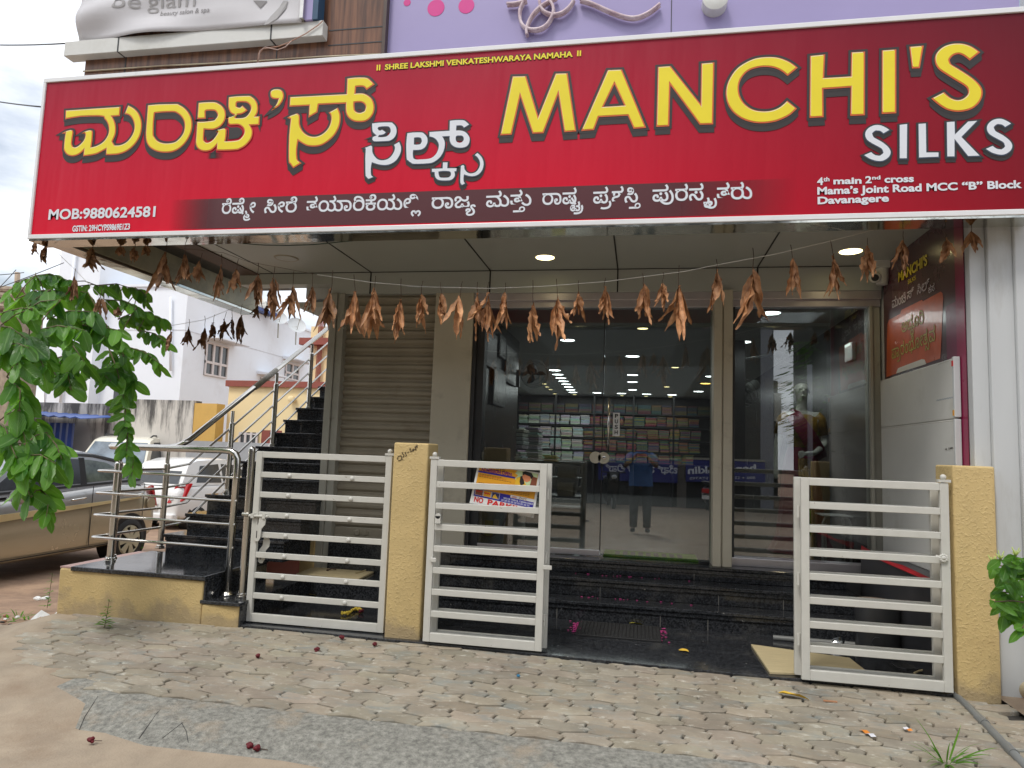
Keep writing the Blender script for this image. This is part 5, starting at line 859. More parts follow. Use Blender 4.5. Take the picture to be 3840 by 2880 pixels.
# ================================================================= GATES
def gate(label,X0,X1,Y,z0,z1,knobs,second,side,latch):
    g=thing('gate',label,'gate',((X0+X1)/2,Y,z0),'white tubular gates')
    T=.046; D=.030; bars=7
    def leaf(dx,dy,frame,bar):
        a,b=X0+dx,X1+dx; y0,y1=Y+dy,Y+dy+D
        f=MB(); f.box(a,a+T,y0,y1,z0,z1); f.box(b-T,b,y0,y1,z0,z1); f.box(a+T,b-T,y0+.001,y1-.001,z0,z0+T+.012); f.box(a+T,b-T,y0+.001,y1-.001,z1-.045,z1-.001)
        fr=f.build(frame,m_gate,g,bevel=.003)
        lo,hi=z0+T+.012,z1-.045; st=(hi-lo-bars*.040)/(bars+1)
        for k in range(bars):
            z=lo+st*(k+1)+.040*k
            f=MB(); f.box(a+T,b-T,y0+.003,y1-.003,z,z+.040); bo=f.build(bar,m_gate,g,bevel=.003)
            if knobs and dy==0:
                for t in (.26,.72):
                    f=MB(); x=a+(b-a)*t; f.ball((x,y0+.001,z+.020),.017,12,8,sc=(1,.8,1)); f.build('knob',m_gate,bo,smooth=True)
        return fr
    leaf(0,0,'frame','bar')
    if second: leaf(.022*second,.085,'frame','bar')
    # hinge pin caps at the hinged side
    hxp=X1-T/2 if side>0 else X0+T/2
    f=MB(); f.box(hxp-.03,hxp+.035,Y-.004,Y+.034,z1+.004,z1+.020); f.cyl((hxp,Y+.015,z1+.0),(hxp,Y+.015,z1+.005),.012,10); f.ball((hxp,Y+.015,z1+.034),.017,12,8); f.build('hinge_cap',m_gate,g,auto=40)
    return g
gl_=gate('closed white tubular gate with round knobs on its bars, beside the stair railing',-2.768,-1.722,4.70,.022,1.237,True,0,1,None)
gm=gate('white tubular gate folded in two, holding the no parking poster behind its bars',-1.395,-.600,4.56,.030,1.228,False,1,-1,None)
gr=gate('white tubular gate folded in two with a flower shaped bolt, beside the white board',.955,1.765,4.465,.030,1.207,False,-1,1,None)
# latch straps on the left gate
def strap(z,x,y,par):
    f=MB(); prof=[(0,.02),(.035,.012),(.05,-.02),(.045,-.055),(.02,-.085),(.015,-.15),(.0,-.175),(-.02,-.178),(-.036,-.165),(-.036,-.10),(-.030,-.08),(-.008,-.05),(-.004,-.01)]
    fn=lambda u,v,d:(x+u,y+d,z+v)
    f.prism(prof,fn,0,-.006); o=f.build('latch_strap',m_gate,par,bevel=.002)
    f=MB(); f.box(x-.017,x-.011,y-.0075,y-.0055,z-.15,z-.10); f.build('slot',m_dark,o); return o
f=MB(); zb=gY(*crop(850,1700,600)(500,870),4.69).z
f.cyl((-2.785,4.688,zb),(-2.635,4.688,zb),.010,12); 
for x in (-2.755,-2.665): f.box(x-.012,x+.012,4.676,4.70,zb-.016,zb+.016)
f.build('slide_bolt',m_gate,gl_,auto=40)
strap(zb-.005,-2.70,4.692,gl_); strap(zb-.165,-2.685,4.745,gl_)
cm=crop(1270,1905,1300)
f=MB(); p=gY(*cm(1335,380),4.555); f.box(p.x-.030,p.x+.026,4.548,4.556,p.z-.014,p.z+.014); f.build('stop_plate',m_gate,gm,bevel=.004)
f=MB(); p=gY(*cm(633,70),4.55); f.box(p.x-.018,p.x+.018,4.545,4.56,p.z-.028,p.z+.02); f.lathe((p.x,4.553,p.z+.02),(0,-1,0),[(-.004,.018),(.008,.018)],16); f.build('bolt_bracket',m_gate,gm,auto=40)
f=MB(); p=gY(*cm(606,332),4.55); f.box(p.x-.022,p.x+.018,4.546,4.556,p.z-.014,p.z+.014); f.build('stop_plate',m_gate,gm,bevel=.003)
f=MB()
for zz in (1.03,.62,.22): f.cyl((-.596,4.60,zz-.035),(-.596,4.60,zz+.035),.010,10)
f.build('fold_hinge',m_gate,gm,auto=40)
f=MB()
for zz in (1.0,.60,.25): f.cyl((.948,4.51,zz-.035),(.948,4.51,zz+.035),.010,10)
f.build('fold_hinge',m_gate,gr,auto=40)
p=gY(*crop(2540,1905,1300)(1700,320),4.45); f=MB()
for k in range(10):
    a=2*math.pi*k/10; f.ball((p.x+.017*math.cos(a),4.452,p.z+.017*math.sin(a)),.0085,8,6,sc=(1,.5,1))
f.lathe((p.x,4.457,p.z),(0,-1,0),[(0,.016),(.008,.012),(.012,.006)],14); f.cyl((p.x-.02,4.50,p.z+.005),(p.x,4.455,p.z),.007,8); f.build('flower_bolt',m_gate,gr,auto=50)
# ================================================================= NO PARKING POSTER on the middle gate
cp=lambda x,y:(1770+x*300/2212,1740+y*225/1659)
YPo=4.602
TL,TR,BR_,BL_=[gY(*cp(*q),YPo) for q in ((172,-40),(1897,250),(1705,1490),(-70,1085))]
pst=thing('paper_poster','tilted orange and blue admission poster with red no parking line on the folded gate','poster',(TL+BR_)/2)
def U(u,v,l=0): # u right, v down
    p=TL.lerp(TR,u).lerp(BL_.lerp(BR_,u),v); return Vector((p.x,YPo-l,p.z))
def pq(u0,v0,u1,v1,m,l,name='printed_block'):
    f=MB(); f.quad(U(u0,v1,l),U(u1,v1,l),U(u1,v0,l),U(u0,v0,l)); return f.build(name,m,pst)
f=MB(); f.hexa([U(0,1,-.002),U(1,1,-.002),U(1,1,0),U(0,1,0)],[U(0,0,-.002),U(1,0,-.002),U(1,0,0),U(0,0,0)]); f.build('poster_sheet',m_paper,pst)
mo=W('poster_orange',(.70,.33,.02),.4,var=.05); mb_=W('poster_blue',(.025,.02,.30),.4,var=.03); mp_=W('poster_purple',(.26,.02,.18),.4,var=.03); mrd=W('poster_red',(.60,.02,.02),.4,var=.03); mnv=W('poster_navy',(.03,.03,.13),.4,var=.03); mgn=W('poster_pale_green',(.50,.62,.35),.4); mbr=W('poster_brown',(.20,.06,.03),.4); mfl=W('poster_face',(.62,.22,.10),.5); mye=W('poster_yellow',(.75,.45,.03),.4)
pq(.035,.03,.965,.615,mo,.001); pq(.035,.615,.965,.80,mb_,.001); pq(.05,.0,.18,.12,m_paper,.0016)
pq(.03,.185,.62,.225,mb_,.0016)
def ptxt(s,u0,v0,u1,h,m,off=.02,kn=False,cap=.73,v1=None):
    a,b=U(u0,v0,.0022),U(u1,v0 if v1 is None else v1,.0022); return text(pst,'lettering',s,a,b,h,FRONT,m,off,.0,kn,cap)
H_=(TL-BL_).length
ptxt('ADMISSION OPEN',.07,.178,.56,H_*.075,mp_,.035)
f=MB()
for i,v in enumerate((.03,.063,.097)):
    for k in range(6+i): u=.22+.034*k+.004*(k%3); f.quad(U(u,v+.016,.002),U(u+.026,v+.016,.002),U(u+.026,v,.002),U(u,v,.002))
f.build('fine_print',m_sh,pst)
for i,(v,m_) in enumerate(((.255,m_sh),(.285,mrd),(.315,m_sh))):
    f=MB()
    for k in range(9+i*2): u=.06+.04*k; f.quad(U(u,v+.008,.002),U(u+.032,v+.008,.002),U(u+.032,v,.002),U(u,v,.002))
    f.build('fine_print',m_,pst)
f=MB()
for v in (.46,.485,.51,.535):
    for k in range(12): u=.07+.033*k; f.quad(U(u,v+.008,.002),U(u+.027,v+.008,.002),U(u+.027,v,.002),U(u,v,.002))
for v in (.475,.51,.545):
    for k in range(10): u=.52+.037*k; f.quad(U(u,v+.008,.002),U(u+.03,v+.008,.002),U(u+.03,v,.002),U(u,v,.002))
f.build('fine_print',m_sh,pst)
def ppoly(pts,m,l,name='printed_picture'):
    f=MB(); f.add([U(u,v,l) for u,v in pts],[tuple(range(len(pts)))]); return f.build(name,m,pst)
ppoly([(.64,.03),(.96,.03),(.96,.40),(.62,.40),(.66,.30),(.62,.22),(.66,.14),(.61,.10)],mgn,.0016)
ppoly([(.88,.10),(.96,.12),(.96,.40),(.86,.40)],mbr,.0019)
ppoly([(.64,.20),(.72,.14),(.80,.30),(.84,.40),(.63,.40)],mye,.002)
ppoly([(.70,.15),(.74,.12),(.78,.30),(.73,.36),(.70,.28)],m_sh,.0022)
ppoly([(.725,.08),(.76,.06),(.86,.10),(.86,.21),(.81,.26),(.77,.24),(.735,.17)],mfl,.0024)
ppoly([(.72,.05),(.76,.015),(.86,.03),(.90,.10),(.87,.17),(.85,.12),(.76,.09),(.735,.12)],m_hair,.0026)
for i,(u,m_) in enumerate(((.05,mbr),(.18,mo),(.31,mnv))):
    pq(u,.625,u+.125,.765,m_paper,.0016); pq(u+.005,.63,u+.12,.76,m_,.002)
ppoly([(.33,.76),(.34,.70),(.365,.66),(.385,.70),(.42,.76)],mye,.0024)
f=MB()
for k in range(7): f.lathe(U(.065+.014*k,.665+.01*(k%2),.002),(0,-1,0),[(0,.004),(.0004,.004)],8)
for k in range(6): f.lathe(U(.20+.015*k,.68+.01*(k%2),.002),(0,-1,0),[(0,.0045),(.0004,.0045)],8)
f.build('printed_picture',mrd,pst)
pq(.60,.60,.965,.665,m_paper,.0018)
ptxt([17,6,19],.62,.655,.70,H_*.04,mrd,3,True,157); ptxt([233,6,(170,0),129],.73,.655,.86,H_*.04,mbr,3,True,157)
ptxt('97318 75515, 7259315353',.50,.725,.955,H_*.038,m_ltw,.02)
f=MB()
for v in (.745,.768):
    for k in range(9): u=.47+.05*k; f.quad(U(u,v+.008,.002),U(u+.04,v+.008,.002),U(u+.04,v,.002),U(u,v,.002))
f.build('fine_print',m_ltw,pst)
ptxt('NO',.06,.93,.20,H_*.125,mrd,.03); ptxt('PARKING',.27,.93,.93,H_*.125,mrd,.03)
f=MB(); 
for a,b,c_,d in ((.03,.985,.97,.988),(.967,.80,.970,.985)): f.quad(U(a,d,.001),U(c_,d,.001),U(c_,b,.001),U(a,b,.001))
f.build('border_line',m_dark,pst)

# ================================================================= SIDE STAIR, PLATFORM, RAILINGS
stair=thing('staircase','black granite staircase with yellow base climbing along the side of the shop','staircase',(-3.5,5.4,0))
f=MB(); f.hexa([(-4.22,4.585,-.2),(-3.046,4.585,-.2),(-3.046,5.43,-.2),(-4.22,5.43,-.2)],[(-4.235,4.59,.318),(-3.046,4.59,.305),(-3.046,5.43,.305),(-4.235,5.43,.318)]); f.hexa([(-3.046,4.59,-.2),(-2.765,4.61,-.2),(-2.765,5.42,-.2),(-3.046,5.42,-.2)],[(-3.046,4.59,.145),(-2.765,4.61,.145),(-2.765,5.42,.145),(-3.046,5.42,.145)]); f.build('stair_base',m_yel,stair,bevel=.012)
f=MB(); f.box(-4.13,-3.028,4.575,5.45,.306,.338); f.box(-3.046,-3.03,4.60,5.43,.16,.306); f.build('platform_slab',m_gran,stair,bevel=.005)
f=MB(); f.box(-3.06,-2.748,4.585,5.71,.146,.171); f.box(-2.766,-2.757,4.615,5.70,-.05,.146); f.build('low_step_slab',m_gran,stair,bevel=.004)
f=MB(); f.hexa([(-4.24,4.60,.319),(-4.132,4.60,.319),(-4.132,5.43,.319),(-4.24,5.43,.319)],[(-4.24,4.60,.330),(-4.132,4.60,.330),(-4.132,5.43,.330),(-4.24,5.43,.330)]); f.build('platform_edge',W('pink_base_edge',(.42,.27,.24),.6,var=.1),stair)
for k in range(1,15):
    y=5.43+.272*(k-1); z1=.335+.1545*k; z0=z1-.1545
    f=MB(); f.box(-4.0,-2.90,y+.018,y+.50,z0-.02,z1-.026); f.box(-4.02,-2.89,y,y+.31,z1-.026,z1); f.box(-4.008,-2.895,y+.01,y+.05,z1-.055,z1-.026)
    f.build('tread',m_gran,stair,bevel=.004)
f=MB(); f.prism([(5.46,.30),(9.3,2.46),(9.3,2.1),(6.0,.25),(5.46,.0)],lambda u,v,d:(d,u,v),-3.99,-3.9); f.build('stringer',m_dark,stair)
f=MB(); f.box(-4.2,-4.16,5.43,8.6,-.4,.10); f.build('maroon_kerb',m_bmar,stair)
def base_flange(f,p): f.lathe(p,(0,0,1),[(0,.042),(.012,.042),(.014,.036),(.026,.036),(.028,.028),(.034,.026)],20)
rail=thing('stair_railing','stainless steel railing round the stair platform and up the black steps','railing',(-4.1,4.8,.335))
RP=.0215
f=MB()
def polepost(x,y,z0,z1,top=True):
    f.cyl((x,y,z0),(x,y,z1-.13),.0255,16); f.cyl((x,y,z1-.13),(x,y,z1),.017,12); f.ball((x,y,z1-.13),.0257,14,8); base_flange(f,(x,y,z0))
posts=[]
for (x,y,z0,z1) in ((-4.05,4.87,.338,1.22),(-4.155,5.01,.338,1.22),(-4.155,5.59,.338,1.20),(-3.955,6.23,.80,1.60),(-3.955,7.02,1.262,2.07),(-3.955,7.80,1.725,2.52)):
    f=MB(); polepost(x,y,z0,z1); f.build('post',m_steel,rail,auto=35)
f=MB()
top=[(-4.155,5.6,1.225),(-4.155,5.1,1.228),(-4.155,4.95,1.228),(-4.14,4.89,1.229),(-4.10,4.86,1.23),(-4.0,4.85,1.23),(-3.10,4.80,1.232),(-3.03,4.795,1.228),(-2.995,4.793,1.21),(-2.975,4.792,1.17),(-2.972,4.79,1.10),(-2.972,4.78,.171)]
f.tube(top,.0255,14); base_flange(f,(-2.972,4.78,.171)); f.build('top_rail',m_steel,rail,smooth=True)
for z in (1.036,.865,.693,.523):
    f=MB(); zi=z
    pts=[(-2.945,4.776,zi-.006),(-4.12,4.80,zi),(-4.165,4.806,zi),(-4.18,4.82,zi),(-4.175,4.85,zi),(-4.16,5.58,zi)]
    # then up along the flight
    pts+=[(-4.13,5.61,zi+.012)]
    up=.585; x=-3.985; y0=5.66
    pts+=[(x,y0,zi+.05),(x,8.8,zi+.05+(8.8-y0)*.581)]
    f.tube(pts,.0105,8); f.build('bar',m_steel,rail,smooth=True)
f=MB(); f.tube([(-4.15,5.55,1.226),(-4.08,5.60,1.24),(-3.985,5.56,1.27),(-3.975,5.62,1.30),(-3.97,8.9,1.30+(8.9-5.62)*.5715)],.0265,14); f.build('hand_rail',m_steel,rail,smooth=True)
f=MB(); a=Vector((-3.97,6.62,1.30+1.0*.5715)); b=Vector((-3.97,7.02,1.30+1.4*.5715)); f.cyl(a,b,.030,14); f.build('tape_wrap',W('worn_plastic_wrap',(.40,.37,.31),.5,var=.25,scale=30,bump=.4),rail,smooth=True)
gp=thing('gate_pole','polished steel pole with rounded top standing between the railing and the closed gate','pole',(-2.845,4.765,.171))
f=MB(); f.cyl((-2.845,4.765,.171),(-2.845,4.765,1.245),.0255,16); f.ball((-2.845,4.765,1.245),.0258,14,8); base_flange(f,(-2.845,4.765,.171)); f.build('pole',m_steel,gp,auto=40)
f=MB(); z=zb+.0; f.lathe((-2.87,4.745,z),(1,0,0),[(0,.016),(.05,.016)],12); f.build('bolt_socket',m_steel,gp,auto=40)

# ================================================================= BANNER AND WHITE BOARD ON THE SIDE WALL
wb=thing('wall_banner','dark maroon shop banner with orange panel pasted on the side wall under the canopy','banner',(1.955,5.4,2.1))
XB=1.958
m_ban=W('banner_maroon',(.065,.012,.022),.28,var=.15,scale=2,coat=.3); m_bano=W('banner_orange',(.60,.10,.02),.3,var=.15,scale=6,coat=.3); m_banp=W('banner_magenta',(.24,.005,.055),.3,var=.1); m_bty=W('banner_yellow',(.62,.50,.02),.4,var=.03); m_btw=W('banner_lilac_white',(.50,.46,.52),.4,var=.03); m_btg=W('banner_gold_text',(.50,.40,.07),.4,var=.1)
def B(px,py,l=0): p=gX(px,py,XB-l); return Vector((XB-l,p.y,p.z))
cb7=crop(3240,850,600); cb8=crop(3240,1300,600)
f=MB(); f.box(XB,XB+.006,4.66,6.11,1.30,2.945); f.build('banner_sheet',m_ban,wb)
f=MB(); f.box(XB-.0012,XB,4.66,4.78,1.30,2.945); f.build('edge_stripe',m_banp,wb)
f=MB(); f.box(XB-.0006,XB,4.78,4.93,1.30,2.35); f.build('edge_glow',W('banner_plum',(.16,.006,.05),.3,var=.2),wb)
op=[B(*cb7(x,y),.002) for x,y in ((345,1290),(500,1205),(520,1150),(800,1012),(815,1030),(1060,898),(1085,920),(1095,990),(1065,1659))]+[B(*cb8(x,y),.002) for x,y in ((1055,165),(310,420))]+[B(*cb7(320,1350),.002)]
f=MB(); f.add(op,[tuple(range(len(op)))]); f.build('orange_panel',m_bano,wb)
NB=(-1,0,0)
def bt(s,p0,p1,hp,m,cr,off=.02,kn=False,cap=.73,l=.004):
    a,b=B(*cr(*p0),l),B(*cr(*p1),l); hh=abs(B(*cr(p0[0],p0[1]),l).z-B(*cr(p0[0],p0[1]-hp),l).z)
    return text(wb,'lettering',s,a,b,hh,NB,m,off,.0,kn,cap)
bt("MANCHI'S",(475,765),(875,520),135,m_bty,cb7,.035); bt('SILKS',(605,795),(715,730),60,m_bty,cb7,.02)
bt([47,6,210],(388,1128),(578,1035),115,m_btw,cb7,3,True,157); bt([201],(596,1008),(690,960),115,m_btw,cb7,3,True,157); bt([236,196],(732,940),(905,850),120,m_btw,cb7,3,True,157); bt([23,56],(890,925),(975,880),85,m_btw,cb7,2,True,157)
for i in range(2):
    dz=[(0,0,m_sh,5,.003),(0,0,m_btg,1.5,.005)][i]
    bt([9,40,114,64,230],(520,1470),(825,1330),150,dz[2],cb7,dz[3],True,157,dz[4])
    bt([152,60,122,49,6,261,64,74,38,129,53],(385,175),(985,-90),150,dz[2],cb8,dz[3],True,157,dz[4])
f=MB(); q=[B(*cb8(x,y),.004) for x,y in ((440,372),(470,300),(500,285),(800,172),(840,180),(860,240))]; f.add(q,[tuple(range(6))]); f.build('white_label',m_paper,wb)
bd=thing('white_board','tall white painted board with scribbles leaning flat against the side wall','board',(1.94,5.4,.62))
f=MB(); f.box(1.925,1.952,4.755,6.115,1.6015,1.985); f.box(1.925,1.952,4.755,6.115,.60,1.600); bo=f.build('board_panel',m_white,bd,bevel=.006)
f=MB(); f.box(1.915,1.953,4.73,4.757,1.61,1.99); f.box(1.915,1.953,4.735,4.757,.60,1.60); f.build('board_edge',m_wall,bd,bevel=.004)
f=MB(); f.box(1.9245,1.925,4.76,6.1,1.589,1.591); f.build('pencil_line',W('faint_line',(.42,.39,.33),.6),bd)
def scrib(cr,strokes,m,r=.0015):
    f=MB()
    for st in strokes: f.tube([Vector((1.9235,(p:=gX(*cr(x,y),1.9235)).y,p.z)) for x,y in st],r,4)
    f.build('pen_writing',m,bd)
scrib(cb8,[[(1125,1405),(1128,1425),(1140,1422)],[(1142,1402),(1142,1424),(1150,1420)],[(1168,1400),(1178,1396),(1176,1406),(1170,1420),(1182,1418)],[(1190,1395),(1192,1415)],[(1198,1398),(1206,1392),(1200,1412)],[(1214,1390),(1210,1410),(1222,1404)],[(1226,1390),(1230,1402)]],m_sh)
mbp=W('blue_pen',(.10,.17,.28),.6)
scrib(cb8,[[(1005+k*12,745-k*2.4+(-10 if k%2 else 8)),(1012+k*12,743-k*2.4+(8 if k%2 else -10))] for k in range(20)],mbp,.0008)
scrib(cb8,[[(1025+k*12,250-k*4.5+(-8 if k%2 else 8)),(1033+k*12,246-k*4.5+(8 if k%2 else -8))] for k in range(14)],W('pencil',(.40,.38,.35),.6),.0007)
f=MB()
for y0,y1,z0,z1,m in ((4.735,4.757,1.93,1.965,0),): f.box(1.9125,1.915,y0,y1,z0,z1)
f.build('red_scrap',mrd,bd); f=MB(); f.box(1.9125,1.915,4.737,4.757,1.62,1.655); f.build('orange_scrap',mo,bd); f=MB(); f.add([(1.914,4.74,1.02),(1.914,4.757,.98),(1.914,4.74,.94)],[(0,1,2)]); f.build('yellow_scrap',mye,bd)
f=MB(); f.add([(1.755,4.74,.602),(1.755,6.1,.602),(1.76,6.1,.65),(1.76,5.5,.615),(1.76,5.2,.63),(1.76,4.74,.62)],[tuple(range(6))]); f.box(1.75,1.762,4.73,6.1,.598,.604); f.build('torn_red_strip',W('torn_red_poster',(.42,.012,.02),.5,var=.2),None,label='torn red paper strip along the top of the dark plinth by the board',cat='paper strip')
# ================================================================= LEAF BLADES (green and dried)
def blade(mb,base,d,nrm,Ln,Wd,n=6,m=4,bend=.3,roll=.4,twist=0,tone=1,pw=.75,sk=.9,wav=0,rs=None):
    d=Vector(d).normalized(); nrm=Vector(nrm); nrm=(nrm-d*nrm.dot(d)); nrm=nrm.normalized() if nrm.length>1e-5 else d.orthogonal().normalized()
    c=Vector(base); st=Ln/n; b0=len(mb.v)
    if mb.uv is None: mb.uv=[]; mb.tone=[]
    for i in range(n+1):
        t=i/n; w_=max(.04 if i<n else .0,math.sin(math.pi*min(1,(t*.97+.02))**sk)**pw)*Wd/2
        s=d.cross(nrm).normalized()
        tw=twist*t; s2=s*math.cos(tw)+nrm*math.sin(tw); n2=nrm*math.cos(tw)-s*math.sin(tw)
        ro=max(roll*(1+(rs.uniform(-.4,.4) if rs else 0)),1e-3)
        for j in range(m+1):
            q=(j/m-.5)*2; a=q*ro; rad=w_/ro if ro>.05 else 0
            off=(s2*rad*math.sin(a)+n2*rad*(1-math.cos(a))) if rad else s2*q*w_
            if wav: off+=n2*math.sin(t*17+q*2)*wav*Wd*abs(q)
            mb.v.append(c+off); mb.uv.append((j/m,t)); mb.tone.append(tone)
        ang=bend/n
        d2=d*math.cos(ang)+nrm*math.sin(ang); nrm=(nrm*math.cos(ang)-d*math.sin(ang)); d=d2
        c=c+d*st
    for i in range(n):
        for j in range(m):
            a=b0+i*(m+1)+j; mb.f.append((a,a+1,a+m+2,a+m+1)); mb.mi.append(0)
def sync(mb):   # give extra verts (stems) a tone and uv
    while mb.tone is not None and len(mb.tone)<len(mb.v): mb.tone.append(.8); mb.uv.append((0,0))
# ================================================================= GARLANDS OF DRIED MANGO LEAVES
YG_=4.60
def bunch(tie,ybot,wpx,Y,label,seed,tone=1,nl=None,lean=0):
    r=random.Random(seed); T=gY(*tie,Y); Bz=gY(tie[0],ybot,Y).z; w_=wpx/FPX*Y; H=T.z-Bz
    o=MB(); o.uv=[];o.tone=[]
    stemL=H*r.uniform(.20,.32); S0=T+Vector((r.uniform(-.01,.01),0,H*.12)); S1=T+Vector((lean*.3*w_+r.uniform(-.01,.01),0,-stemL))
    o.tube([S0,T,(T+S1)/2+Vector((r.uniform(-.006,.006),0,0)),S1],.0022,5,1); sync(o)
    nl=nl or r.randint(5,7)
    for k in range(nl):
        ph=(k+.5)/nl*2-1; ph+=r.uniform(-.25,.25)
        st=S1+Vector((0,r.uniform(-.012,.012),r.uniform(-.03,.035)*H/.25))
        d=Vector((ph*w_/H*.80+lean*.2,r.uniform(-.22,.22),-1))
        L_=(st.z-Bz)*r.uniform(.78,1.16)
        if abs(ph)>.7: L_*=.8
        nrm=Vector((r.uniform(-1,1),-r.uniform(.2,1),r.uniform(-.3,.3)))
        blade(o,st,d,nrm,max(L_,.07),r.uniform(.034,.056)*max(1,H/.28),n=9,m=5,bend=r.uniform(-.7,.9),roll=r.uniform(.8,2.0),twist=r.uniform(-1.7,1.7),tone=tone*r.uniform(.8,1.3),pw=.8,sk=.85,wav=r.uniform(.08,.2),rs=r)
    sync(o)
    b=o.build('dried_leaf_bunch',[m_dry,m_stem],None,smooth=True,label=label,cat='dried leaves',group='dried mango leaf bunches hanging from strings',loc=T)
    return b
c5c=crop(1270,950,1300); c6c=crop(2540,950,1300); c4c=crop(0,950,1300); clc=crop(80,850,800); c3c=crop(2540,0,1300)
ORD='first second third fourth fifth sixth seventh eighth ninth tenth eleventh twelfth thirteenth fourteenth fifteenth sixteenth seventeenth eighteenth nineteenth twentieth'.split()
seed=100
A_=[((100,178),540,105,'crumpled tan bunch hanging before the left edge of the roller shutter'),((232,186),550,110,'tan bunch with two splayed leaves before the shutter, second from its left edge'),((397,203),562,110,'tan bunch with a long stem hanging before the middle of the shutter'),((530,208),486,80,'short tight tan bunch hanging before the right half of the shutter'),((650,213),446,140,'wide spread tan bunch hanging where the shutter meets the pillar'),((780,216),526,115,'ragged tan bunch hanging before the cream pillar beside the shutter'),((883,220),530,60,'narrow tan bunch at the boundary of pillar and dark glass'),((950,221),545,70,'straight tan bunch with pale tips at the left end of the glass'),((1065,220),492,90,'bunch with an open loop of leaves, second over the dark glass'),((1240,217),606,100,'longest smooth tan bunch hanging before the glass left of the ceiling lamp'),((1393,207),585,110,'smooth tan bunch with one leaf flung right, beside the longest smooth bunch'),((1528,200),425,95,'small straight bunch hanging high, just above the glass top channel'),((1697,184),436,135,'dense pinkish tan bunch hanging before the glass below the second panel joint'),((1945,158),450,125,'yellowish tan bunch with curled leaves left of the very long bunch'),((2075,145),366,60,'smallest tan bunch hanging high over the glass door head'),((2170,130),580,135,'biggest and longest dried bunch, hanging before the glass door beside the post')]
for p,yb,w_,t in A_: seed+=1; bunch(c5c(*p),c5c(0,yb)[1],w_*.5877,YG_,'dried leaves: '+t if False else t.replace('tan bunch','tan dried leaf bunch').replace('pinkish tan dried','pinkish dried'),seed)
B_=[((255,72),372,75,'small pinkish dried leaf bunch hanging before the cream door post'),((488,20),482,140,'curly dried leaf bunch hanging before the show window top left corner'),((730,-20),272,95,'round curling dried leaf bunch hanging before the fascia right of the panel joint'),((985,-45),265,110,'splayed dried leaf bunch hanging left of the wide lit ceiling lamp'),((1212,-70),172,120,'folded brown dried leaf bunch hanging in front of the security camera'),((1440,-112),128,120,'dried leaf bunch hanging over the yellow lettering of the wall banner'),((1715,-118),68,140,'dried leaf bunch with one leaf pointing right, at the banner outer corner')]
for p,yb,w_,t in B_: seed+=1; bunch(c6c(*p),c6c(0,yb)[1],w_*.5877,YG_ if p[0]<1300 else 4.56,t,seed,tone=.9 if p[0]<1300 else .75)
bunch(c3c(1880,1432),c3c(0,1622)[1],80,4.54,'last dried leaf bunch, hanging before the white pilaster under the sign',140,tone=.8)
C_=[((2120,150),490,110,'wide flat dried leaf bunch hanging at the head of the stairs, left of the shutter'),((1995,150),385,105,'dark twisted dried leaf bunch hanging against the open sky above the hand rail'),((1872,150),448,125,'long tattered dried leaf bunch hanging against the sky over the white house'),((1750,120),405,130,'heavy brown dried leaf bunch touching its neighbour above the water heater'),((1650,90),330,120,'brown dried leaf bunch with upright leaf below the dark round ceiling ring'),((1515,60),255,80,'compact brown dried leaf bunch hanging before the end of the brown edge board'),((1415,35),292,85,'brown dried leaf bunch hanging in line with the canopy edge board'),((1285,20),208,65,'small brown dried leaf bunch hanging between two large dark ones'),((1180,-20),212,120,'large brown dried leaf bunch, second of the dark ones under the beam'),((1060,-45),255,140,'very large dark dried leaf bunch hanging before the metal beam')]
for p,yb,w_,t in C_: seed+=1; bunch(c4c(*p),c4c(0,yb)[1],w_*.5877,4.585,t,seed,tone=.62,nl=9 if w_>110 else 6)
D_=[((735,180),458,250,'broad fan of dark dried leaves hanging under the left part of the sign',12),((1035,185),272,90,'short dark dried leaf bunch peeping out below the sign, right of the broad fan',5),((1180,185),372,80,'dark dried leaf bunch with one long leaf below the sign',6),((1290,188),308,120,'row of short dark dried leaves below the sign near the brown board',6),((255,170),378,110,'dark dried leaf bunch with a hooked leaf near the sign left end',6),((140,142),288,95,'leftmost dried leaf bunch, hanging from the very corner of the sign',5)]
for p,yb,w_,t,nl in D_: seed+=1; bunch(clc(*p),clc(0,yb)[1],w_*.3617,4.53,t,seed,tone=.6,nl=nl)
E_=[((1210,440),612,90,'dark shrivelled dried leaf bunch before the white house, first on the lower string'),((1310,425),650,80,'dark dried leaf bunch hanging above the white house window'),((1365,410),576,55,'narrow dark dried leaf bunch right above the white house window frame'),((1440,392),552,75,'very dark dried leaf bunch, centre of the lower string'),((1480,380),552,80,'very dark dried leaf bunch, overlapping its neighbour on the lower string'),((1540,350),572,105,'very dark spiky dried leaf bunch at the end of the metal beam'),((1640,320),422,70,'small dark dried leaf bunch beside the blue water heater'),((1700,315),412,60,'small dark dried leaf bunch before the water heater tank'),((478,120),312,75,'dried leaf bunch hanging upright in front of the green tree top'),((650,250),420,90,'brown dried leaf bunch with a torn hole, hanging over the green leaves'),((765,330),412,70,'small brown dried leaf bunch half hidden among the green leaves'),((1085,470),642,55,'single folded dried leaf hanging right of the green tree')]
for i,(p,yb,w_,t) in enumerate(E_): seed+=1; bunch(c4c(*p),c4c(0,yb)[1],w_*.5877,5.9 if i<8 else 4.42,t,seed,tone=.40 if i<8 else .55,nl=5 if i!=11 else 2)
def string(label,pts,r=.0022,m=m_strg):
    f=MB(); f.tube(pts,r,5); f.build('garland_string',m,None,smooth=True,label=label,cat='string')
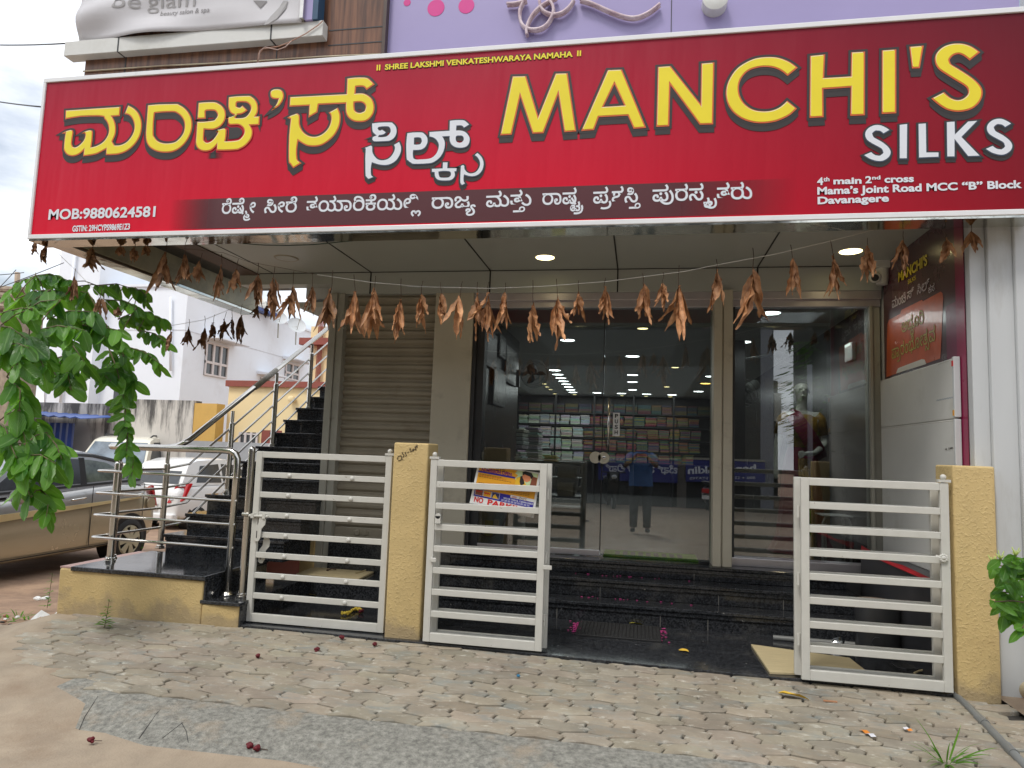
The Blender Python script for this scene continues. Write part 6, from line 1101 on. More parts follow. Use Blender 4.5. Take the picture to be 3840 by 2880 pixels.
string('white twine carrying the dried leaf bunches across the shop front',[gY(*p,YG_) for p in [crop(780,850,800)(1130,497),crop(780,850,800)(1690,578),crop(780,850,800)(2212,621),c5c(440,210),c5c(960,224),c5c(1300,211),c5c(1700,181),c5c(2212,115),c6c(240,76),c6c(460,36),c6c(640,2),c3c(1000,1532),c3c(1255,1466)]])
string('thin dark string holding dried leaves from the sign corner to the stair head',[gY(*p,4.58) for p in [clc(100,150),clc(735,178),clc(1300,186),crop(780,850,800)(160,270),crop(780,850,800)(420,365),crop(780,850,800)(750,425),crop(780,850,800)(1130,497)]],.0013,m_stem)
string('lower thin string with dark dried leaves from the beam end to the tree',[gY(*c4c(1700,315),6.4),gY(*c4c(1500,345),6.0),gY(*c4c(1300,425),5.6),gY(*c4c(1130,455),5.1),gY(*c4c(1085,462),4.9)],.002,m_strg)
string('thin string running down from the sign corner into the green tree',[gY(*clc(335,235),4.5),gY(*clc(520,410),4.5),gY(*clc(950,850),4.45)],.0018,m_strg)
cable('loose_wire','dark green wire sagging under the front edge of the canopy ceiling',[gY(*crop(780,850,800)(x,y),4.62) for x,y in ((240,166),(560,190),(820,195),(1100,186),(1360,160),(1510,146))],.0035,W('green_wire',(.01,.05,.035),.4))
cable('wire_bundle','tangle of thin grey cable hanging on the top of the shutter guide',[gY(*crop(780,850,800)(x,y),6.06) for x,y in ((1440,870),(1385,900),(1370,980),(1395,1050),(1430,1060),(1400,990),(1410,910),(1445,880),(1380,1000),(1420,1070))],.004,m_frm)
# ================================================================= CANOPY LAMPS, CAMERA
def downlight(px,py,z,r,m,label,cat='ceiling lamp',group=None,name='ceiling_light',ring=m_white,parts=True):
    p=gZ(px,py,z)
    t=thing(name,label,cat,(p.x,p.y,z),group)
    f=MB(); f.lathe((p.x,p.y,z-.0005),(0,0,-1),[(0,r*1.0),(.004,r)],24); f.build('diffuser',m,t)
    f=MB(); seg=24; 
    ra=f.ring((p.x,p.y,z-.002),(0,0,-1),r*1.02,seg); rb=f.ring((p.x,p.y,z-.006),(0,0,-1),r*1.12,seg); rc=f.ring((p.x,p.y,z),(0,0,-1),r*1.22,seg)
    f.add(ra+rb+rc,[(k,(k+1)%seg,seg+(k+1)%seg,seg+k) for k in range(seg)]+[(seg+k,seg+(k+1)%seg,2*seg+(k+1)%seg,2*seg+k) for k in range(seg)]); f.build('rim',ring,t,smooth=True)
    return t,p
L1,p1_=downlight(2044,965,ZC,.078,m_ltwarm,'lit round yellowish lamp in the canopy ceiling above the glass front')
L2,p2_=downlight(3190,942,ZC,.082,m_ltwarm,'lit round yellowish lamp in the canopy ceiling beside the wall banner')
for Lx,pp in ((L1,p1_),(L2,p2_)):
    ld=bpy.data.lights.new('lamp_and_fill_glow','SPOT'); ld.energy=5; ld.spot_size=R(150); ld.spot_blend=1; ld.color=(1,.82,.5); ld.shadow_soft_size=.07
    lo=bpy.data.objects.new('lamp_and_fill_glow',ld); C.objects.link(lo); lo.parent=Lx; lo.location=(0,0,-.02)
downlight(1074,968,ZC,.09,m_soffit,'unlit round lamp ring in the canopy ceiling above the stairs',ring=W('tarnished_ring',(.35,.31,.22),.4))
sc=thing('security_camera','white security camera hanging under the canopy corner beside the wall banner','camera',(1.86,6.0,2.9))
p=gY(*cb7(235,560),6.0)
f=MB(); f.box(p.x-.07,p.x+.06,5.94,6.08,p.z-.015,p.z+.05); f.build('mount',m_white,sc,bevel=.005)
f=MB(); f.lathe((p.x+.005,6.0,p.z-.015),(0,0,-1),[(0,.05),(.08,.05),(.13,.042)],18); f.build('neck',m_white,sc,auto=40)
q=gY(*cb7(150,715),5.93); f=MB(); f.lathe((q.x+.02,6.0,q.z+.03),Vector((-.25,-1,-.35)),[(-.03,.03),(0,.045),(.05,.045),(.06,.04)],18); f.build('body',m_white,sc,auto=40)
f=MB(); f.lathe((q.x+.003,5.935,q.z+.007),Vector((-.25,-1,-.35)),[(0,.028),(.008,.028)],14); f.build('lens',m_black,sc)
# ================================================================= INSIDE THE SHOP
CL=[(1460,553),(1875,656),(1380,745),(1398,772),(1418,795),(1434,815),(1451,834),(1467,852),(1481,870),(1494,886),(1875,775),(1875,820),(1875,870),(1648,889),(1805,893),(1965,898),(2127,902)]
lamps=[]
WL=['over the door panes, nearest to the fan']
def llab(i,kind,row): return f'{kind} ceiling lamp inside the shop, {ORD[i]} {row}'
def inlamp(px,py,r,m,lab,g):
    p=gZ(px,py,ZI)
    if p.y>16.6: return None
    t,_=downlight(px,py,ZI,r,m,lab,group=g); return t
row=[c5c(*q) for q in CL]
inlamp(*row[0],.085,m_ltcool,'single large white lamp on the shop ceiling above and right of the fan','white lamps on the shop ceiling')
for k,i in enumerate(range(2,10)): inlamp(*row[i],.095,m_ltcool,f'white lit lamp, {ORD[k]} in the slanting ceiling row right of the fan','white lamps on the shop ceiling')
for k,i in enumerate((1,10,11,12)): inlamp(*row[i],.09,m_ltcool,f'white lit lamp, {ORD[k]} from the front in the row above the push sticker','white lamps on the shop ceiling')
for k,i in enumerate((13,14,15,16)): inlamp(*row[i],.10,m_ltcool,f'white lit lamp, {ORD[k]} along the rearmost row over the fabric shelves','white lamps on the shop ceiling')
b2=crop(2250,1100,600); w2=crop(2700,1150,600)
inlamp(*b2(1530,1147),.085,m_ltcool,'white lit lamp on the shop ceiling cut off by the cream door post','white lamps on the shop ceiling'); inlamp(*b2(1362,1355),.10,m_ltcool,'white lit lamp on the shop ceiling below the amber lamp','white lamps on the shop ceiling')
inlamp(*w2(700,85),.085,m_ltcool,'white lit lamp behind the curly dried leaf bunch in the show window','white lamps on the shop ceiling'); inlamp(*w2(320,485),.085,m_ltcool,'bright white lamp seen alone in the upper left of the show window','white lamps on the shop ceiling'); inlamp(*w2(165,700),.085,m_ltcool,'white lamp seen at the left edge of the show window','white lamps on the shop ceiling')
inlamp(*b2(1458,1245),.09,m_ltamb,'amber lit lamp on the shop ceiling near the door post','warm lamps on the shop ceiling')
for k,q in enumerate([(1940,478),(2147,727),(2093,851)]): inlamp(*c5c(*q),.055,m_ltwarm,f'small warm ceiling lamp right of the push sticker row, {ORD[k]} from the front','warm lamps on the shop ceiling')
for k,q in enumerate([(1313,832),(1330,851),(1352,868),(1380,895)]): inlamp(*c5c(*q),.045,m_ltwarm,f'tiny warm lit lamp below the fan, {ORD[k]} of the four','warm lamps on the shop ceiling')
for k,q in enumerate([(1505,900),(1808,907),(1962,911),(2117,914)]): inlamp(*c5c(*q),.045,m_ltwarm,f'tiny warm lit lamp under the rearmost white row, {ORD[k]} from the wall','warm lamps on the shop ceiling')
hostlamp=[o for o in C.objects if o.name.startswith('ceiling_light') and o.location.z<2.8 and o.parent is None]
def roomlight(x,y,sx,sy,e,host):
    ld=bpy.data.lights.new('lamp_and_fill_glow','AREA'); ld.shape='RECTANGLE'; ld.size=sx; ld.size_y=sy; ld.energy=e; ld.color=(.92,.97,1)
    lo=bpy.data.objects.new('lamp_and_fill_glow',ld); C.objects.link(lo); lo.parent=host; lo.location=Vector((x,y,ZI-.02))-host.location
roomlight(-.8,13.2,3.4,5.5,105,hostlamp[8]); roomlight(-.4,8.4,1.6,2.0,7,hostlamp[0]); roomlight(1.35,6.75,.5,.5,7,hostlamp[-1])  # last area light is added to brighten the mannequin, not a ceiling lamp's own
# fabric shelves and stacks
mfab,_t,_N,_L,_b=nodes('folded_fabric'); _a=_N.new('ShaderNodeAttribute'); _a.attribute_name='tone'; _L.new(_a.outputs['Color'],_b.inputs['Base Color']); _b.inputs['Roughness'].default_value=.6
def stack(x,y,z,wd,dp,ht,n,cols,label,group,seed,name='fabric_stack',cat='folded fabric'):
    r=random.Random(seed); f=MB(); f.tone=[]; zz=z; th=ht/n
    for k in range(n):
        dx=r.uniform(-.012,.012); c_=r.choice(cols); c_=tuple(min(1,v*r.uniform(.75,1.2)) for v in c_)
        h=th*r.uniform(.78,.95); yf=y-r.uniform(0,.02)
        f.box(x+dx,x+wd+dx,yf,y+dp,zz,zz+h); f.tone+=[c_]*8; zz+=th
    return f.build(name,mfab,None,bevel=.006,seg=1,label=label,cat=cat,group=group,loc=(x+wd/2,y,z))
PALE=[(.50,.53,.48),(.56,.60,.50),(.48,.50,.50),(.60,.62,.42),(.55,.58,.56)]
BRT=[(.34,.27,.08),(.36,.19,.07),(.26,.05,.08),(.07,.18,.14),(.25,.21,.09),(.30,.10,.12),(.10,.09,.17),(.32,.17,.20),(.20,.25,.09),(.08,.19,.21)]
YSH=15.9
rows=[(1555,1593),(1600,1640),(1644,1688),(1692,1731)]
sf=thing('fabric_shelf','tall dark wall shelf across the back of the shop filled with folded fabric','shelf',(-1,YSH,.415))
xa=gY(1940,1600,YSH).x; xb=gY(2680,1600,YSH).x
f=MB()
for (a,b) in rows: z=gY(2250,b+2,YSH).z; f.box(xa,xb,YSH,YSH+.5,z-.03,z)
f.box(xa,xb,YSH+.5,YSH+.55,.415,ZI-.02); f.box(xa,xb,YSH-.02,YSH+.5,gY(2250,1553,YSH).z,gY(2250,1549,YSH).z)
for k in range(6): x=xa+(xb-xa)*k/5; f.box(x-.02,x+.02,YSH,YSH+.5,.415,ZI-.02)
f.build('shelf_board',m_shelf,sf)
top=thing('dark_fabric_bay','long dark upper bay of stacked fabric just below the shop ceiling','shelf',(-1,YSH,2.2))
f=MB(); f.tone=[]; r=random.Random(3); z0=gY(2250,1549,YSH).z+.01
x=xa
while x<xb-.2:
    wd=r.uniform(.22,.34); zz=z0
    while zz<2.45:
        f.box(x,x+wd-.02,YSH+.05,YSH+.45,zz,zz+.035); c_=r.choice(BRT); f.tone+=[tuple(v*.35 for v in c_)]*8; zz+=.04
    x+=wd
f.build('fabric_layer',mfab,top)
sd_=500
for ri,(a,b) in enumerate(rows):
    z=gY(2250,b+1,YSH).z+.004; ht=(gY(2250,a,YSH).z-z)*.95
    xs=1944; k=0
    while xs<2600:
        wpx=r.choice([36,40,44]); pale=xs<2182
        x0=gY(xs,1620,YSH).x; x1=gY(xs+wpx-3,1620,YSH).x; sd_+=1
        gname='pale boxed fabric stacks on the back shelf' if pale else 'bright folded fabric stacks on the back shelf'
        lab=('pale boxed' if pale else 'bright folded')+f' fabric stack, {ORD[k]} from the left on the {["top","second","third","lowest"][ri]} shelf row'
        stack(x0,YSH+.02,z,x1-x0,.4,ht*r.uniform(.86,1),6 if pale else 13,PALE if pale else BRT,lab,gname,sd_)
        xs+=wpx; k+=1
# left pile of flat white boxes and counters
for k,(px0,px1,y0,y1) in enumerate(((1868,1962,1604,1680),(1862,1955,1692,1732),(1968,2016,1600,1732))):
    Yp=8.9 if k<2 else 10.2; A0=gY(px0,y1,Yp); A1=gY(px1,y1,Yp); zt=gY(px0,y0,Yp).z
    stack(A0.x,Yp,A0.z,A1.x-A0.x,.45,zt-A0.z,5 if k<2 else 14,[(.42,.43,.40),(.36,.38,.36)],['upper pile of flat pale saree boxes on the counter near the framed pictures','lower pile of flat pale saree boxes on the counter near the framed pictures','tall grey pile of thin boxes standing right of the pale saree boxes'][k],'piles of flat boxes on the counter',700+k,'box_pile','boxes')
ct=thing('display_counter','long dark display counter with glass shelves running across the shop','counter',(-1.0,9.5,.415))
zc_=gY(2080,1737,8.7).z
f=MB(); f.box(-1.9,gY(2190,1740,8.7).x,8.7,9.3,zc_-.04,zc_); f.box(-1.9,gY(2190,1740,8.7).x,8.75,9.3,.415,.62); f.build('counter_top',m_shelf,ct,bevel=.004)
f=MB()
for z in (.75,.98,1.18): f.box(-1.9,gY(2190,1740,8.7).x,8.76,9.25,z,z+.018)
f.box(gY(2190,1740,8.7).x-.03,gY(2190,1740,8.7).x,8.72,9.3,.415,zc_-.04); f.build('counter_shelf',W('counter_shelf',(.09,.09,.085),.3),ct)
stack(gY(2035,1725,8.75).x,8.78,zc_,.16,.3,.10,6,[(.5,.05,.05),(.55,.35,.03),(.05,.3,.3),(.4,.5,.1)],'small bright pile of folded sarees lying on the dark counter','bright piles on the counter',801)
for k,(px,py,wd) in enumerate(((2085,1870,.22),(2085,1895,.20))): 
    q=gY(px,py,8.7); f=MB(); f.box(q.x,q.x+wd,8.77,9.1,.765+.235*(1-k) if False else (.998 if k==0 else .768),(1.15 if k==0 else .93)); f.build('carton',W('carton_board%d'%k,(.24,.19,.11),.7,var=.1),None,bevel=.006,label=['pale brown carton on the middle shelf of the display counter','pale brown carton on the lower shelf of the display counter'][k],cat='carton',group='cartons in the counter')
# framed pictures on the dark left wall
for k,(x0,x1,y0,y1) in enumerate(((1817,1850,1230,1390),(1866,1886,1250,1350),(1844,1884,1370,1530),(1890,1925,1290,1450))):
    XW=-1.497; a=gX(x0,y0,XW); b=gX(x1,y1,XW)
    t=thing('picture_frame',['dark reddish framed picture on the inner wall beside the door','small narrow framed picture high on the dark inner wall','tall framed picture with pale print, lowest on the dark inner wall','tall framed picture with pale print near the wall fan'][k],'picture',(XW,a.y,(a.z+b.z)/2),'framed pictures on the inner wall')
    f=MB(); f.box(XW,XW+.03,a.y,b.y,b.z,a.z); f.build('frame',m_shelf,t,bevel=.004)
    f=MB(); e=.03; f.box(XW+.0305,XW+.032,a.y+e,b.y-e,b.z+e,a.z-e); f.build('print',W('picture_print%d'%k,(.12,.05,.04) if k==0 else (.22,.22,.20),.25,var=.5,scale=9),t)
# wall fans
def fan(ctr,r,face,label,wallpt,seed):
    ctr=Vector(ctr); ax=Vector(face).normalized(); t=thing('wall_fan',label,'fan',ctr,'wall fans inside the shop'); q=ax.to_track_quat('Z','Y')
    f=MB()
    for k in range(3):
        pts=[]
        for i in range(7):
            a=i/6; pts.append((r*(.15+.72*a),r*.30*math.sin(math.pi*(.15+.8*a))))
        poly=[(x,y) for x,y in pts]+[(x,-y*.35) for x,y in reversed(pts)]
        rot=Quaternion((0,0,1),2*math.pi*k/3+seed)
        f.prism(poly,lambda u,v,d:ctr+q@(rot@Vector((u,v,d+v*.35))),0,.003)
    f.build('blade',W('fan_blade%d'%seed,(.13,.13,.12) if seed else (.05,.05,.05),.3),t)
    f=MB()
    for rr,dz in ((r,0),(r*.98,.05),(r*.98,-.05),(r*.3,.06)): 
        pts=[ctr+q@Vector((rr*math.cos(a),rr*math.sin(a),dz)) for a in [2*math.pi*i/32 for i in range(33)]]; f.tube(pts,.004,5)
    for i in range(28):
        a=2*math.pi*i/28; e=Vector((math.cos(a),math.sin(a),0)); f.tube([ctr+q@(e*r*.15+Vector((0,0,.065))),ctr+q@(e*r*.7+Vector((0,0,.06))),ctr+q@(e*r)],.0014,4)
    f.build('cage',W('fan_cage%d'%seed,(.22,.22,.21),.35),t)
    f=MB(); f.lathe(ctr-ax*.06,-ax,[(0,.05),(.03,.062),(.12,.058),(.15,.04)],18); f.build('motor',W('fan_motor%d'%seed,(.42,.44,.40) if seed else (.06,.06,.06),.35),t,auto=40)
    f=MB(); b=ctr-ax*.14; f.tube([b,b+(Vector(wallpt)-b)*.5+Vector((0,0,-.03)),Vector(wallpt)],.022,10); f.box(wallpt[0]-.03,wallpt[0]+.03,wallpt[1]-.03,wallpt[1]+.03,wallpt[2]-.16,wallpt[2]+.05); f.build('arm',W('fan_arm%d'%seed,(.40,.42,.40) if seed else (.12,.12,.11),.4),t,auto=40)
c_=gY(2003,1402,8.25); fan(c_,.165,(.35,-.80,-.5),'dark round wall fan mounted beside the framed pictures',(-1.49,8.3,c_.z+.0),0)
c_=gY(2935,1325,8.0); fan(c_,.17,(-.75,-.35,-.55),'pale wall fan tilted away, upper of the two in the show window',(1.03,8.27,c_.z-.06),1)
c_=gY(2790,1470,8.4); fan(c_,.17,(-.75,-.35,-.55),'pale wall fan tilted away, lower of the two in the show window',(1.03,8.27,c_.z-.10),2)
# notice, emergency light on the dark window side wall
t=thing('emergency_light','white emergency lamp box fixed high on the dark wall of the show window','emergency lamp',(1.86,7,2.1)); a=gX(*w2(1770,545),1.875); b=gX(*w2(1872,730),1.875)
f=MB(); f.box(1.845,1.88,min(a.y,b.y),max(a.y,b.y),b.z,gX(*w2(1875,480),1.875).z); f.build('housing',m_white,t,bevel=.006)
f=MB(); f.box(1.838,1.845,min(a.y,b.y)+.03,max(a.y,b.y)-.03,gX(*w2(1850,520),1.875).z-.01,gX(*w2(1850,500),1.875).z); f.build('tube',W('pale_tube',(.9,1,.95),.3,emit=1.2,var=0),t)
# mannequin in a saree
def skin(name,vs,es,rs,m,parent,lv=2,smooth=True):
    me=bpy.data.meshes.new(name); off=wloc(parent) if parent else Vector((0,0,0)); me.from_pydata([tuple(Vector(v)-off) for v in vs],es,[])
    o=bpy.data.objects.new(name,me); C.objects.link(o); o.parent=parent
    o.modifiers.new('skin','SKIN').use_smooth_shade=True
    sv=me.skin_vertices[0].data if me.skin_vertices else None
    if sv is None: bpy.context.view_layer.objects.active=o; bpy.ops.mesh.customdata_skin_add(); sv=me.skin_vertices[0].data
    for i,rr in enumerate(rs): sv[i].radius=rr if isinstance(rr,tuple) else (rr,rr); 
    sv[0].use_root=True
    ss=o.modifiers.new('sub','SUBSURF'); ss.levels=lv; ss.render_levels=lv
    me.materials.append(m); return o
def bake(o):      # freeze modifiers into plain mesh
    dg=bpy.context.evaluated_depsgraph_get(); dg.update(); me=bpy.data.meshes.new_from_object(o.evaluated_get(dg)); o.modifiers.clear(); o.data=me; return o
hp=gY(3004,1467,7.25); mx_,my_,mh=hp.x,7.25,hp.z
mz=.50; hH=.225
man=thing('mannequin','white headed mannequin draped in a maroon and mustard saree behind the show window','mannequin',(mx_,my_,.415))
sh_=mh-hH/2-.10       # shoulder height
V=[];E=[];RR=[]
def av(p,r,j=None):
    V.append(p);RR.append(r)
    if j is not None: E.append((j,len(V)-1))
    return len(V)-1
Z=lambda h:h
pel=av((mx_,my_,sh_-.52),(.15,.11)); wst=av((mx_,my_,sh_-.33),(.115,.09),pel); ch=av((mx_,my_,sh_-.12),(.14,.10),wst); nb=av((mx_,my_,sh_+.0),(.06,.055),ch); nk=av((mx_+.004,my_-.01,sh_+.07),(.047,.047),nb); jaw=av((mx_+.0,my_-.025,mh-.045),(.062,.075),nk); hd_=av((mx_,my_-.01,mh+.025),(.075,.095),jaw); tp=av((mx_,my_+.0,mh+.075),(.055,.07),hd_)
for s_ in (-1,1):
    s0=av((mx_+s_*.15,my_,sh_-.03),(.055,.055),ch); el=av((mx_+s_*.22,my_+.0,sh_-.30),(.038,.038),s0)
    if s_>0: wr=av((mx_+.08,my_-.17,sh_-.40),(.027,.025),el); pm_=av((mx_+.01,my_-.18,sh_-.405),(.034,.015),wr)
    else: wr=av((mx_-.245,my_-.03,sh_-.50),(.027,.025),el); pm_=av((mx_-.25,my_-.05,sh_-.56),(.03,.016),wr)
    b=V[pm_]
    for k in range(5):
        if s_>0: f1=av((b[0]-.035,b[1]-.004,b[2]+.022-k*.012),.009,pm_); f2=av((b[0]-.085+.006*abs(k-1.5),b[1]-.0,b[2]+.012-k*.015),.0075,f1)
        else: f1=av((b[0]-.014+.009*k,b[1]-.02,b[2]-.04),.009,pm_); f2=av((b[0]-.01+.007*k,b[1]-.02,b[2]-.095),.0075,f1)
bake(skin('body',V,E,RR,m_skin,man))
f=MB(); f.ball((mx_,my_-.105,mh-.005),.014,10,8,sc=(.8,1,1.5)); f.ball((mx_,my_-.098,mh-.052),.02,10,6,sc=(1.1,.5,.45))
for s_ in (-1,1): f.ball((mx_+s_*.03,my_-.092,mh+.02),.013,10,6,sc=(1.2,.5,.7)); f.ball((mx_+s_*.078,my_,mh),.02,8,6,sc=(.4,.8,1.3))
f.build('face_features',m_skin,man,smooth=True)
def loft(rings,m,name,par,seg=32,fold=0,ph=0):
    f=MB()
    for k,(z,cx,cy,rx,ry) in enumerate(rings):
        for i in range(seg):
            a=2*math.pi*i/seg; fo=1+fold*math.sin(a*11+ph)*(k/len(rings)); f.v.append(Vector((cx+rx*fo*math.cos(a),cy+ry*fo*math.sin(a),z)))
    for k in range(len(rings)-1):
        for i in range(seg): j=(i+1)%seg; f.f.append((k*seg+i,k*seg+j,(k+1)*seg+j,(k+1)*seg+i)); f.mi.append(0)
    return f.build(name,m,par,smooth=True)
loft([(sh_-.02,mx_,my_,.10,.075),(sh_-.06,mx_,my_,.165,.10),(sh_-.15,mx_,my_,.165,.122),(sh_-.25,mx_,my_,.14,.108),(sh_-.34,mx_,my_,.124,.098)],m_sar2,'blouse',man)
for s_ in (-1,1):
    f=MB(); f.tube([(mx_+s_*.13,my_,sh_-.03),(mx_+s_*.17,my_,sh_-.07),(mx_+s_*.205,my_,sh_-.22)],.06,14,rs=[.058,.060,.052]); f.build('sleeve',m_sar2,man,smooth=True)
loft([(sh_-.34,mx_,my_,.126,.10),(sh_-.45,mx_,my_,.155,.12),(sh_-.56,mx_,my_,.172,.135),(sh_-.85,mx_,my_,.19,.15),(sh_-1.2,mx_,my_-.01,.23,.19),(.43,mx_,my_-.02,.30,.25)],m_sar1,'saree_skirt',man,40,.10)
f=MB(); pth=[(mx_-.12,my_+.05,sh_-.0),(mx_-.09,my_-.09,sh_-.03),(mx_-.04,my_-.135,sh_-.12),(mx_+.04,my_-.14,sh_-.25),(mx_+.12,my_-.105,sh_-.38),(mx_+.16,my_+.0,sh_-.46)]
n=len(pth)
for i,p in enumerate(pth):
    p=Vector(p); d_=(Vector(pth[min(i+1,n-1)])-Vector(pth[max(i-1,0)])).normalized(); s_=d_.cross(Vector((0,-1,0))).normalized()
    for q in range(5): f.v.append(p+s_*(q/4-.5)*(.12+.05*i/n)+Vector((0,-.012*math.cos(q*math.pi),0)))
for i in range(n-1):
    for q in range(4): a=i*5+q; f.f.append((a,a+1,a+6,a+5)); f.mi.append(0)
o=f.build('saree_drape',m_sar1,man,smooth=True); o.modifiers.new('s','SOLIDIFY').thickness=.006
f=MB(); f.box(mx_+.02,mx_+.03,my_-.16,my_-.15,sh_-1.3,sh_-.46); 
for k in range(6): x=mx_-.05+.02*k; f.tube([(x,my_-.145,sh_-.45),(x+.004,my_-.17,sh_-.8),(x-.01+.006*k,my_-.24,sh_-1.3)],.012,6)
f.build('saree_pleats',m_sar2,man,smooth=True)
mo_=thing('stool','white metal stool with bent legs standing inside the show window','stool',(1.5,7.2,.415))
q=gY(*crop(2900,1900,800)(680,100),6.85); zt=q.z
f=MB()
xs=[gY(*crop(2900,1900,800)(x,300),6.85).x for x in (480,585,770)]
f.tube([(xs[0],6.75,.42),(xs[0]+.005,6.75,zt-.06),(xs[0]+.02,6.75,zt-.02),(xs[0]+.06,6.76,zt)],.011,8); f.tube([(xs[1],7.0,.42),(xs[1],7.0,zt)],.011,8); f.tube([(xs[2],6.75,.42),(xs[2],6.75,zt-.06),(xs[2]-.015,6.75,zt-.02),(xs[2]-.06,6.76,zt)],.011,8); f.tube([(xs[2]+.02,7.0,.42),(xs[2],7.0,zt)],.011,8)
f.build('leg',m_white,mo_,smooth=True)
f=MB(); f.box(xs[0],xs[2]+.07,6.73,7.03,zt,zt+.012); f.build('seat',m_white,mo_,bevel=.004)
bu=thing('bucket','pale blue paint bucket with printed label standing inside the glass','bucket',(-1.25,6.7,.415)); q=gY(1842,1940,6.62)
bz=.425; bm=W('bucket_pale_blue',(.22,.36,.50),.35,var=.06)
f=MB(); f.lathe((q.x,6.65,bz),(0,0,1),[(0,.118),(.30,.142),(.31,.148),(.325,.148),(.327,.138),(.05,.11)],28,caps=False); f.build('pail',bm,bu,smooth=True)
f=MB(); f.tube([(q.x+.145*math.cos(a),6.65-.148*math.sin(a)*.35-.10*math.sin(a),bz+.28-.21*math.sin(a)) for a in [math.pi*i/16 for i in range(17)]],.006,6); f.build('handle',W('bucket_navy',(.03,.06,.22),.4),bu,smooth=True)
f=MB(); f.box(q.x-.035,q.x+.045,6.65-.143,6.65-.138,bz+.07,bz+.22); f.build('label',W('bucket_label',(.32,.34,.10),.5,var=.3,scale=20),bu)
f=MB()
for dx in (-.09,.075): f.box(q.x+dx-.022,q.x+dx+.022,6.65-.135,6.65-.115,bz+.17,bz+.23)
f.build('printed_patch',m_paper,bu)
cb_=gY(1900,1990,6.6); f=MB(); f.box(cb_.x+.0,cb_.x+.10,6.9,7.1,.42,.78); f.build('side_carton',m_boxw,None,bevel=.005,label='tall grey carton standing right of the blue bucket inside the glass',cat='carton')
# mats
m1=thing('door_mat','bright green ribbed mat lying just inside the glass door','mat',(.1,6.4,.417)); f=MB()
cc=crop(1950,1950,800); a=gZ(*cc(870,350),.42).x; b=gZ(*cc(1830,395),.42).x
f.box(a,b,6.24,6.60,.416,.432); f.build('mat_pile',m_grn,m1,bevel=.005)
f=MB()
for k in range(9): f.box(a+.1+k*(b-a-.2)/9,a+.14+k*(b-a-.2)/9,6.30,6.52,.432,.434)
f.build('mat_print',m_rub,m1)
m2=thing('rubber_mat','black perforated rubber mat lying on the granite floor before the steps','mat',(-.13,5.3,.014))
x0,x1,y0,y1=-.43,.165,5.10,5.50; f=MB(); nx,ny=22,10
for i in range(nx+1): x=x0+(x1-x0)*i/nx; f.box(x-.0035,x+.0035,y0,y1,.014,.028)
for j in range(ny+1): y=y0+(y1-y0)*j/ny; f.box(x0,x1,y-.006,y+.006,.014,.0265)
f.build('mat_grid',m_rub,m2,bevel=.002,seg=1)
f=MB(); rp=random.Random(5); f.tone=None
for k in range(90):
    if k<45: x=x0-.02+rp.gauss(0,.018); y=rp.uniform(y0+.08,y1)
    elif k<60: x=x1+.02+rp.gauss(0,.015); y=rp.uniform(y0,y1)
    else: x=rp.uniform(-.55,.45); y=5.985-.012 if k%2 else 5.74; 
    z=.016 if k<60 else (.303 if k%2 else .162)
    f.ball((x,y if k<60 else y-rp.uniform(0,.05),z+.003),rp.uniform(.004,.009),5,4,sc=(1.4,1,.5))
f.build('flower_petals',W('pink_petals',(.38,.03,.16),.8,var=.3),None,label='scattered pink flower petals beside the rubber mat and along the steps',cat='petals',kind='stuff')
# ================================================================= LOOSE THINGS BY THE GATES
c9=crop(2540,1905,1300)
def flat(name,pts,z0,z1,m,label,cat,group=None,cr=None):
    q=[gZ(*(cr(*p) if cr else p),z1) for p in pts]; f=MB(); n=len(q)
    f.add([(p.x,p.y,z0) for p in q]+[(p.x,p.y,z1) for p in q],[tuple(range(n-1,-1,-1)),tuple(range(n,2*n))]+[(i,(i+1)%n,n+(i+1)%n,n+i) for i in range(n)])
    return f.build(name,m,None,bevel=.002,label=label,cat=cat,group=group)
flat('plywood_sheet',[(590,1045),(1242,1066),(1100,955),(470,868)],.015,.030,m_wood2,'worn plywood sheet lying on the granite floor behind the right gate','plywood','plywood sheets',c9)
cl_=crop(850,2050,600)
flat('plywood_sheet',[(960,372),(1830,442),(2120,300),(1290,245)],.162,.178,m_wood2,'plywood sheet lying on the granite plinth behind the closed gate','plywood','plywood sheets',cl_)
f=MB(); a=gZ(*cl_(1780,360),.19); b=gZ(*cl_(1930,312),.19); f.hexa([a+Vector((0,0,-.01)),b+Vector((0,0,-.01)),b+Vector((.01,.03,-.01)),a+Vector((.01,.03,-.01))],[a,b,b+Vector((.01,.03,0)),a+Vector((.01,.03,0))]); f.build('wood_offcut',m_wood2,None,label='small wooden offcut lying on the plywood on the plinth',cat='wood')
f=MB(); a=gZ(*cl_(1395,325),.185); f.tube([a,a+Vector((.03,.02,.012)),a+Vector((.06,.05,.004))],.006,6); f.ball(a,.012,8,6); f.build('dry_twig',m_stem,None,label='curled dry twig lying on the plywood on the plinth',cat='twig')
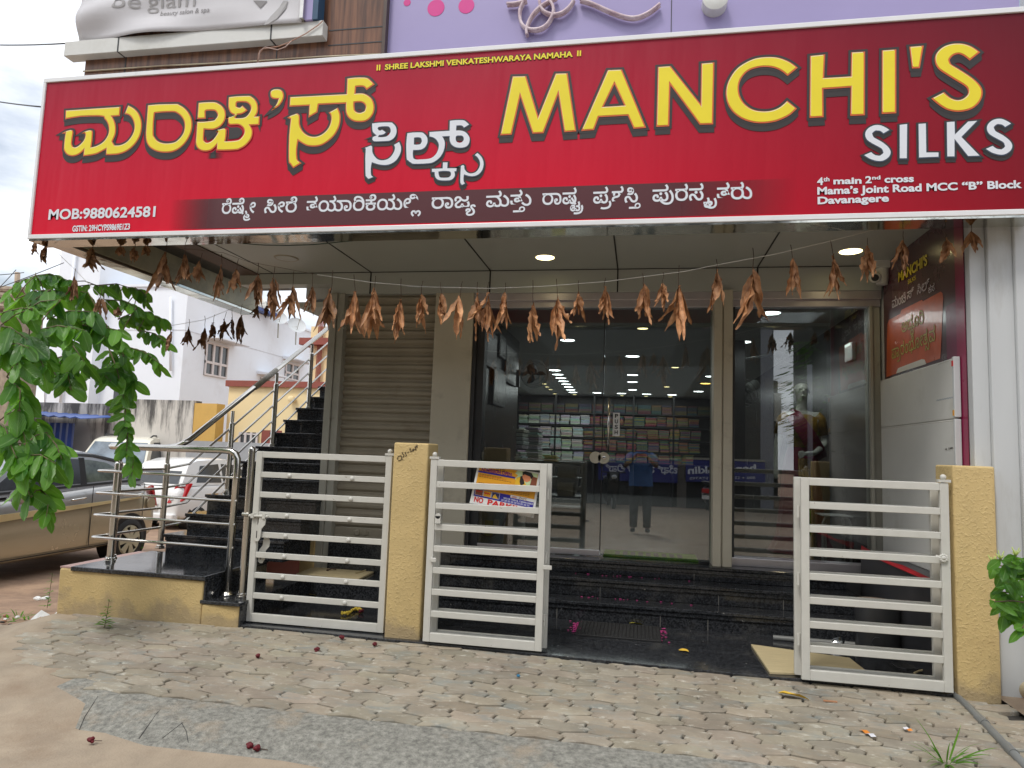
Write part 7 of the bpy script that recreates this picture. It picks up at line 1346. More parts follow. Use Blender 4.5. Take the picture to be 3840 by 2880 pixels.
# drum, pipes on the right
dz=gY(*c9(1500,755),5.25); 
dr_=thing('drum','black plastic drum with a perforated rusty lid standing behind the right gate','drum',(1.62,5.28,.014))
f=MB(); f.lathe((1.62,5.28,.014),(0,0,1),[(0,.135),(.02,.14),(.33,.14),(.34,.13)],28); f.lathe((1.575,5.145,.12),(0,-1,0),[(0,.035),(.012,.035)],16); f.build('drum_body',m_dark,dr_,auto=40)
f=MB(); f.lathe((1.62,5.28,.354),(0,0,1),[(0,.142),(.012,.142),(.014,.12)],28); f.build('lid',W('rusty_lid',(.17,.13,.10),.8,var=.3,scale=30),dr_,auto=40)
f=MB(); a=gY(*c9(850,850),5.42); b=gY(*c9(1365,893),5.34); f.cyl(a+Vector((-.25,.02,.0)),b,.019,14); f.build('water_pipe',m_pvc,None,auto=40,label='grey water pipe propped along the lowest step behind the right gate',cat='pipe')
f=MB(); d_=(b-a).normalized(); f.cyl(b-d_*.05,b-d_*.012,.023,14); f.cyl(b-d_*.04,b-d_*.028,.0245,14,1); f.build('pipe_coupling',[m_pvc,m_paper],bpy.data.objects['water_pipe'],auto=40)
f=MB(); q=gY(*c9(1020,865),5.38); r9=random.Random(2)
pts=[(-.11,0,-.045),(-.06,.0,.0),(-.02,.01,.035),(.03,.0,.05),(.055,.01,.03),(.07,0,-.03),(.02,.02,-.05)]
f.add([q+Vector(p) for p in pts]+[q+Vector((p[0]*.7,p[1]-.05,p[2]*.5-.02)) for p in pts],[tuple(range(7))]+[(i,i+1,8+i,7+i) for i in range(6)]); f.build('plastic_bag',glassm('clear_plastic',(.75,.78,.78),.10),None,smooth=True,label='crumpled clear plastic bag hanging on the grey water pipe',cat='plastic bag')
f=MB(); f.tube([gZ(*p,.005) for p in (c9(1690,1085),c9(1762,1185),c9(1850,1260),c9(2080,1500),c9(2290,1720))],.019,14)
dp=f.build('drain_pipe',m_pvc,None,smooth=True,label='long grey drain pipe running from under the right gate post towards the street',cat='pipe')
f=MB()
for q0,q1 in (((1920,1338),(1965,1380)),((2100,1520),(2150,1572)),((1650,1040),(1692,1086))): f.cyl(gZ(*c9(*q0),.005),gZ(*c9(*q1),.005),.0235,14)
f.build('pipe_joint',m_pvc,dp,auto=40)
f=MB(); f.tube([gZ(*c9(*p),.02) for p in ((1520,1000),(1580,1040),(1640,1075),(1692,1088))],.014,10); f.build('elbow_pipe',m_pvc,None,smooth=True,label='short grey elbow pipe lying behind the right gate by the drum',cat='pipe')
f=MB(); f.tube([gZ(*c9(*p),.03) for p in ((1512,1052),(1540,1040),(1590,1030))],.006,6); f.build('wood_stick',m_wood2,None,label='short pale stick lying beside the elbow pipe behind the gate',cat='stick')
f=MB(); f.tube([gZ(*c9(*p),.016) for p in ((1360,990),(1400,1015),(1460,1030),(1520,1030))],.004,6); f.build('cable_piece',m_wire,None,label='thin black cable lying on the floor in front of the drum',cat='cable')
f=MB(); a=gY(3725,2595,4.3); a2=gZ(3790,2560,.0); f.cyl((2.16,4.66,.055),(2.60,3.95,.03),.06,18); f.cyl((2.37,4.32,.043),(2.43,4.22,.041),.066,18); f.build('sewer_pipe',m_pvcw,None,auto=40,label='thick cream sewer pipe coming out of the wall beside the yellow post',cat='pipe')
# fallen leaves, wrappers, withered roses
def fallen(px,py,z,L_,ang,label,seed,m=m_ylf,cat='leaf',name='fallen_leaf'):
    p=gZ(px,py,z); f=MB(); blade(f,(p.x-L_/2*math.cos(ang),p.y-L_/2*math.sin(ang),z+.006),(math.cos(ang),math.sin(ang),.12),(0,0,1),L_,L_*.45,n=6,m=4,bend=-.3,roll=.7,twist=.5,rs=random.Random(seed)); f.uv=None;f.tone=None
    return f.build(name,m,None,smooth=True,label=label,cat=cat,group='fallen leaves')
fallen(*c9(40,915),.016,.075,2.6,'yellow fallen leaf lying on the granite floor in front of the mat',1)
fallen(*c9(745,1205),.006,.16,-.3,'long yellow fallen leaf on the pavers in front of the right gate',2)
fallen(*crop(1950,1950,800)(1210,1085),.028,.11,.0,'olive yellow fallen leaf lying on the rubber mat',3,W('olive_leaf',(.35,.30,.04),.5))
fallen(*cl_(1170,675),.016,.09,.1,'dull yellow fallen leaf in the corner behind the closed gate',4,W('dull_leaf',(.45,.32,.07),.6))
f=MB(); p=gZ(*c9(975,1232),.006); f.box(p.x-.035,p.x+.035,p.y-.008,p.y+.004,.003,.009); f.build('brown_chip',m_pink if False else W('brown_chip_m',(.42,.20,.10),.7),None,label='flat orange brown chip lying on the pavers beside the long yellow leaf',cat='chip')
def rose(px,py,z,label,seed,cat='flower'):
    p=gZ(px,py,z); r=random.Random(seed); t=thing('withered_rose',label,cat,p,'withered red roses on the ground'); f=MB()
    for k in range(11): a=r.uniform(0,6.28); rr=r.uniform(0,.012); f.ball(p+Vector((rr*math.cos(a),rr*math.sin(a),.010+r.uniform(-.004,.010))),r.uniform(.007,.012),7,5,sc=(1,1,.8))
    f.build('petals',m_rose,t,smooth=True)
    f=MB(); a=r.uniform(-.5,1); f.tube([p+Vector((0,0,.008)),p+Vector((.02*math.cos(a),.02*math.sin(a),.008)),p+Vector((.045*math.cos(a),.045*math.sin(a),.004))],.0018,5); f.build('stalk',m_stem,t)
rose(*c7(575,1500),-.047,'withered dark red rose lying alone on the dusty road',1); rose(*c7(1595,1532),-.045,'withered dark red rose on the road edge, left of a close pair',2); rose(*c7(1643,1550),-.045,'withered dark red rose on the road edge, right of a close pair',3)
rose(*c7(1643,958),0,'withered red rose on the pavers, nearest to the yellow stair base',4); rose(*c7(2022,917),0,'withered red rose on the pavers before the closed gate middle',5); rose(*c7(2180,838),.0,'withered red rose just in front of the closed gate right end',6); rose(*crop(1270,1905,1300)(232,880),.0,'withered red rose beside the foot of the yellow gate post',7)
ml=thing('flower_garland','short pale yellow flower garland with one red rose behind the closed gate','garland',gZ(*cl_(1740,905),.016)); f=MB(); r9=random.Random(4)
for k in range(70):
    t=k/69; q=gZ(*cl_(1610+250*t,940-55*t+18*math.sin(t*7)),.016); f.ball(q+Vector((r9.uniform(-.012,.012),r9.uniform(-.02,.02),.008+r9.uniform(0,.012))),r9.uniform(.006,.010),6,4)
f.build('blossoms',m_mari,ml,smooth=True)
f=MB(); q=gZ(*cl_(1855,918),.016)
for k in range(9): f.ball(q+Vector((r9.uniform(-.014,.014),r9.uniform(-.012,.012),.010+r9.uniform(0,.012))),.010,6,5)
f.build('rose',m_rose,ml,smooth=True)
def wrapper(p0,p1,wd,label,m1,m2):
    a=gZ(*p0,.008); b=gZ(*p1,.008); d_=(b-a); s_=d_.cross(Vector((0,0,1))).normalized()*wd
    f=MB(); n=4
    for i in range(n+1):
        c_=a+d_*(i/n)+Vector((0,0,.006*(i%2)))
        f.v+=[c_-s_,c_+s_]
    for i in range(n): f.f.append((2*i,2*i+1,2*i+3,2*i+2)); f.mi.append(1 if i in (0,1) else 0)
    return f.build('sweet_wrapper',[m1,m2],None,label=label,cat='wrapper',group='sweet wrappers')
mw=W('wrapper_white',(.62,.62,.66),.35); mwo=W('wrapper_orange',(.65,.22,.03),.35)
wrapper(c9(1175,1415),c9(1255,1460),.014,'crumpled white and orange wrapper lying on the pavers',mw,mwo); wrapper(c9(1440,1400),c9(1490,1422),.014,'small orange wrapper lying on the pavers to the right',mwo,mw)
f=MB(); f.ball(gZ(*crop(1270,1905,1300)(1147,1070),.01),.010,7,5,sc=(1.2,1,.8)); f.build('blue_scrap',W('blue_scrap_m',(.02,.16,.30),.5),None,label='tiny blue plastic scrap in a paver joint before the middle gate',cat='scrap')
# weeds
def tuft(name,px,py,z,n,h,sp,label,cat,seed,m=m_gra,wd=.008,kind=None,bend=1.0):
    p=gZ(px,py,z); r=random.Random(seed); f=MB()
    for k in range(n):
        a=r.uniform(0,6.28); rr=r.uniform(0,sp); el=r.uniform(.5,1.3)
        blade(f,(p.x+rr*math.cos(a),p.y+rr*math.sin(a),z),(math.cos(a)*math.cos(el),math.sin(a)*math.cos(el),math.sin(el)),(math.cos(a+1.57)*.3,math.sin(a+1.57)*.3,-1),h*r.uniform(.5,1.1),wd,n=5,m=2,bend=bend*r.uniform(.2,1),roll=.5,tone=r.random(),rs=r)
    return f.build(name,m,None,smooth=True,label=label,cat=cat,kind=kind)
def sprig(name,px,py,z,h,label,seed,nb=16):
    p=gZ(px,py,z); r=random.Random(seed); t=thing(name,label,'weed',p); f=MB(); top=p+Vector((.02,.0,h)); f.tube([p,p+Vector((.012,0,h*.5)),top],.0022,5); f.build('stalk',m_twig,t)
    f=MB()
    for k in range(nb):
        u=r.uniform(.02,1); a=r.uniform(0,6.28); b=p.lerp(top,u); L_=.05*(1.25-u)+.015
        blade(f,b,(math.cos(a),math.sin(a),.5),(0,0,1),L_,L_*.28,n=4,m=2,bend=-.6,roll=.4,tone=r.random(),rs=r)
    f.build('leaves',m_gra,t,smooth=True)
sprig('weed',*c7(665,765),.0,.19,'small feathery green weed growing from a paver joint by the yellow base',11,34)
sprig('weed',*c7(300,640),-.18,.30,'thin flowering weed at the left end of the yellow stair base',12,26)
sprig('weed',*c7(900,262),-.30,.16,'small bright weed beside the rear wheel of the gold car',13,22)
sprig('weed',*crop(300,1600,600)(1345,1370),-.05,.15,'small bright weed growing beside the maroon kerb of the stairs',14,22)
tuft('grass_tuft',*c9(1720,1640),-.02,26,.20,.03,'tuft of long green grass at the lower right corner of the pavement','grass',15,wd=.009)
r=random.Random(21); f=MB()
for k in range(900):
    y=r.uniform(4.15,5.75); x=r.uniform(-7.2,-4.28-(4.9-y)*.25 if y<4.9 else -4.27)
    if mnoise.noise(Vector((x*1.6,y*1.6,0)))<-.08+(.35 if y>5.2 else 0): continue
    z=-.165-max(0,y-4.4)*.11; a=r.uniform(0,6.28); el=r.uniform(.4,1.3)
    blade(f,(x,y,z),(math.cos(a)*math.cos(el),math.sin(a)*math.cos(el),math.sin(el)),(math.cos(a+1.5)*.3,math.sin(a+1.5)*.3,-1),r.uniform(.04,.13),r.uniform(.006,.02),n=3,m=2,bend=r.uniform(.2,1.2),roll=.5,tone=r.random())
f.build('grass',m_gra,None,smooth=True,label='patchy green grass and weeds at the edge of the earth lot',cat='grass',kind='stuff')
f=MB(); r=random.Random(22)
for k in range(120):
    y=r.uniform(3.95,5.2); x=r.uniform(-6.2,-4.35-(4.6-y)*.3); z=-.15-max(0,y-4.4)*.09; f.ball((x,y,z),r.uniform(.008,.03),6,4,mi=r.choice([0,0,1,1,2,3]),sc=(r.uniform(.8,1.6),1,r.uniform(.3,.7)))
f.build('litter',[m_joint,W('brown_litter',(.30,.15,.08),.8),m_paper,W('orange_litter',(.6,.14,.04),.6)],None,label='scattered pebbles, scraps and dry litter on the earth edge',cat='litter',kind='stuff')
f=MB(); p0=gZ(*crop(0,1950,600)(400,1400),-.14); 
for i in range(9): f.v+=[p0+Vector((.045*i,.012*(i%2)+.02*i*.3,.0+.02*((i*7)%3))),p0+Vector((.045*i-.02,.075+.02*i*.3,.03+.02*((i*5)%3)))]
for i in range(8): f.f.append((2*i,2*i+2,2*i+3,2*i+1)); f.mi.append(0)
f.build('paper_litter',m_paper,None,label='long crumpled white paper strip at the pavement left edge',cat='paper litter')
f=MB(); p0=gZ(*crop(0,1950,600)(560,1130),-.2)
for k in range(8): f.ball(p0+Vector((random.Random(k).uniform(-.05,.05),random.Random(k+9).uniform(-.04,.04),.03)),.028,5,4,sc=(1.2,.7,.6))
f.build('paper_litter',m_paper,None,label='crumpled white paper ball lying in the grass by the yellow base',cat='paper litter')
# ================================================================= TREES AND PLANTS
def oblong(f,base,d,nrm,L_,r,tone): blade(f,base,d,nrm,L_,L_*r.uniform(.44,.54),n=7,m=4,bend=r.uniform(-.25,.55),roll=r.uniform(.25,.7),twist=r.uniform(-.4,.4),tone=tone,pw=.58,sk=.92,wav=.03,rs=r)
tr=thing('custard_apple_tree','green tree with large ribbed drooping leaves reaching in from the left','tree',(-5.6,3.3,-.15))
f=MB(); f.tube([(-5.6,3.3,-.2),(-5.55,3.3,.7),(-5.42,3.35,1.5),(-5.2,3.45,2.2),(-5.0,3.55,2.8)],.09,12,rs=[.13,.10,.085,.06,.035]); f.build('trunk',m_bark,tr,smooth=True)
ct_=crop(0,1020,700); cu_=crop(0,1550,600)
SPG=[ # crop, start, end, depth Y, leaf length px(full), pairs
 (ct_,(60,330),(420,40),4.5,72,5),(ct_,(420,45),(840,110),4.6,60,6),(ct_,(180,330),(600,210),4.3,70,5),(ct_,(-40,500),(380,430),3.9,88,5),(ct_,(280,470),(720,330),4.2,75,5),(ct_,(520,230),(1050,250),4.6,66,6),
 (ct_,(420,695),(1010,690),4.0,80,7),(ct_,(560,560),(1120,470),4.3,74,6),(ct_,(960,700),(1420,690),4.3,58,6),(ct_,(840,180),(1230,170),4.7,48,4),(ct_,(1150,160),(1640,215),4.9,44,7),(ct_,(1560,215),(1740,300),4.9,62,2),
 (ct_,(1230,330),(1620,420),4.7,50,6),(ct_,(1400,560),(1780,470),4.8,48,6),(ct_,(1560,560),(1960,560),4.9,46,6),(ct_,(1640,690),(1980,850),4.8,48,6),(ct_,(1380,850),(1930,1110),4.7,54,8),(ct_,(1180,560),(1470,1000),4.5,60,7),
 (ct_,(1290,900),(1470,1500),4.5,58,7),(ct_,(-40,880),(340,900),3.8,90,5),(ct_,(330,860),(570,930),4.0,70,3),(ct_,(320,960),(520,1130),3.9,85,4),(ct_,(0,900),(210,1090),3.8,90,4),(ct_,(80,1240),(230,1640),3.8,95,6),
 (ct_,(620,1040),(990,980),4.3,66,6),(ct_,(700,1060),(850,1400),4.3,78,5),(ct_,(1030,1080),(1310,1290),4.5,64,5),(ct_,(560,1090),(690,1260),4.3,56,4),(ct_,(780,800),(1010,1080),4.2,74,5),(ct_,(940,620),(1260,790),4.3,70,5),
 (ct_,(0,640),(330,800),3.9,86,5),(ct_,(1250,1050),(1480,1330),4.6,60,5),(ct_,(1430,1000),(1600,1330),4.6,56,5),
 (cu_,(220,-10),(360,420),3.8,84,5),(cu_,(-40,360),(220,600),3.7,90,4),(cu_,(230,590),(770,695),3.7,88,5),(cu_,(290,940),(430,1160),3.75,80,4),(cu_,(560,1060),(640,1430),3.75,66,5),(cu_,(640,270),(900,760),3.85,74,7),(cu_,(60,500),(320,760),3.7,80,5),(cu_,(470,60),(620,420),3.9,74,5),(cu_,(380,560),(560,1000),3.8,76,5),(cu_,(-30,120),(160,420),3.8,85,4),
 (ct_,(1470,1500),(1475,1800),4.5,44,5),(ct_,(1475,1750),(1500,2120),4.5,48,7),(ct_,(1500,2100),(1560,2420),4.45,54,6)]
f=MB(); br=MB(); r=random.Random(31)
roots={}
for i,(cr_,a,b,Y,Lp,n) in enumerate(SPG):
    A=gY(*cr_(*a),Y); Bp=gY(*cr_(*b),Y-.1); L_=Lp/FPX*Y*1.5*r.uniform(.85,1.15)
    mid=(A+Bp)/2+Vector((0,r.uniform(-.05,.05),.03)); br.tube([A,mid,Bp],.004,5,rs=[.006,.0045,.002])
    ax=(Bp-A).normalized()
    for k in range(n):
        t=(k+.6)/n
        p=A.lerp(mid,t*2) if t<.5 else mid.lerp(Bp,t*2-1)
        for s_ in (-1,1,0) if i not in (9,11) else (-1,1):
            if r.random()<(.06 if s_ else .72): continue
            out=Vector((ax.x*.5+r.uniform(-.5,.5)+.25*s_*abs(ax.z),s_*r.uniform(.1,.75),-1+r.uniform(-.2,.45)))
            if abs(ax.z)>.75: out=Vector((s_*r.uniform(.5,1.0),r.uniform(-.5,.3),-.65+r.uniform(-.3,.4)))
            nrm=Vector((r.uniform(-.5,.5),-1,r.uniform(.0,.9)))
            tone=min(1,max(0,r.gauss(.45,.33)+(.3 if i in (3,19,22,31) else 0)))
            oblong(f,p,out,nrm,L_*r.uniform(.75,1.12),r,tone)
    if i in (0,3,19,34):
        e=Vector((-5.15,3.5,A.z+.05)); br.tube([e,e.lerp(A,.5)+Vector((0,0,.05)),A],.01,6,rs=[.02,.012,.006])
    else:
        q=min((gY(*c2(*b2),y2-.1) for (c2,a2,b2,y2,_,_) in (SPG[:i] or [SPG[0]])),key=lambda v:(v-A).length)
        if (q-A).length<.45: br.tube([q,(q+A)/2+Vector((0,0,.02)),A],.004,5)
f.build('crown',m_leaf,tr,smooth=True); br.build('branch',m_twig,tr,smooth=True)
sh=thing('shrub','glossy green shrub with pale bud clusters growing against the right wall','shrub',(2.55,4.0,-.03))
f=MB(); bb=MB(); bd_=MB(); r=random.Random(44); cs_=lambda x,y:(3600+x*240/381,1980+y*600/952)
for (a,b,n) in (((420,330),(200,240),4),((430,300),(190,210),3),((420,260),(240,190),4),((430,420),(230,380),5),((430,450),(205,440),4),((440,480),(260,520),4),((430,520),(370,600),4),((440,250),(330,170),5),((430,350),(270,330),4)):
    Y=4.1+r.uniform(-.12,.12); A=gY(*cs_(*a),Y); Bp=gY(*cs_(*b),Y-.06); bb.tube([A,(A+Bp)/2+Vector((0,0,.01)),Bp],.004,5)
    for k in range(n):
        p=A.lerp(Bp,(k+1)/n)
        for s_ in (-1,1):
            d_=Vector((-.5*s_+r.uniform(-.5,.3),r.uniform(-.6,.2),-.5+r.uniform(-.5,.4))); blade(f,p,d_,(r.uniform(-.3,.3),-1,r.uniform(.2,1)),r.uniform(.075,.12),r.uniform(.036,.05),n=6,m=4,bend=r.uniform(0,.6),roll=.5,tone=r.uniform(.05,.8),wav=.06,rs=r)
    if b[1]<340:
        for k in range(9): e=Vector((r.uniform(-.6,.6),r.uniform(-.6,.2),1)).normalized(); bd_.tube([Bp,Bp+e*r.uniform(.02,.05)],.0025,5)
f.build('leaves',m_leaf,sh,smooth=True); bb.tube([(2.75,4.05,-.05),(2.7,4.05,.25),gY(*cs_(430,400),4.1)],.012,8); bb.build('branch',m_twig,sh,smooth=True); bd_.build('buds',W('pale_buds',(.42,.52,.14),.6),sh,smooth=True)
# ================================================================= CARS
m_tyre=W('tyre_rubber',(.018,.018,.018),.75,var=.2,scale=30); m_rimg=W('beige_wheel_cover',(.50,.47,.33),.4,metal=.2,var=.05); m_tail=W('red_tail_lamp',(.50,.008,.012),.15,var=.15,coat=.6); m_plate=W('plate_white',(.72,.72,.68),.4)
def car(name,label,body,prof,roof,W2,wheels,wr,loc,rz,group,roofmat=None,hatch=False):
    """x forward, z up.  prof: (x, z_top, half width) of the body below the glass; roof: (x,z) outline of the glasshouse"""
    t=thing(name,label,'car',(0,0,0),group)
    f=MB(); st=[]
    for (x,zt,hw,zb) in prof:
        ring=[(-hw*.93,zb),(-hw*.985,zb+.10),(-hw,zb+.24),(-hw*.995,(zb+zt)/2+.05),(-hw*.965,zt-.10),(-hw*.90,zt-.02),(-hw*.72,zt),(0,zt+.015)]
        ring=ring+[(-a,b) for a,b in reversed(ring[:-1])]; st.append([(x,a,b) for a,b in ring])
    n=len(st[0])
    for s_ in st: f.v+=[Vector(p) for p in s_]
    for i in range(len(st)-1):
        for k in range(n): j=(k+1)%n; f.f.append((i*n+k,(i+1)*n+k,(i+1)*n+j,i*n+j)); f.mi.append(0)
    f.f.append(tuple(range(n))); f.mi.append(0); f.f.append(tuple((len(st)-1)*n+k for k in reversed(range(n)))); f.mi.append(0)
    # wheel wells cut as dark arches set into the sides
    b=f.build('body',body,t,smooth=True); ss=b.modifiers.new('sub','SUBSURF'); ss.levels=2; ss.render_levels=2
    # glasshouse
    g=MB(); top=W2*.76; bot=W2*.93
    zs=[p[1] for p in roof]; z0=min(zs); z1=max(zs)
    def hw(z): return bot+(top-bot)*((z-z0)/(z1-z0))
    m_=len(roof)
    for x,z in roof: g.v+=[Vector((x,-hw(z),z)),Vector((x,-hw(z)*.8,z+ (.03 if z>z1-.12 else 0))),Vector((x,hw(z)*.8,z+(.03 if z>z1-.12 else 0))),Vector((x,hw(z),z))]
    for i in range(m_-1):
        for k in range(3): g.f.append((4*i+k,4*i+4+k,4*i+5+k,4*i+1+k)); g.mi.append(0)
    g.f.append(tuple(4*i for i in range(m_-1,-1,-1))); g.mi.append(0); g.f.append(tuple(4*i+3 for i in range(m_))); g.mi.append(0)
    go=g.build('cabin',roofmat or body,t,auto=35)
    sidep=[]
    return t,b,go,hw
def side_glass(t,hw,poly,m,name='side_window',both=(-1,1),out=.006):
    for s_ in both:
        f=MB(); n=len(poly); f.add([(x,s_*(hw(z)+out),z) for x,z in poly]+[(x,s_*(hw(z)-.01),z) for x,z in poly],[tuple(range(n)),tuple(range(2*n-1,n-1,-1))]+[(i,(i+1)%n,n+(i+1)%n,n+i) for i in range(n)]); f.build(name,m,t)
def wheels_(t,xs,W2,r,rimm,spokes=7):
    for x in xs:
        for s_ in (-1,1):
            f=MB(); y=s_*(W2-.17); f.lathe((x,y,r),(0,s_,0),[(0,r*.7),(.02,r*.94),(.05,r),(.15,r),(.18,r*.93),(.19,r*.72),(.165,r*.68)],36); w_=f.build('wheel',m_tyre,t,auto=50)
            f=MB(); f.lathe((x,y+s_*.165,r),(0,s_,0),[(0,r*.69),(.012,r*.69),(.02,r*.63),(.012,r*.60)],36,caps=False); f.lathe((x,y+s_*.165,r),(0,s_,0),[(0,.05),(.03,.055),(.034,.03)],16)
            for k in range(spokes):
                a=2*math.pi*k/spokes
                for da in (-.13,.13):
                    ca,sa=math.cos(a+da),math.sin(a+da); c0=Vector((x+.05*ca,y+s_*.185,r+.05*sa)); c1=Vector((x+r*.64*ca,y+s_*.178,r+r*.64*sa)); w0=Vector((-sa,0,ca)); f.hexa([c0-w0*.018,c1-w0*.026,c1+w0*.026,c0+w0*.018],[p+Vector((0,s_*.012,0)) for p in (c0-w0*.018,c1-w0*.026,c1+w0*.026,c0+w0*.018)])
            f.build('rim',rimm,w_,auto=40)
            f=MB(); f.lathe((x,y+s_*.15,r),(0,s_,0),[(0,r*.66),(.004,r*.66)],30); f.build('hub_shadow',m_black,w_)
            f=MB(); f.lathe((x,s_*(W2-.22),r+.02),(0,s_,0),[(0,r*1.17),(.217,r*1.17),(.2175,r*1.1)],36); f.build('wheel_arch',m_black,t)
def place(t,loc,rz): t.location=loc; t.rotation_euler=(0,0,rz)
def twotone():      # silver grey above the side stripe, champagne below
    m=W('champagne_metallic',(.47,.42,.29),.25,metal=.5,var=.03,scale=2,coat=.7); t=m.node_tree; N=t.nodes; L=t.links; b=N['Principled BSDF']; src=b.inputs['Base Color'].links[0].from_socket
    tc=N.new('ShaderNodeTexCoord'); sp=N.new('ShaderNodeSeparateXYZ'); L.new(tc.outputs['Object'],sp.inputs[0]); a=mathn(N,'MULTIPLY_ADD'); a.inputs[1].default_value=.055; L.new(sp.outputs['X'],a.inputs[0]); L.new(sp.outputs['Z'],a.inputs[2])
    g=mathn(N,'GREATER_THAN',None,.80); L.new(a.outputs[0],g.inputs[0]); mx=N.new('ShaderNodeMix'); mx.data_type='RGBA'; mx.inputs['B'].default_value=(.50,.49,.47,1); L.new(g.outputs[0],mx.inputs['Factor']); L.new(src,mx.inputs['A']); L.new(mx.outputs['Result'],b.inputs['Base Color']); return m
# gold sedan, right behind the stair platform, nose towards the street
m_gold=twotone(); m_grey_roof=W('grey_metallic',(.42,.42,.42),.25,metal=.5,var=.03,coat=.7); m_greyside=W('silver_grey_metallic',(.36,.34,.30),.27,metal=.5,var=.03,coat=.6)
Wd=.86
prof=[(-1.98,.86,.62,.36),(-1.92,.98,.76,.30),(-1.7,1.09,.84,.24),(-1.2,1.14,.86,.22),(-.5,1.10,.865,.20),(.3,1.05,.865,.20),(.9,1.0,.86,.20),(1.3,.95,.85,.22),(1.75,.82,.80,.25),(1.95,.62,.66,.32)]
roof=[(-1.62,1.08),(-1.28,1.32),(-.95,1.46),(-.5,1.535),(.0,1.54),(.35,1.50),(.72,1.28),(1.12,1.0)]
t,b,go,hw=car('parked_car','champagne gold car with grey roof and cream side stripe parked behind the stair platform',m_gold,prof,roof,Wd,None,.3,None,0,'cars parked in the earth lot',m_grey_roof)
side_glass(t,hw,[(-.45,1.13),(-.47,1.44),(-.05,1.455),(.38,1.42),(.90,1.08)],m_cglass if False else m_wdw); 
m_cgl=W('car_window_green',(.10,.12,.095),.06,var=.6,scale=5,spec=.8)
side_glass(t,hw,[(-1.22,1.165),(-1.05,1.33),(-.90,1.395),(-.60,1.435),(-.52,1.435),(-.50,1.135)],m_cgl,'rear_side_window'); side_glass(t,hw,[(-1.50,1.18),(-1.30,1.285),(-1.25,1.165)],m_cgl,'quarter_window')
side_glass(t,hw,[(-.52,1.12),(-.53,1.46),(-.44,1.46),(-.42,1.11)],m_black,'door_pillar',out=.007)
side_glass(t,hw,[(-1.52,1.13),(-1.52,1.155),(.92,1.065),(.92,1.04)],m_black,'belt_strip',out=.012)
side_glass(t,hw,[(-1.12,1.40),(-.7,1.475),(-.2,1.50),(.35,1.465),(.35,1.49),(-.2,1.525),(-.7,1.505),(-1.14,1.43)],m_dark,'rain_visor',out=.02)
m_cst=W('cream_stripe',(.62,.50,.26),.4,var=.05)
for s_ in (-1,1):
    f=MB(); f.hexa([(-1.45,s_*.857,.885),(1.5,s_*.857,.70),(1.5,s_*.872,.70),(-1.45,s_*.872,.885)],[(-1.45,s_*.857,.905),(1.5,s_*.857,.80),(1.5,s_*.870,.80),(-1.45,s_*.870,.905)]); f.build('side_stripe',m_cst,t)
for nm,x0 in (('door_handle',-.40),('rear_door_handle',-1.45)):
    for s_ in (-1,1): f=MB(); f.tube([(x0,s_*.868,.945),(x0+.03,s_*.905,.95),(x0+.20,s_*.905,.935),(x0+.23,s_*.868,.93)],.014,8); f.build(nm,m_steel,t,smooth=True)
for s_ in (-1,1):
    f=MB()
    for x in (-.53,-1.5): f.box(x-.004,x+.004,s_*.864,s_*.8695,.32,1.09)
    f.hexa([(-1.5,s_*.86,.30),(1.2,s_*.86,.29),(1.2,s_*.87,.29),(-1.5,s_*.87,.30)],[(-1.5,s_*.86,.312),(1.2,s_*.86,.302),(1.2,s_*.87,.302),(-1.5,s_*.87,.312)]); f.build('door_gap',m_black,t)
f=MB(); f.lathe((-1.70,.835,.79),(0,1,0),[(0,.085),(.018,.085)],26); f.build('fuel_flap',m_gold,t,auto=40)
for s_ in (-1,1): f=MB(); f.hexa([(-1.98,s_*.66,.72),(-1.84,s_*.845,.74),(-1.80,s_*.855,.76),(-1.96,s_*.60,.76)],[(-1.94,s_*.68,1.0),(-1.76,s_*.82,1.05),(-1.70,s_*.82,1.06),(-1.9,s_*.60,1.02)]); f.build('tail_light',m_tail,t,bevel=.01)
for s_ in (-1,1): f=MB(); f.ball((.72,s_*1.0,1.03),.12,14,10,sc=(.6,1,.75)); f.tube([(.72,s_*.86,1.0),(.72,s_*.95,1.0)],.03,8); f.build('door_mirror',m_grey_roof,t,smooth=True)
wheels_(t,(-1.28,1.22),Wd,.305,m_rimg)
place(t,(-7.11-Wd,7.60,-.445),-math.pi/2)
# white hatchback seen from behind
m_whc=W('white_car_paint',(.74,.74,.72),.25,var=.02,coat=.7)
Wd=.745
prof=[(-1.70,.70,.64,.34),(-1.66,.90,.72,.28),(-1.5,.98,.745,.24),(-1.0,1.0,.75,.22),(0,.98,.75,.2),(.8,.93,.745,.2),(1.3,.86,.72,.22),(1.65,.66,.62,.3)]
roof=[(-1.58,.96),(-1.30,1.40),(-1.05,1.47),(-.3,1.49),(.2,1.44),(.85,.94)]
t,b,go,hw=car('parked_car','white hatchback with red tail lamps seen from behind through the stair railing',m_whc,prof,roof,Wd,None,.27,None,0,'cars parked in the earth lot')
f=MB(); zl=lambda z:-1.58+(.28)*(z-.96)/.44
f.hexa([(zl(1.0)-.012,-.60,1.0),(zl(1.0)-.012,.60,1.0),(zl(1.0)+.02,.60,1.0),(zl(1.0)+.02,-.60,1.0)],[(zl(1.36)-.012,-.50,1.36),(zl(1.36)-.012,.50,1.36),(zl(1.36)+.02,.50,1.36),(zl(1.36)+.02,-.50,1.36)]); f.build('rear_window',m_wdw,t,bevel=.006)
side_glass(t,hw,[(-1.15,1.02),(-1.0,1.36),(-.45,1.40),(-.40,1.0)],m_wdw,'rear_side_window'); side_glass(t,hw,[(-.34,1.0),(-.36,1.40),(.18,1.37),(.65,.99)],m_wdw)
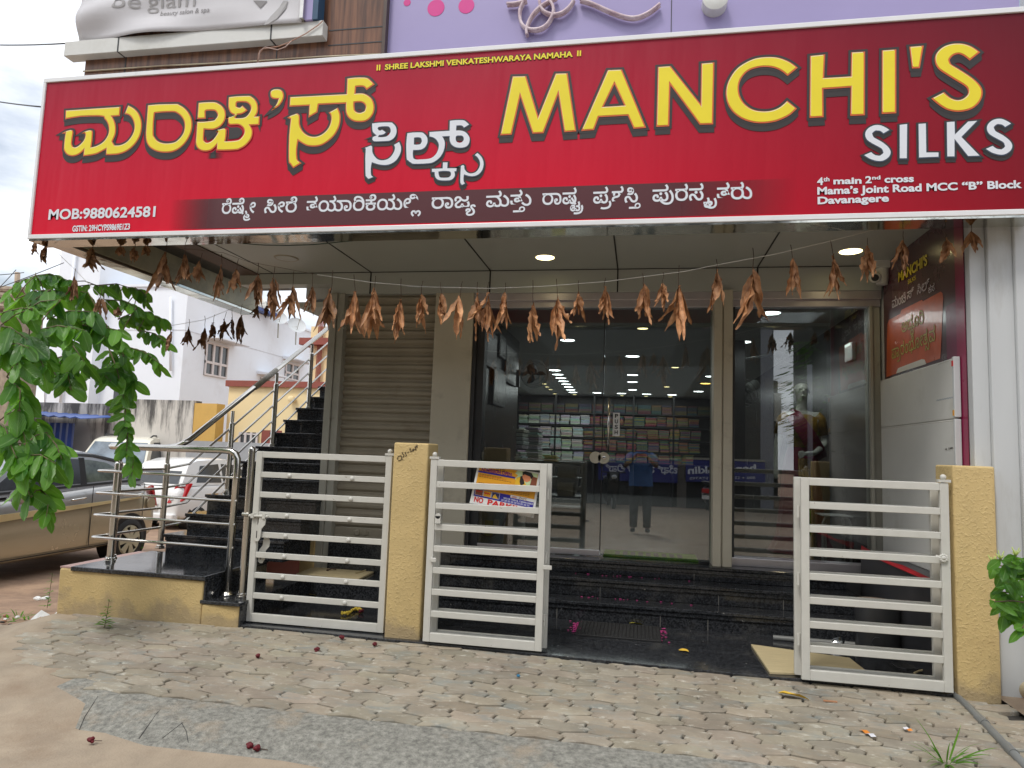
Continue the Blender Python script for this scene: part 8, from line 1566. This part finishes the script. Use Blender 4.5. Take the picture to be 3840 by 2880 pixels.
for s_ in (-1,1):
    f=MB(); f.hexa([(-1.74,s_*.50,.62),(-1.60,s_*.745,.66),(-1.52,s_*.755,.68),(-1.66,s_*.50,.62)],[(-1.60,s_*.56,.96),(-1.40,s_*.72,1.02),(-1.30,s_*.74,1.02),(-1.5,s_*.56,.96)]); tl=f.build('tail_light',m_tail,t,bevel=.015)
    f=MB(); f.hexa([(-1.735,s_*.55,.68),(-1.64,s_*.68,.70),(-1.60,s_*.68,.70),(-1.70,s_*.55,.68)],[(-1.69,s_*.57,.78),(-1.60,s_*.67,.80),(-1.56,s_*.67,.80),(-1.66,s_*.57,.78)]); f.build('lamp_lens',m_steel,tl,bevel=.008)
f=MB(); f.box(-1.735,-1.70,-.26,.26,.47,.60); pl_=f.build('number_plate',m_plate,t,bevel=.004)
text(pl_,'lettering','KA17M 20',(-1.737,.23,.495),(-1.737,-.23,.495),.075,(-1,0,0),m_black,.03)
f=MB(); f.box(-1.755,-1.60,-.69,.69,.26,.42); f.build('bumper',m_whc,t,bevel=.04,seg=4)
wheels_(t,(-1.12,1.14),Wd,.27,m_rimg)
place(t,(gY(650,1850,13.2).x+.0,14.4,-.60),math.pi/2-.12)
# white utility vehicle behind
m_crm=W('cream_white_paint',(.74,.71,.60),.25,var=.02,coat=.7)
Wd=.93
prof=[(-2.2,.95,.78,.42),(-2.1,1.15,.88,.36),(-1.2,1.2,.93,.34),(0,1.2,.93,.32),(1.0,1.16,.92,.32),(1.7,1.12,.88,.34),(2.1,1.0,.80,.38),(2.25,.8,.7,.45)]
roof=[(-2.05,1.18),(-1.95,1.75),(-1.7,1.86),(-.5,1.90),(.45,1.88),(.70,1.80),(1.25,1.16)]
t,b,go,hw=car('parked_car','white utility vehicle with roof rails parked facing the shop behind the gold car',m_crm,prof,roof,Wd,None,.36,None,0,'cars parked in the earth lot')
f=MB(); f.hexa([(1.235,-.80,1.22),(1.235,.80,1.22),(1.19,.80,1.22),(1.19,-.80,1.22)],[(.765,-.68,1.76),(.765,.68,1.76),(.72,.68,1.76),(.72,-.68,1.76)]); f.build('windscreen',W('windscreen_sky',(.16,.20,.24),.05,var=.5,scale=2,spec=.9),t,bevel=.006)
for k in (-.35,.35):
    f=MB(); f.ball((.95,k,1.36),.13,10,8,sc=(.3,1,.9)); f.build('head_rest',m_dark,t,smooth=True)
side_glass(t,hw,[(.0,1.24),(.02,1.74),(.55,1.70),(.95,1.24)],m_wdw); side_glass(t,hw,[(-.95,1.24),(-.95,1.74),(-.12,1.75),(-.10,1.24)],m_cgl,'rear_side_window'); side_glass(t,hw,[(-1.85,1.26),(-1.80,1.70),(-1.08,1.74),(-1.08,1.25)],m_cgl,'quarter_window')
side_glass(t,hw,[(-1.0,1.74),(-1.0,1.80),(.5,1.77),(.5,1.72)],m_dark,'rain_visor',out=.02)
for s_ in (-1,1): f=MB(); f.tube([(.4,s_*.60,1.90),(.3,s_*.62,1.96),(-1.6,s_*.62,1.95),(-1.75,s_*.60,1.88)],.022,8); f.build('roof_rail',m_dark,t,smooth=True)
wheels_(t,(-1.35,1.35),Wd,.36,m_rimg)
f=MB(); f.tube([(-.3,.3,1.93),(-.55,.3,2.25)],.008,5); f.build('aerial',m_black,t)
place(t,(gY(395,1640,16.2).x-.1,17.4,-.58),-math.pi/2+.28)
# ================================================================= BACKGROUND BUILDINGS
def hbox(name,x0,x1,y0,y1,z0,z1,m,par): f=MB(); f.box(x0,x1,y0,y1,z0,z1); return f.build(name,m,par)
YW=24; cx=gY(688,1300,YW).x; lx=gY(229,1300,YW).x; zt=gY(560,1076,YW).z
wh=thing('white_house','large white two storey house with flat roof and shuttered windows behind the lot','house',(cx,YW,-.6))
hbox('wall',lx,cx,YW,44,-1,zt,m_bwht,wh); hbox('parapet_cap',lx-.05,cx+.08,YW-.08,44,zt,zt+.10,m_bwht,wh)
tx0,tx1=gY(232,1000,YW-.4).x,gY(385,1000,YW-.4).x; hbox('stair_tower',tx0,tx1,YW-.5,YW+5,-1,zt+3.2,m_bwht,wh); hbox('upper_block',tx1,gY(520,1000,YW+4).x,YW+4,YW+9,zt,zt+2.9,m_bwht,wh)
f=MB()
for px in (281,437,451,466): x=gY(px,1000,YW-.55).x; f.cyl((x,YW-.6 if px<400 else YW+3.9,2.0 if px<400 else zt),(x,YW-.6 if px<400 else YW+3.9,zt+3),.055,8)
for px,y0,y1 in ((640,1115,1390),(170,1340,1520),(310,1360,1520)): a=gY(px,y0,YW-.1); b_=gY(px,y1,YW-.1); f.cyl(a,b_,.05,8)
f.build('drain_pipe',m_bwht,wh,smooth=True)
z=gY(600,1270,YW).z; f=MB(); f.box(lx,cx+.012,YW-.012,44,zt-1.75,zt-1.71); f.box(lx,cx+.012,YW-.012,44,1.25,1.28); f.build('wall_groove',W('wall_groove_m',(.60,.60,.63),.8),wh)
def gwin(y0px,y1px,zpx0,zpx1,n,label=None,hood=True):
    """window in the wall facing the lot (plane x = cx): left, right px and top/bottom px"""
    XW=cx+.02; a=gX(*y0px,XW); b=gX(*y1px,XW); za=gX(*zpx0,XW).z; zb=gX(*zpx1,XW).z; ya,yb=sorted((a.y,b.y))
    f=MB(); f.box(XW-.02,XW,ya,yb,zb,za); w_=f.build('window',m_wdw,wh)
    f=MB(); e=.07; wd=(yb-ya)
    f.box(XW,XW+.06,ya,yb,za-e,za); f.box(XW,XW+.06,ya,yb,zb,zb+e); zm=zb+(za-zb)*.40; f.box(XW,XW+.05,ya,yb,zm-.05,zm+.05)
    for k in range(n+1): y=ya+wd*k/n; f.box(XW,XW+.06,max(ya,y-.06),min(yb,y+.06),zb+e,za-e)
    f.build('frame',m_wfr,w_)
    if hood: f=MB(); f.hexa([(XW,ya-.3,za+.12),(XW+.75,ya-.3,za+.10),(XW+.75,yb+.5,za+.10),(XW,yb+.5,za+.12)],[(XW,ya-.3,za+.26),(XW+.75,ya-.3,za+.16),(XW+.75,yb+.5,za+.16),(XW,yb+.5,za+.26)]); f.build('sunshade',m_bwht,wh)
gwin((772,1300),(856,1300),(810,1290),(815,1415),3)
cz=crop(600,1180,700); gwin(cz(1480,700),cz(1640,700),cz(1530,570),cz(1530,770),2); gwin(cz(1190,760),cz(1300,760),cz(1240,750),cz(1240,850),2,hood=True); gwin(cz(1470,830),cz(1620,830),cz(1540,790),cz(1540,860),3,hood=False)
f=MB(); a=gY(428,1460,YW-.05); b_=gY(485,1520,YW-.05); f.box(a.x,b_.x,YW-.06,YW-.01,b_.z-1,a.z); f.build('ground_window',m_wdw,wh)
yh=thing('yellow_house','pale yellow house with maroon coping partly hidden behind the black stairs','house',(-9,18,-.6))
YY=18; xa=gY(852,1550,YY).x
z1=gY(1000,1452,YY).z; hbox('wall',xa,-4.5,YY,26,-1,z1,m_byel,yh); hbox('coping',xa-.06,-4.4,YY-.10,26,z1,z1+.17,m_bmar,yh)
x2=gY(1163,1300,YY+3).x; z2=gY(1200,1224,YY+3).z; zb1=gY(1200,1272,YY+3).z; zb2=gY(1200,1297,YY+3).z
hbox('upper_wall',x2,-3,YY+3,YY+8,z1,z2,m_byel,yh); hbox('upper_coping',x2-.25,-2.9,YY+2.7,YY+8,zb2,zb1,m_bmar,yh)
a=gY(*crop(0,950,1300)(1535,1140),YY-.02); b_=gY(*crop(0,950,1300)(1640,1200),YY-.02)
f=MB(); f.box(a.x,b_.x,YY-.02,YY+.05,b_.z-.2,a.z); w_=f.build('window',m_wdw,yh); f=MB()
for k in range(4): z=a.z-(k+.2)*.26; f.box(a.x,b_.x,YY-.05,YY-.025,z-.02,z+.02)
for k in range(4): x=a.x+(b_.x-a.x)*k/3; f.box(x-.03,x+.03,YY-.06,YY-.02,b_.z-.2,a.z)
f.build('grille',m_wfr,w_)
f=MB(); q=gY(*cz(1570,1003),YY-.1); f.lathe((q.x,YY-.02,q.z),(0,-1,0),[(0,.07),(.08,.10),(.20,.09),(.22,.05)],14); f.build('wall_lamp',m_byel,yh,auto=40)
f=MB(); q=gY(*cz(1280,1475),YY-.1); f.box(q.x-.25,q.x+.35,YY-.03,YY,q.z-.8,q.z+.25); f.build('maroon_door',m_bmar,yh)
f=MB()
for k in range(4): q=gY(1195+5*k,1240,YY+2.9); f.cyl((q.x,q.y,z1),(q.x,q.y,z2+1.2),.02,6)
f.build('rebar',m_bmar,yh)
cwl=thing('compound_wall','rain stained grey white compound wall behind the parked cars','wall',(-14,17.6,-.6))
za=gY(600,1500,17.6).z; zc0=gY(300,1512,17.6).z
hbox('wall_panel',gY(-200,1500,17.6).x,gY(503,1500,17.6).x,17.6,17.85,-1,zc0,m_stain,cwl); hbox('wall_panel',gY(503,1500,17.6).x,gY(729,1500,17.5).x,17.5,17.85,-1,za,m_stain,cwl)
oc=thing('ochre_wall','plain ochre yellow boundary wall between the stained wall and the yellow house','wall',(-11.5,17.6,-.6)); hbox('wall_panel',gY(729,1510,17.52).x,xa-.02,17.52,17.9,-1,gY(790,1513,17.52).z,W('ochre_tone',(.62,.38,.10),.7,var=.05,dirt=(.5,.31,.09),dscale=1),oc)  # wall colour set deeper than the yellow house beside it
lw=thing('low_wall','low grey cement wall in front of the yellow house','wall',(-10,16.8,-.6)); hbox('wall_panel',gY(700,1660,16.8).x,-6.0,16.8,17.0,-1,gY(800,1655,16.8).z,W('grey_cement',(.33,.34,.35),.85,var=.1),lw)
shd=thing('blue_shed','blue corrugated metal shed with sloping sheet roof behind the white vehicle','shed',(-15,17,-.6))
a=gY(120,1565,16.6); b_=gY(283,1600,16.6); zt_=a.z; f=MB(); n=26
for k in range(n+1):
    x=a.x-1.5+(b_.x-a.x+1.2)*k/n; f.v+=[Vector((x,16.9+(.03 if k%2 else 0),-1)),Vector((x,16.9+(.03 if k%2 else 0),zt_-.12))]
for k in range(n): f.f.append((2*k,2*k+2,2*k+3,2*k+1)); f.mi.append(0)
f.build('shed_wall',m_blue,shd)
f=MB(); n=20; zr0=gY(120,1552,16.5).z; zr1=gY(316,1570,16.5).z; xr0=a.x-1.6; xr1=gY(318,1572,16.5).x
for k in range(n+1):
    x=xr0+(xr1-xr0)*k/n; z=zr0+(zr1-zr0)*k/n+(.045 if k%2 else 0); f.v+=[Vector((x,16.35,z)),Vector((x,17.5,z+.10))]
for k in range(n): f.f.append((2*k,2*k+2,2*k+3,2*k+1)); f.mi.append(0)
o=f.build('shed_roof',W('blue_roof_sheet',(.07,.13,.38),.4,var=.1),shd); o.modifiers.new('s','SOLIDIFY').thickness=.02
# roof things
c78=crop(780,850,800)
wt=thing('water_heater','cream solar water tank with blue end caps on the white house roof','water heater',(cx-1,28,zt))
Yt=27; a=gY(*c78(352,740),Yt); b_=gY(*c78(530,835),Yt+3); f=MB(); f.cyl(a,b_,.42,20); f.build('tank',m_tank,wt,auto=40)
d_=(b_-a).normalized(); f=MB(); f.cyl(a-d_*.10,a+d_*.05,.47,20); f.build('end_cap',m_blue,wt,auto=40)
f=MB(); 
for t_ in (.1,.5,.9): p=a.lerp(b_,t_); f.box(p.x-.05,p.x+.05,p.y-.3,p.y+.3,zt,p.z-.3)
f.box(min(a.x,b_.x),max(a.x,b_.x),a.y-.3,b_.y,zt,zt+.15); f.build('stand',m_blue,wt)
def dish(p,r,label):
    p=Vector(p); t=thing('satellite_dish',label,'satellite dish',p,'dish antennas on the white house roof'); f=MB(); ax=Vector((.55,-.55,.45)).normalized(); f.lathe(p,ax,[(-.0,.03),(.02,r*.5),(.07,r*.85),(.12,r)],22,caps=False); f.build('reflector',m_wall,t,smooth=True)
    f=MB(); f.cyl(p+Vector((0,.05,-.9)),p,.03,8); f.tube([p+ax*.02-Vector((0,0,r*.8)),p+ax*.55],.015,6); f.ball(p+ax*.55,.05,8,6); f.build('mast',m_frm,t)
dish(gY(*cz(1615,140),31),.45,'pale satellite dish on the white house roof beside the yellow house'); dish(gY(*cz(1405,52),30),.38,'smaller satellite dish on the white house roof, left of the other')
# timber pile and pole far left
tp=thing('timber_pile','weathered planks and bamboo stacked on a brown roof at the left edge','timber',(-17,17,2)); f=MB()
for k,(y0,y1) in enumerate(((1080,1098),(1102,1118),(1122,1134),(1140,1150))):
    A=gY(-60,y0+k*3,15); Bq=gY(100-6*k,y0+10,15); f.cyl(A,Bq,.09,8)
A=gY(-40,1085,15.2); f.box(gY(-80,1090,15.2).x,gY(75,1090,15.2).x,15.2,16,-1,A.z); f.build('plank',W('grey_timber',(.30,.24,.18),.85,var=.3,scale=8),tp)
f=MB(); f.cyl(gY(60,1160,14.8),gY(66,1022,14.8),.06,8); f.build('wooden_pole',W('pale_timber',(.5,.4,.3),.8),None,label='short wooden pole sticking up at the left edge under the sky',cat='pole')
# ================================================================= WHAT STANDS BEHIND THE CAMERA (seen mirrored in the shop glass)
YO=-9.0
ob=thing('street_building','dark shuttered building across the street, seen mirrored in the shop glass','building',(-3,YO,-.2))
m_ow=W('opposite_wall',(.035,.035,.034),.8,var=.15,scale=1); m_opl=W('opposite_plinth',(.30,.285,.25),.85,var=.1,scale=1.2); m_osh=W('opposite_shutter',(.16,.15,.13),.5,var=.1,stretch=(1,1,30)); m_colm=W('opposite_column',(.22,.23,.26),.7,var=.05)
xr=gV(2850,1500,YO).x
f=MB(); f.box(-24,xr,YO-6,YO,-.2,7.5); f.build('wall',m_ow,ob)
f=MB(); f.box(-24,xr+3,YO,YO+.55,-.2,gV(2400,1925,YO).z); f.build('plinth',m_opl,ob)
f=MB(); a=gV(2538,1830,YO); b=gV(2572,1950,YO); f.box(a.x,b.x,YO,YO+.04,b.z,a.z+.9); f.build('shutter',m_osh,ob)
f=MB(); a=gV(2850,1330,YO); b=gV(2898,2000,YO); f.box(a.x,b.x,YO-.3,YO+.1,-.2,7.5); f.build('column',m_colm,ob)
f=MB(); a=gV(2900,1475,YO); b=gV(2926,1580,YO); f.box(a.x,b.x,YO-.2,YO+.12,b.z,a.z); f.build('meter_box',m_frm,ob)
NF=(0,1,0)
def osign(name,label,p0,p1,m):
    a=gV(*p0,YO+.2); b=gV(*p1,YO+.2); t=thing(name,label,'signboard',((a.x+b.x)/2,YO+.2,b.z),'navy boards across the street'); f=MB(); f.box(a.x,b.x,YO+.0,YO+.2,b.z,a.z); f.build('sign_panel',m,t,bevel=.01)
    f=MB(); f.box(a.x,b.x,YO+.0,YO+.22,a.z,a.z+.06); f.build('sign_trim',m_frm,t); return t
m_nv2=W('navy_sign_face',(.035,.042,.20),.35,var=.05); m_osl=W('opposite_lettering',(.75,.77,.80),.4,emit=0)
s1=osign('street_sign','navy board lettered in a southern script across the street, mirrored in the glass door',(2245,1715),(2540,1812),m_nv2)
def otext(par,s,p0,p1,hpx_,m,off=.02,kn=False,cap=.73):
    a=gV(*p0,YO+.203); b=gV(*p1,YO+.203); h=hpx_/FPX*21.3
    return text(par,'lettering',s,(b.x,YO+.203,b.z),(a.x,YO+.203,a.z),h,NF,m,off,0,kn,cap)
b4=crop(2250,1550,600)
otext(s1,[260,189,0,(153,0),60,(122,0),6,168,231,189],b4(75,800),b4(1070,830),22,m_osl,4,True,157)
otext(s1,'Phone : 7618791835',b4(85,640),b4(470,658),8,m_osl,.01)
s2=osign('street_sign','navy board with latin lettering across the street, mirrored beside the cream door post',(2572,1722),(2868,1818),m_nv2)
otext(s2,'ben franklin',b4(1215,835),b4(2160,800),26,m_osl,.03); otext(s2,'500 + STORES   25 STATES',b4(1240,915),b4(2145,905),9,m_osl,.01)
# trees beyond the gap
rr_=random.Random(77)
def far_tree(x,y,h,w_,label,seed):
    r=random.Random(seed); t=thing('street_tree',label,'tree',(x,y,-.2),'trees across the street'); f=MB(); f.tube([(x,y,-.2),(x+.1,y,h*.4),(x,y,h*.75)],.12,8,rs=[.18,.12,.05]); f.build('trunk',m_bark,t,smooth=True); f=MB()
    for k in range(420):
        a=r.uniform(0,6.28); rad=w_*math.sqrt(r.random()); z=h*.35+h*.65*r.random(); q=1-abs((z/h-.68)/.5)
        blade(f,(x+rad*q*math.cos(a),y+rad*q*math.sin(a),z),(math.cos(a),math.sin(a),-.6),(0,0,1),r.uniform(.25,.45),r.uniform(.12,.2),n=2,m=2,bend=.3,roll=.4,tone=r.random(),rs=r)
    f.build('crown',m_leafo,t)
far_tree(xr+1.9,-9.8,5.0,1.6,'leafy tree across the street, mirrored around the mannequin',1); far_tree(xr+5.2,-12,4.6,2.2,'leafy tree further along the street, mirrored in the show window',2); f=MB(); q=gV(3085,1400,-9).x; f.box(q,q+14,-13,-8.6,-.2,7); f.build('sky_block_wall',m_ow,None,label='dark tall wall added across the street to darken the show window reflection',cat='wall'); f=MB(); f.box(xr,q,-16,-15.8,-.2,4.4); f.build('garden_wall',m_ow,None,label='dark wall behind the trees across the street, raised to hide the mirrored sky',cat='wall'); far_tree(xr+3.4,-14,4.2,2.2,'leafy tree behind the nearer ones across the street, mirrored in the show window',3)  # tall wall added, garden wall raised, to block sky in the window's reflection
f=MB(); a=gV(3035,1400,-8); f.cyl((a.x,-8,-.2),(a.x,-8,4.0),.07,10); f.build('street_pole',m_colm,None,smooth=True,label='pale pole across the street, mirrored in front of the mannequin',cat='pole')
# scooters
m_scd=W('scooter_black',(.02,.02,.022),.3,var=.1,coat=.5); m_scs=W('scooter_silver',(.45,.46,.47),.3,metal=.5)
def scooter(label,loc,rz,bm):
    t=thing('scooter',label,'scooter',(0,0,0),'scooters across the street')
    for x in (-.62,.62):
        f=MB(); f.lathe((x,-.045,.23),(0,1,0),[(0,.15),(.012,.21),(.03,.23),(.06,.23),(.078,.21),(.09,.15)],28); w_=f.build('wheel',m_tyre,t,auto=40); f=MB(); f.lathe((x,-.05,.23),(0,1,0),[(0,.14),(.10,.14)],20); f.build('rim',m_scs,w_)
    f=MB(); f.prism([(-.85,.52),(-.70,.72),(-.30,.74),(-.10,.62),(-.08,.32),(.35,.26),(.42,.34),(.56,.95),(.48,1.0),(.36,.42),(-.02,.40),(.0,.30),(-.05,.22),(-.55,.28)],lambda u,v,d:(u,d,v),-.15,.15); f.build('body',bm,t,bevel=.04,seg=3)
    f=MB(); f.box(-.80,-.08,-.14,.14,.74,.83); f.build('seat',m_rub,t,bevel=.03,seg=3)
    f=MB(); f.tube([(.45,-.32,1.02),(.50,0,1.0),(.45,.32,1.02)],.018,8); f.build('handlebar',m_scd,t,smooth=True)
    f=MB(); f.prism([(.46,.78),(.66,.80),(.58,1.02),(.48,1.04)],lambda u,v,d:(u,d,v),-.11,.11); f.build('front_panel',bm,t,bevel=.03,seg=3); f=MB(); f.ball((.66,0,.90),.075,12,8,sc=(.5,1,.8)); f.build('headlight',m_scs,t,smooth=True)
    f=MB(); f.box(-.90,-.84,-.12,.12,.56,.68); f.build('tail_light',m_tail,t,bevel=.015); f=MB(); f.tube([(-.5,-.12,.80),(-.9,-.12,.86),(-.95,0,.87),(-.9,.12,.86),(-.5,.12,.80)],.014,8); f.build('grab_rail',m_scs,t,smooth=True)
    f=MB(); f.box(-.93,-.90,-.10,.10,.40,.50); f.build('number_plate',m_plate,t)
    for s_ in (-1,1):
        f=MB(); f.tube([(.46,s_*.24,1.02),(.44,s_*.30,1.16)],.008,6); f.ball((.44,s_*.31,1.19),.06,10,6,sc=(.3,1.2,.8)); f.build('mirror',m_scd,t,smooth=True)
    t.location=loc; t.rotation_euler=(0,0,rz); return t
p=gV(2640,1960,-7.6); scooter('silver scooter with red tail lamp across the street, mirrored beside the door post',(p.x+.3,-7.6,-.17),math.pi*.62+math.pi,m_scs)
p=gV(2290,1900,-6.6); scooter('black scooter across the street, mirrored under the lock of the glass door',(p.x,-6.6,-.16),math.pi*.45,m_scd)
# the photographer
G=-.055
man2=thing('person','person in a blue shirt and dark trousers raising a phone, mirrored in the glass door','person',(.02,-.46,G))
X0,Y0=.02,-.46
V.clear();E.clear();RR.clear()
pel=av((X0,Y0,G+.90),(.13,.10)); wa=av((X0,Y0,G+1.06),(.14,.11),pel); chs=av((X0,Y0,G+1.26),(.155,.115),wa); nb=av((X0,Y0,G+1.40),(.07,.065),chs); nk=av((X0,Y0+.01,G+1.47),(.055,.055),nb); hd=av((X0,Y0+.03,G+1.56),(.075,.09),nk); hp_=av((X0,Y0+.02,G+1.64),(.07,.085),hd)
for s_ in (-1,1):
    s0=av((X0+s_*.185,Y0,G+1.36),(.06,.06),chs); el=av((X0+s_*.28,Y0+.17,G+1.18),(.045,.045),s0); wr=av((X0+s_*.10,Y0+.33,G+1.345),(.030,.028),el); pm_=av((X0+s_*.078,Y0+.365,G+1.365),(.036,.018),wr)
    b=V[pm_]
    for k in range(4): f1=av((b[0]-s_*.006,b[1]+.018,b[2]+.03-.017*k),.0085,pm_); av((b[0]-s_*.045,b[1]+.02,b[2]+.034-.018*k),.0075,f1)
    tb=av((b[0]-s_*.01,b[1]-.01,b[2]-.035),.0095,pm_); av((b[0]-s_*.035,b[1]+.0,b[2]-.045),.008,tb)
    h=av((X0+s_*.10,Y0,G+.84),(.085,.085),pel); kn=av((X0+s_*.115,Y0+.015,G+.47),(.058,.06),h); an=av((X0+s_*.12,Y0-.02,G+.08),(.04,.042),kn); av((X0+s_*.13,Y0+.14,G+.035),(.042,.03),an)
bake(skin('body',V,E,RR,m_skinp,man2))
loft([(G+1.43,X0,Y0,.09,.08),(G+1.385,X0,Y0,.20,.12),(G+1.27,X0,Y0,.215,.145),(G+1.05,X0,Y0,.20,.145),(G+.82,X0,Y0,.215,.15)],m_shirt,'shirt',man2,28)
for s_ in (-1,1):
    f=MB(); f.tube([(X0+s_*.15,Y0,G+1.37),(X0+s_*.20,Y0+.03,G+1.33),(X0+s_*.262,Y0+.125,G+1.225)],.08,14,rs=[.075,.078,.07]); f.build('sleeve',m_shirt,man2,smooth=True)
    f=MB(); f.tube([(X0+s_*.085,Y0,G+.93),(X0+s_*.105,Y0,G+.80),(X0+s_*.115,Y0+.012,G+.47),(X0+s_*.12,Y0-.015,G+.09)],.1,14,rs=[.105,.105,.082,.066]); f.build('trouser_leg',m_trou,man2,smooth=True)
    f=MB(); f.ball((X0+s_*.13,Y0+.07,G+.04),.05,12,8,sc=(.95,2.3,.8)); f.build('shoe',m_rub,man2,smooth=True)
f=MB(); f.ball((X0,Y0+.015,G+1.64),.098,16,10,sc=(.92,1.08,.78)); f.build('hair',m_hair,man2,smooth=True)
f=MB(); f.ball((X0,Y0+.125,G+1.555),.014,8,6,sc=(.9,1,1.5)); f.ball((X0,Y0+.112,G+1.515),.02,8,6,sc=(1.2,.5,.4))
for s_ in (-1,1): f.ball((X0+s_*.032,Y0+.112,G+1.585),.012,8,6,sc=(1.3,.6,.6)); f.ball((X0+s_*.08,Y0+.03,G+1.565),.02,8,6,sc=(.4,.8,1.3))
f.build('face_features',m_skinp,man2,smooth=True)
f=MB(); f.box(X0-.075,X0+.075,Y0+.372,Y0+.381,G+1.325,G+1.40); f.build('phone',m_black,None,bevel=.004,label='black phone held up in both hands by the photographer',cat='phone')
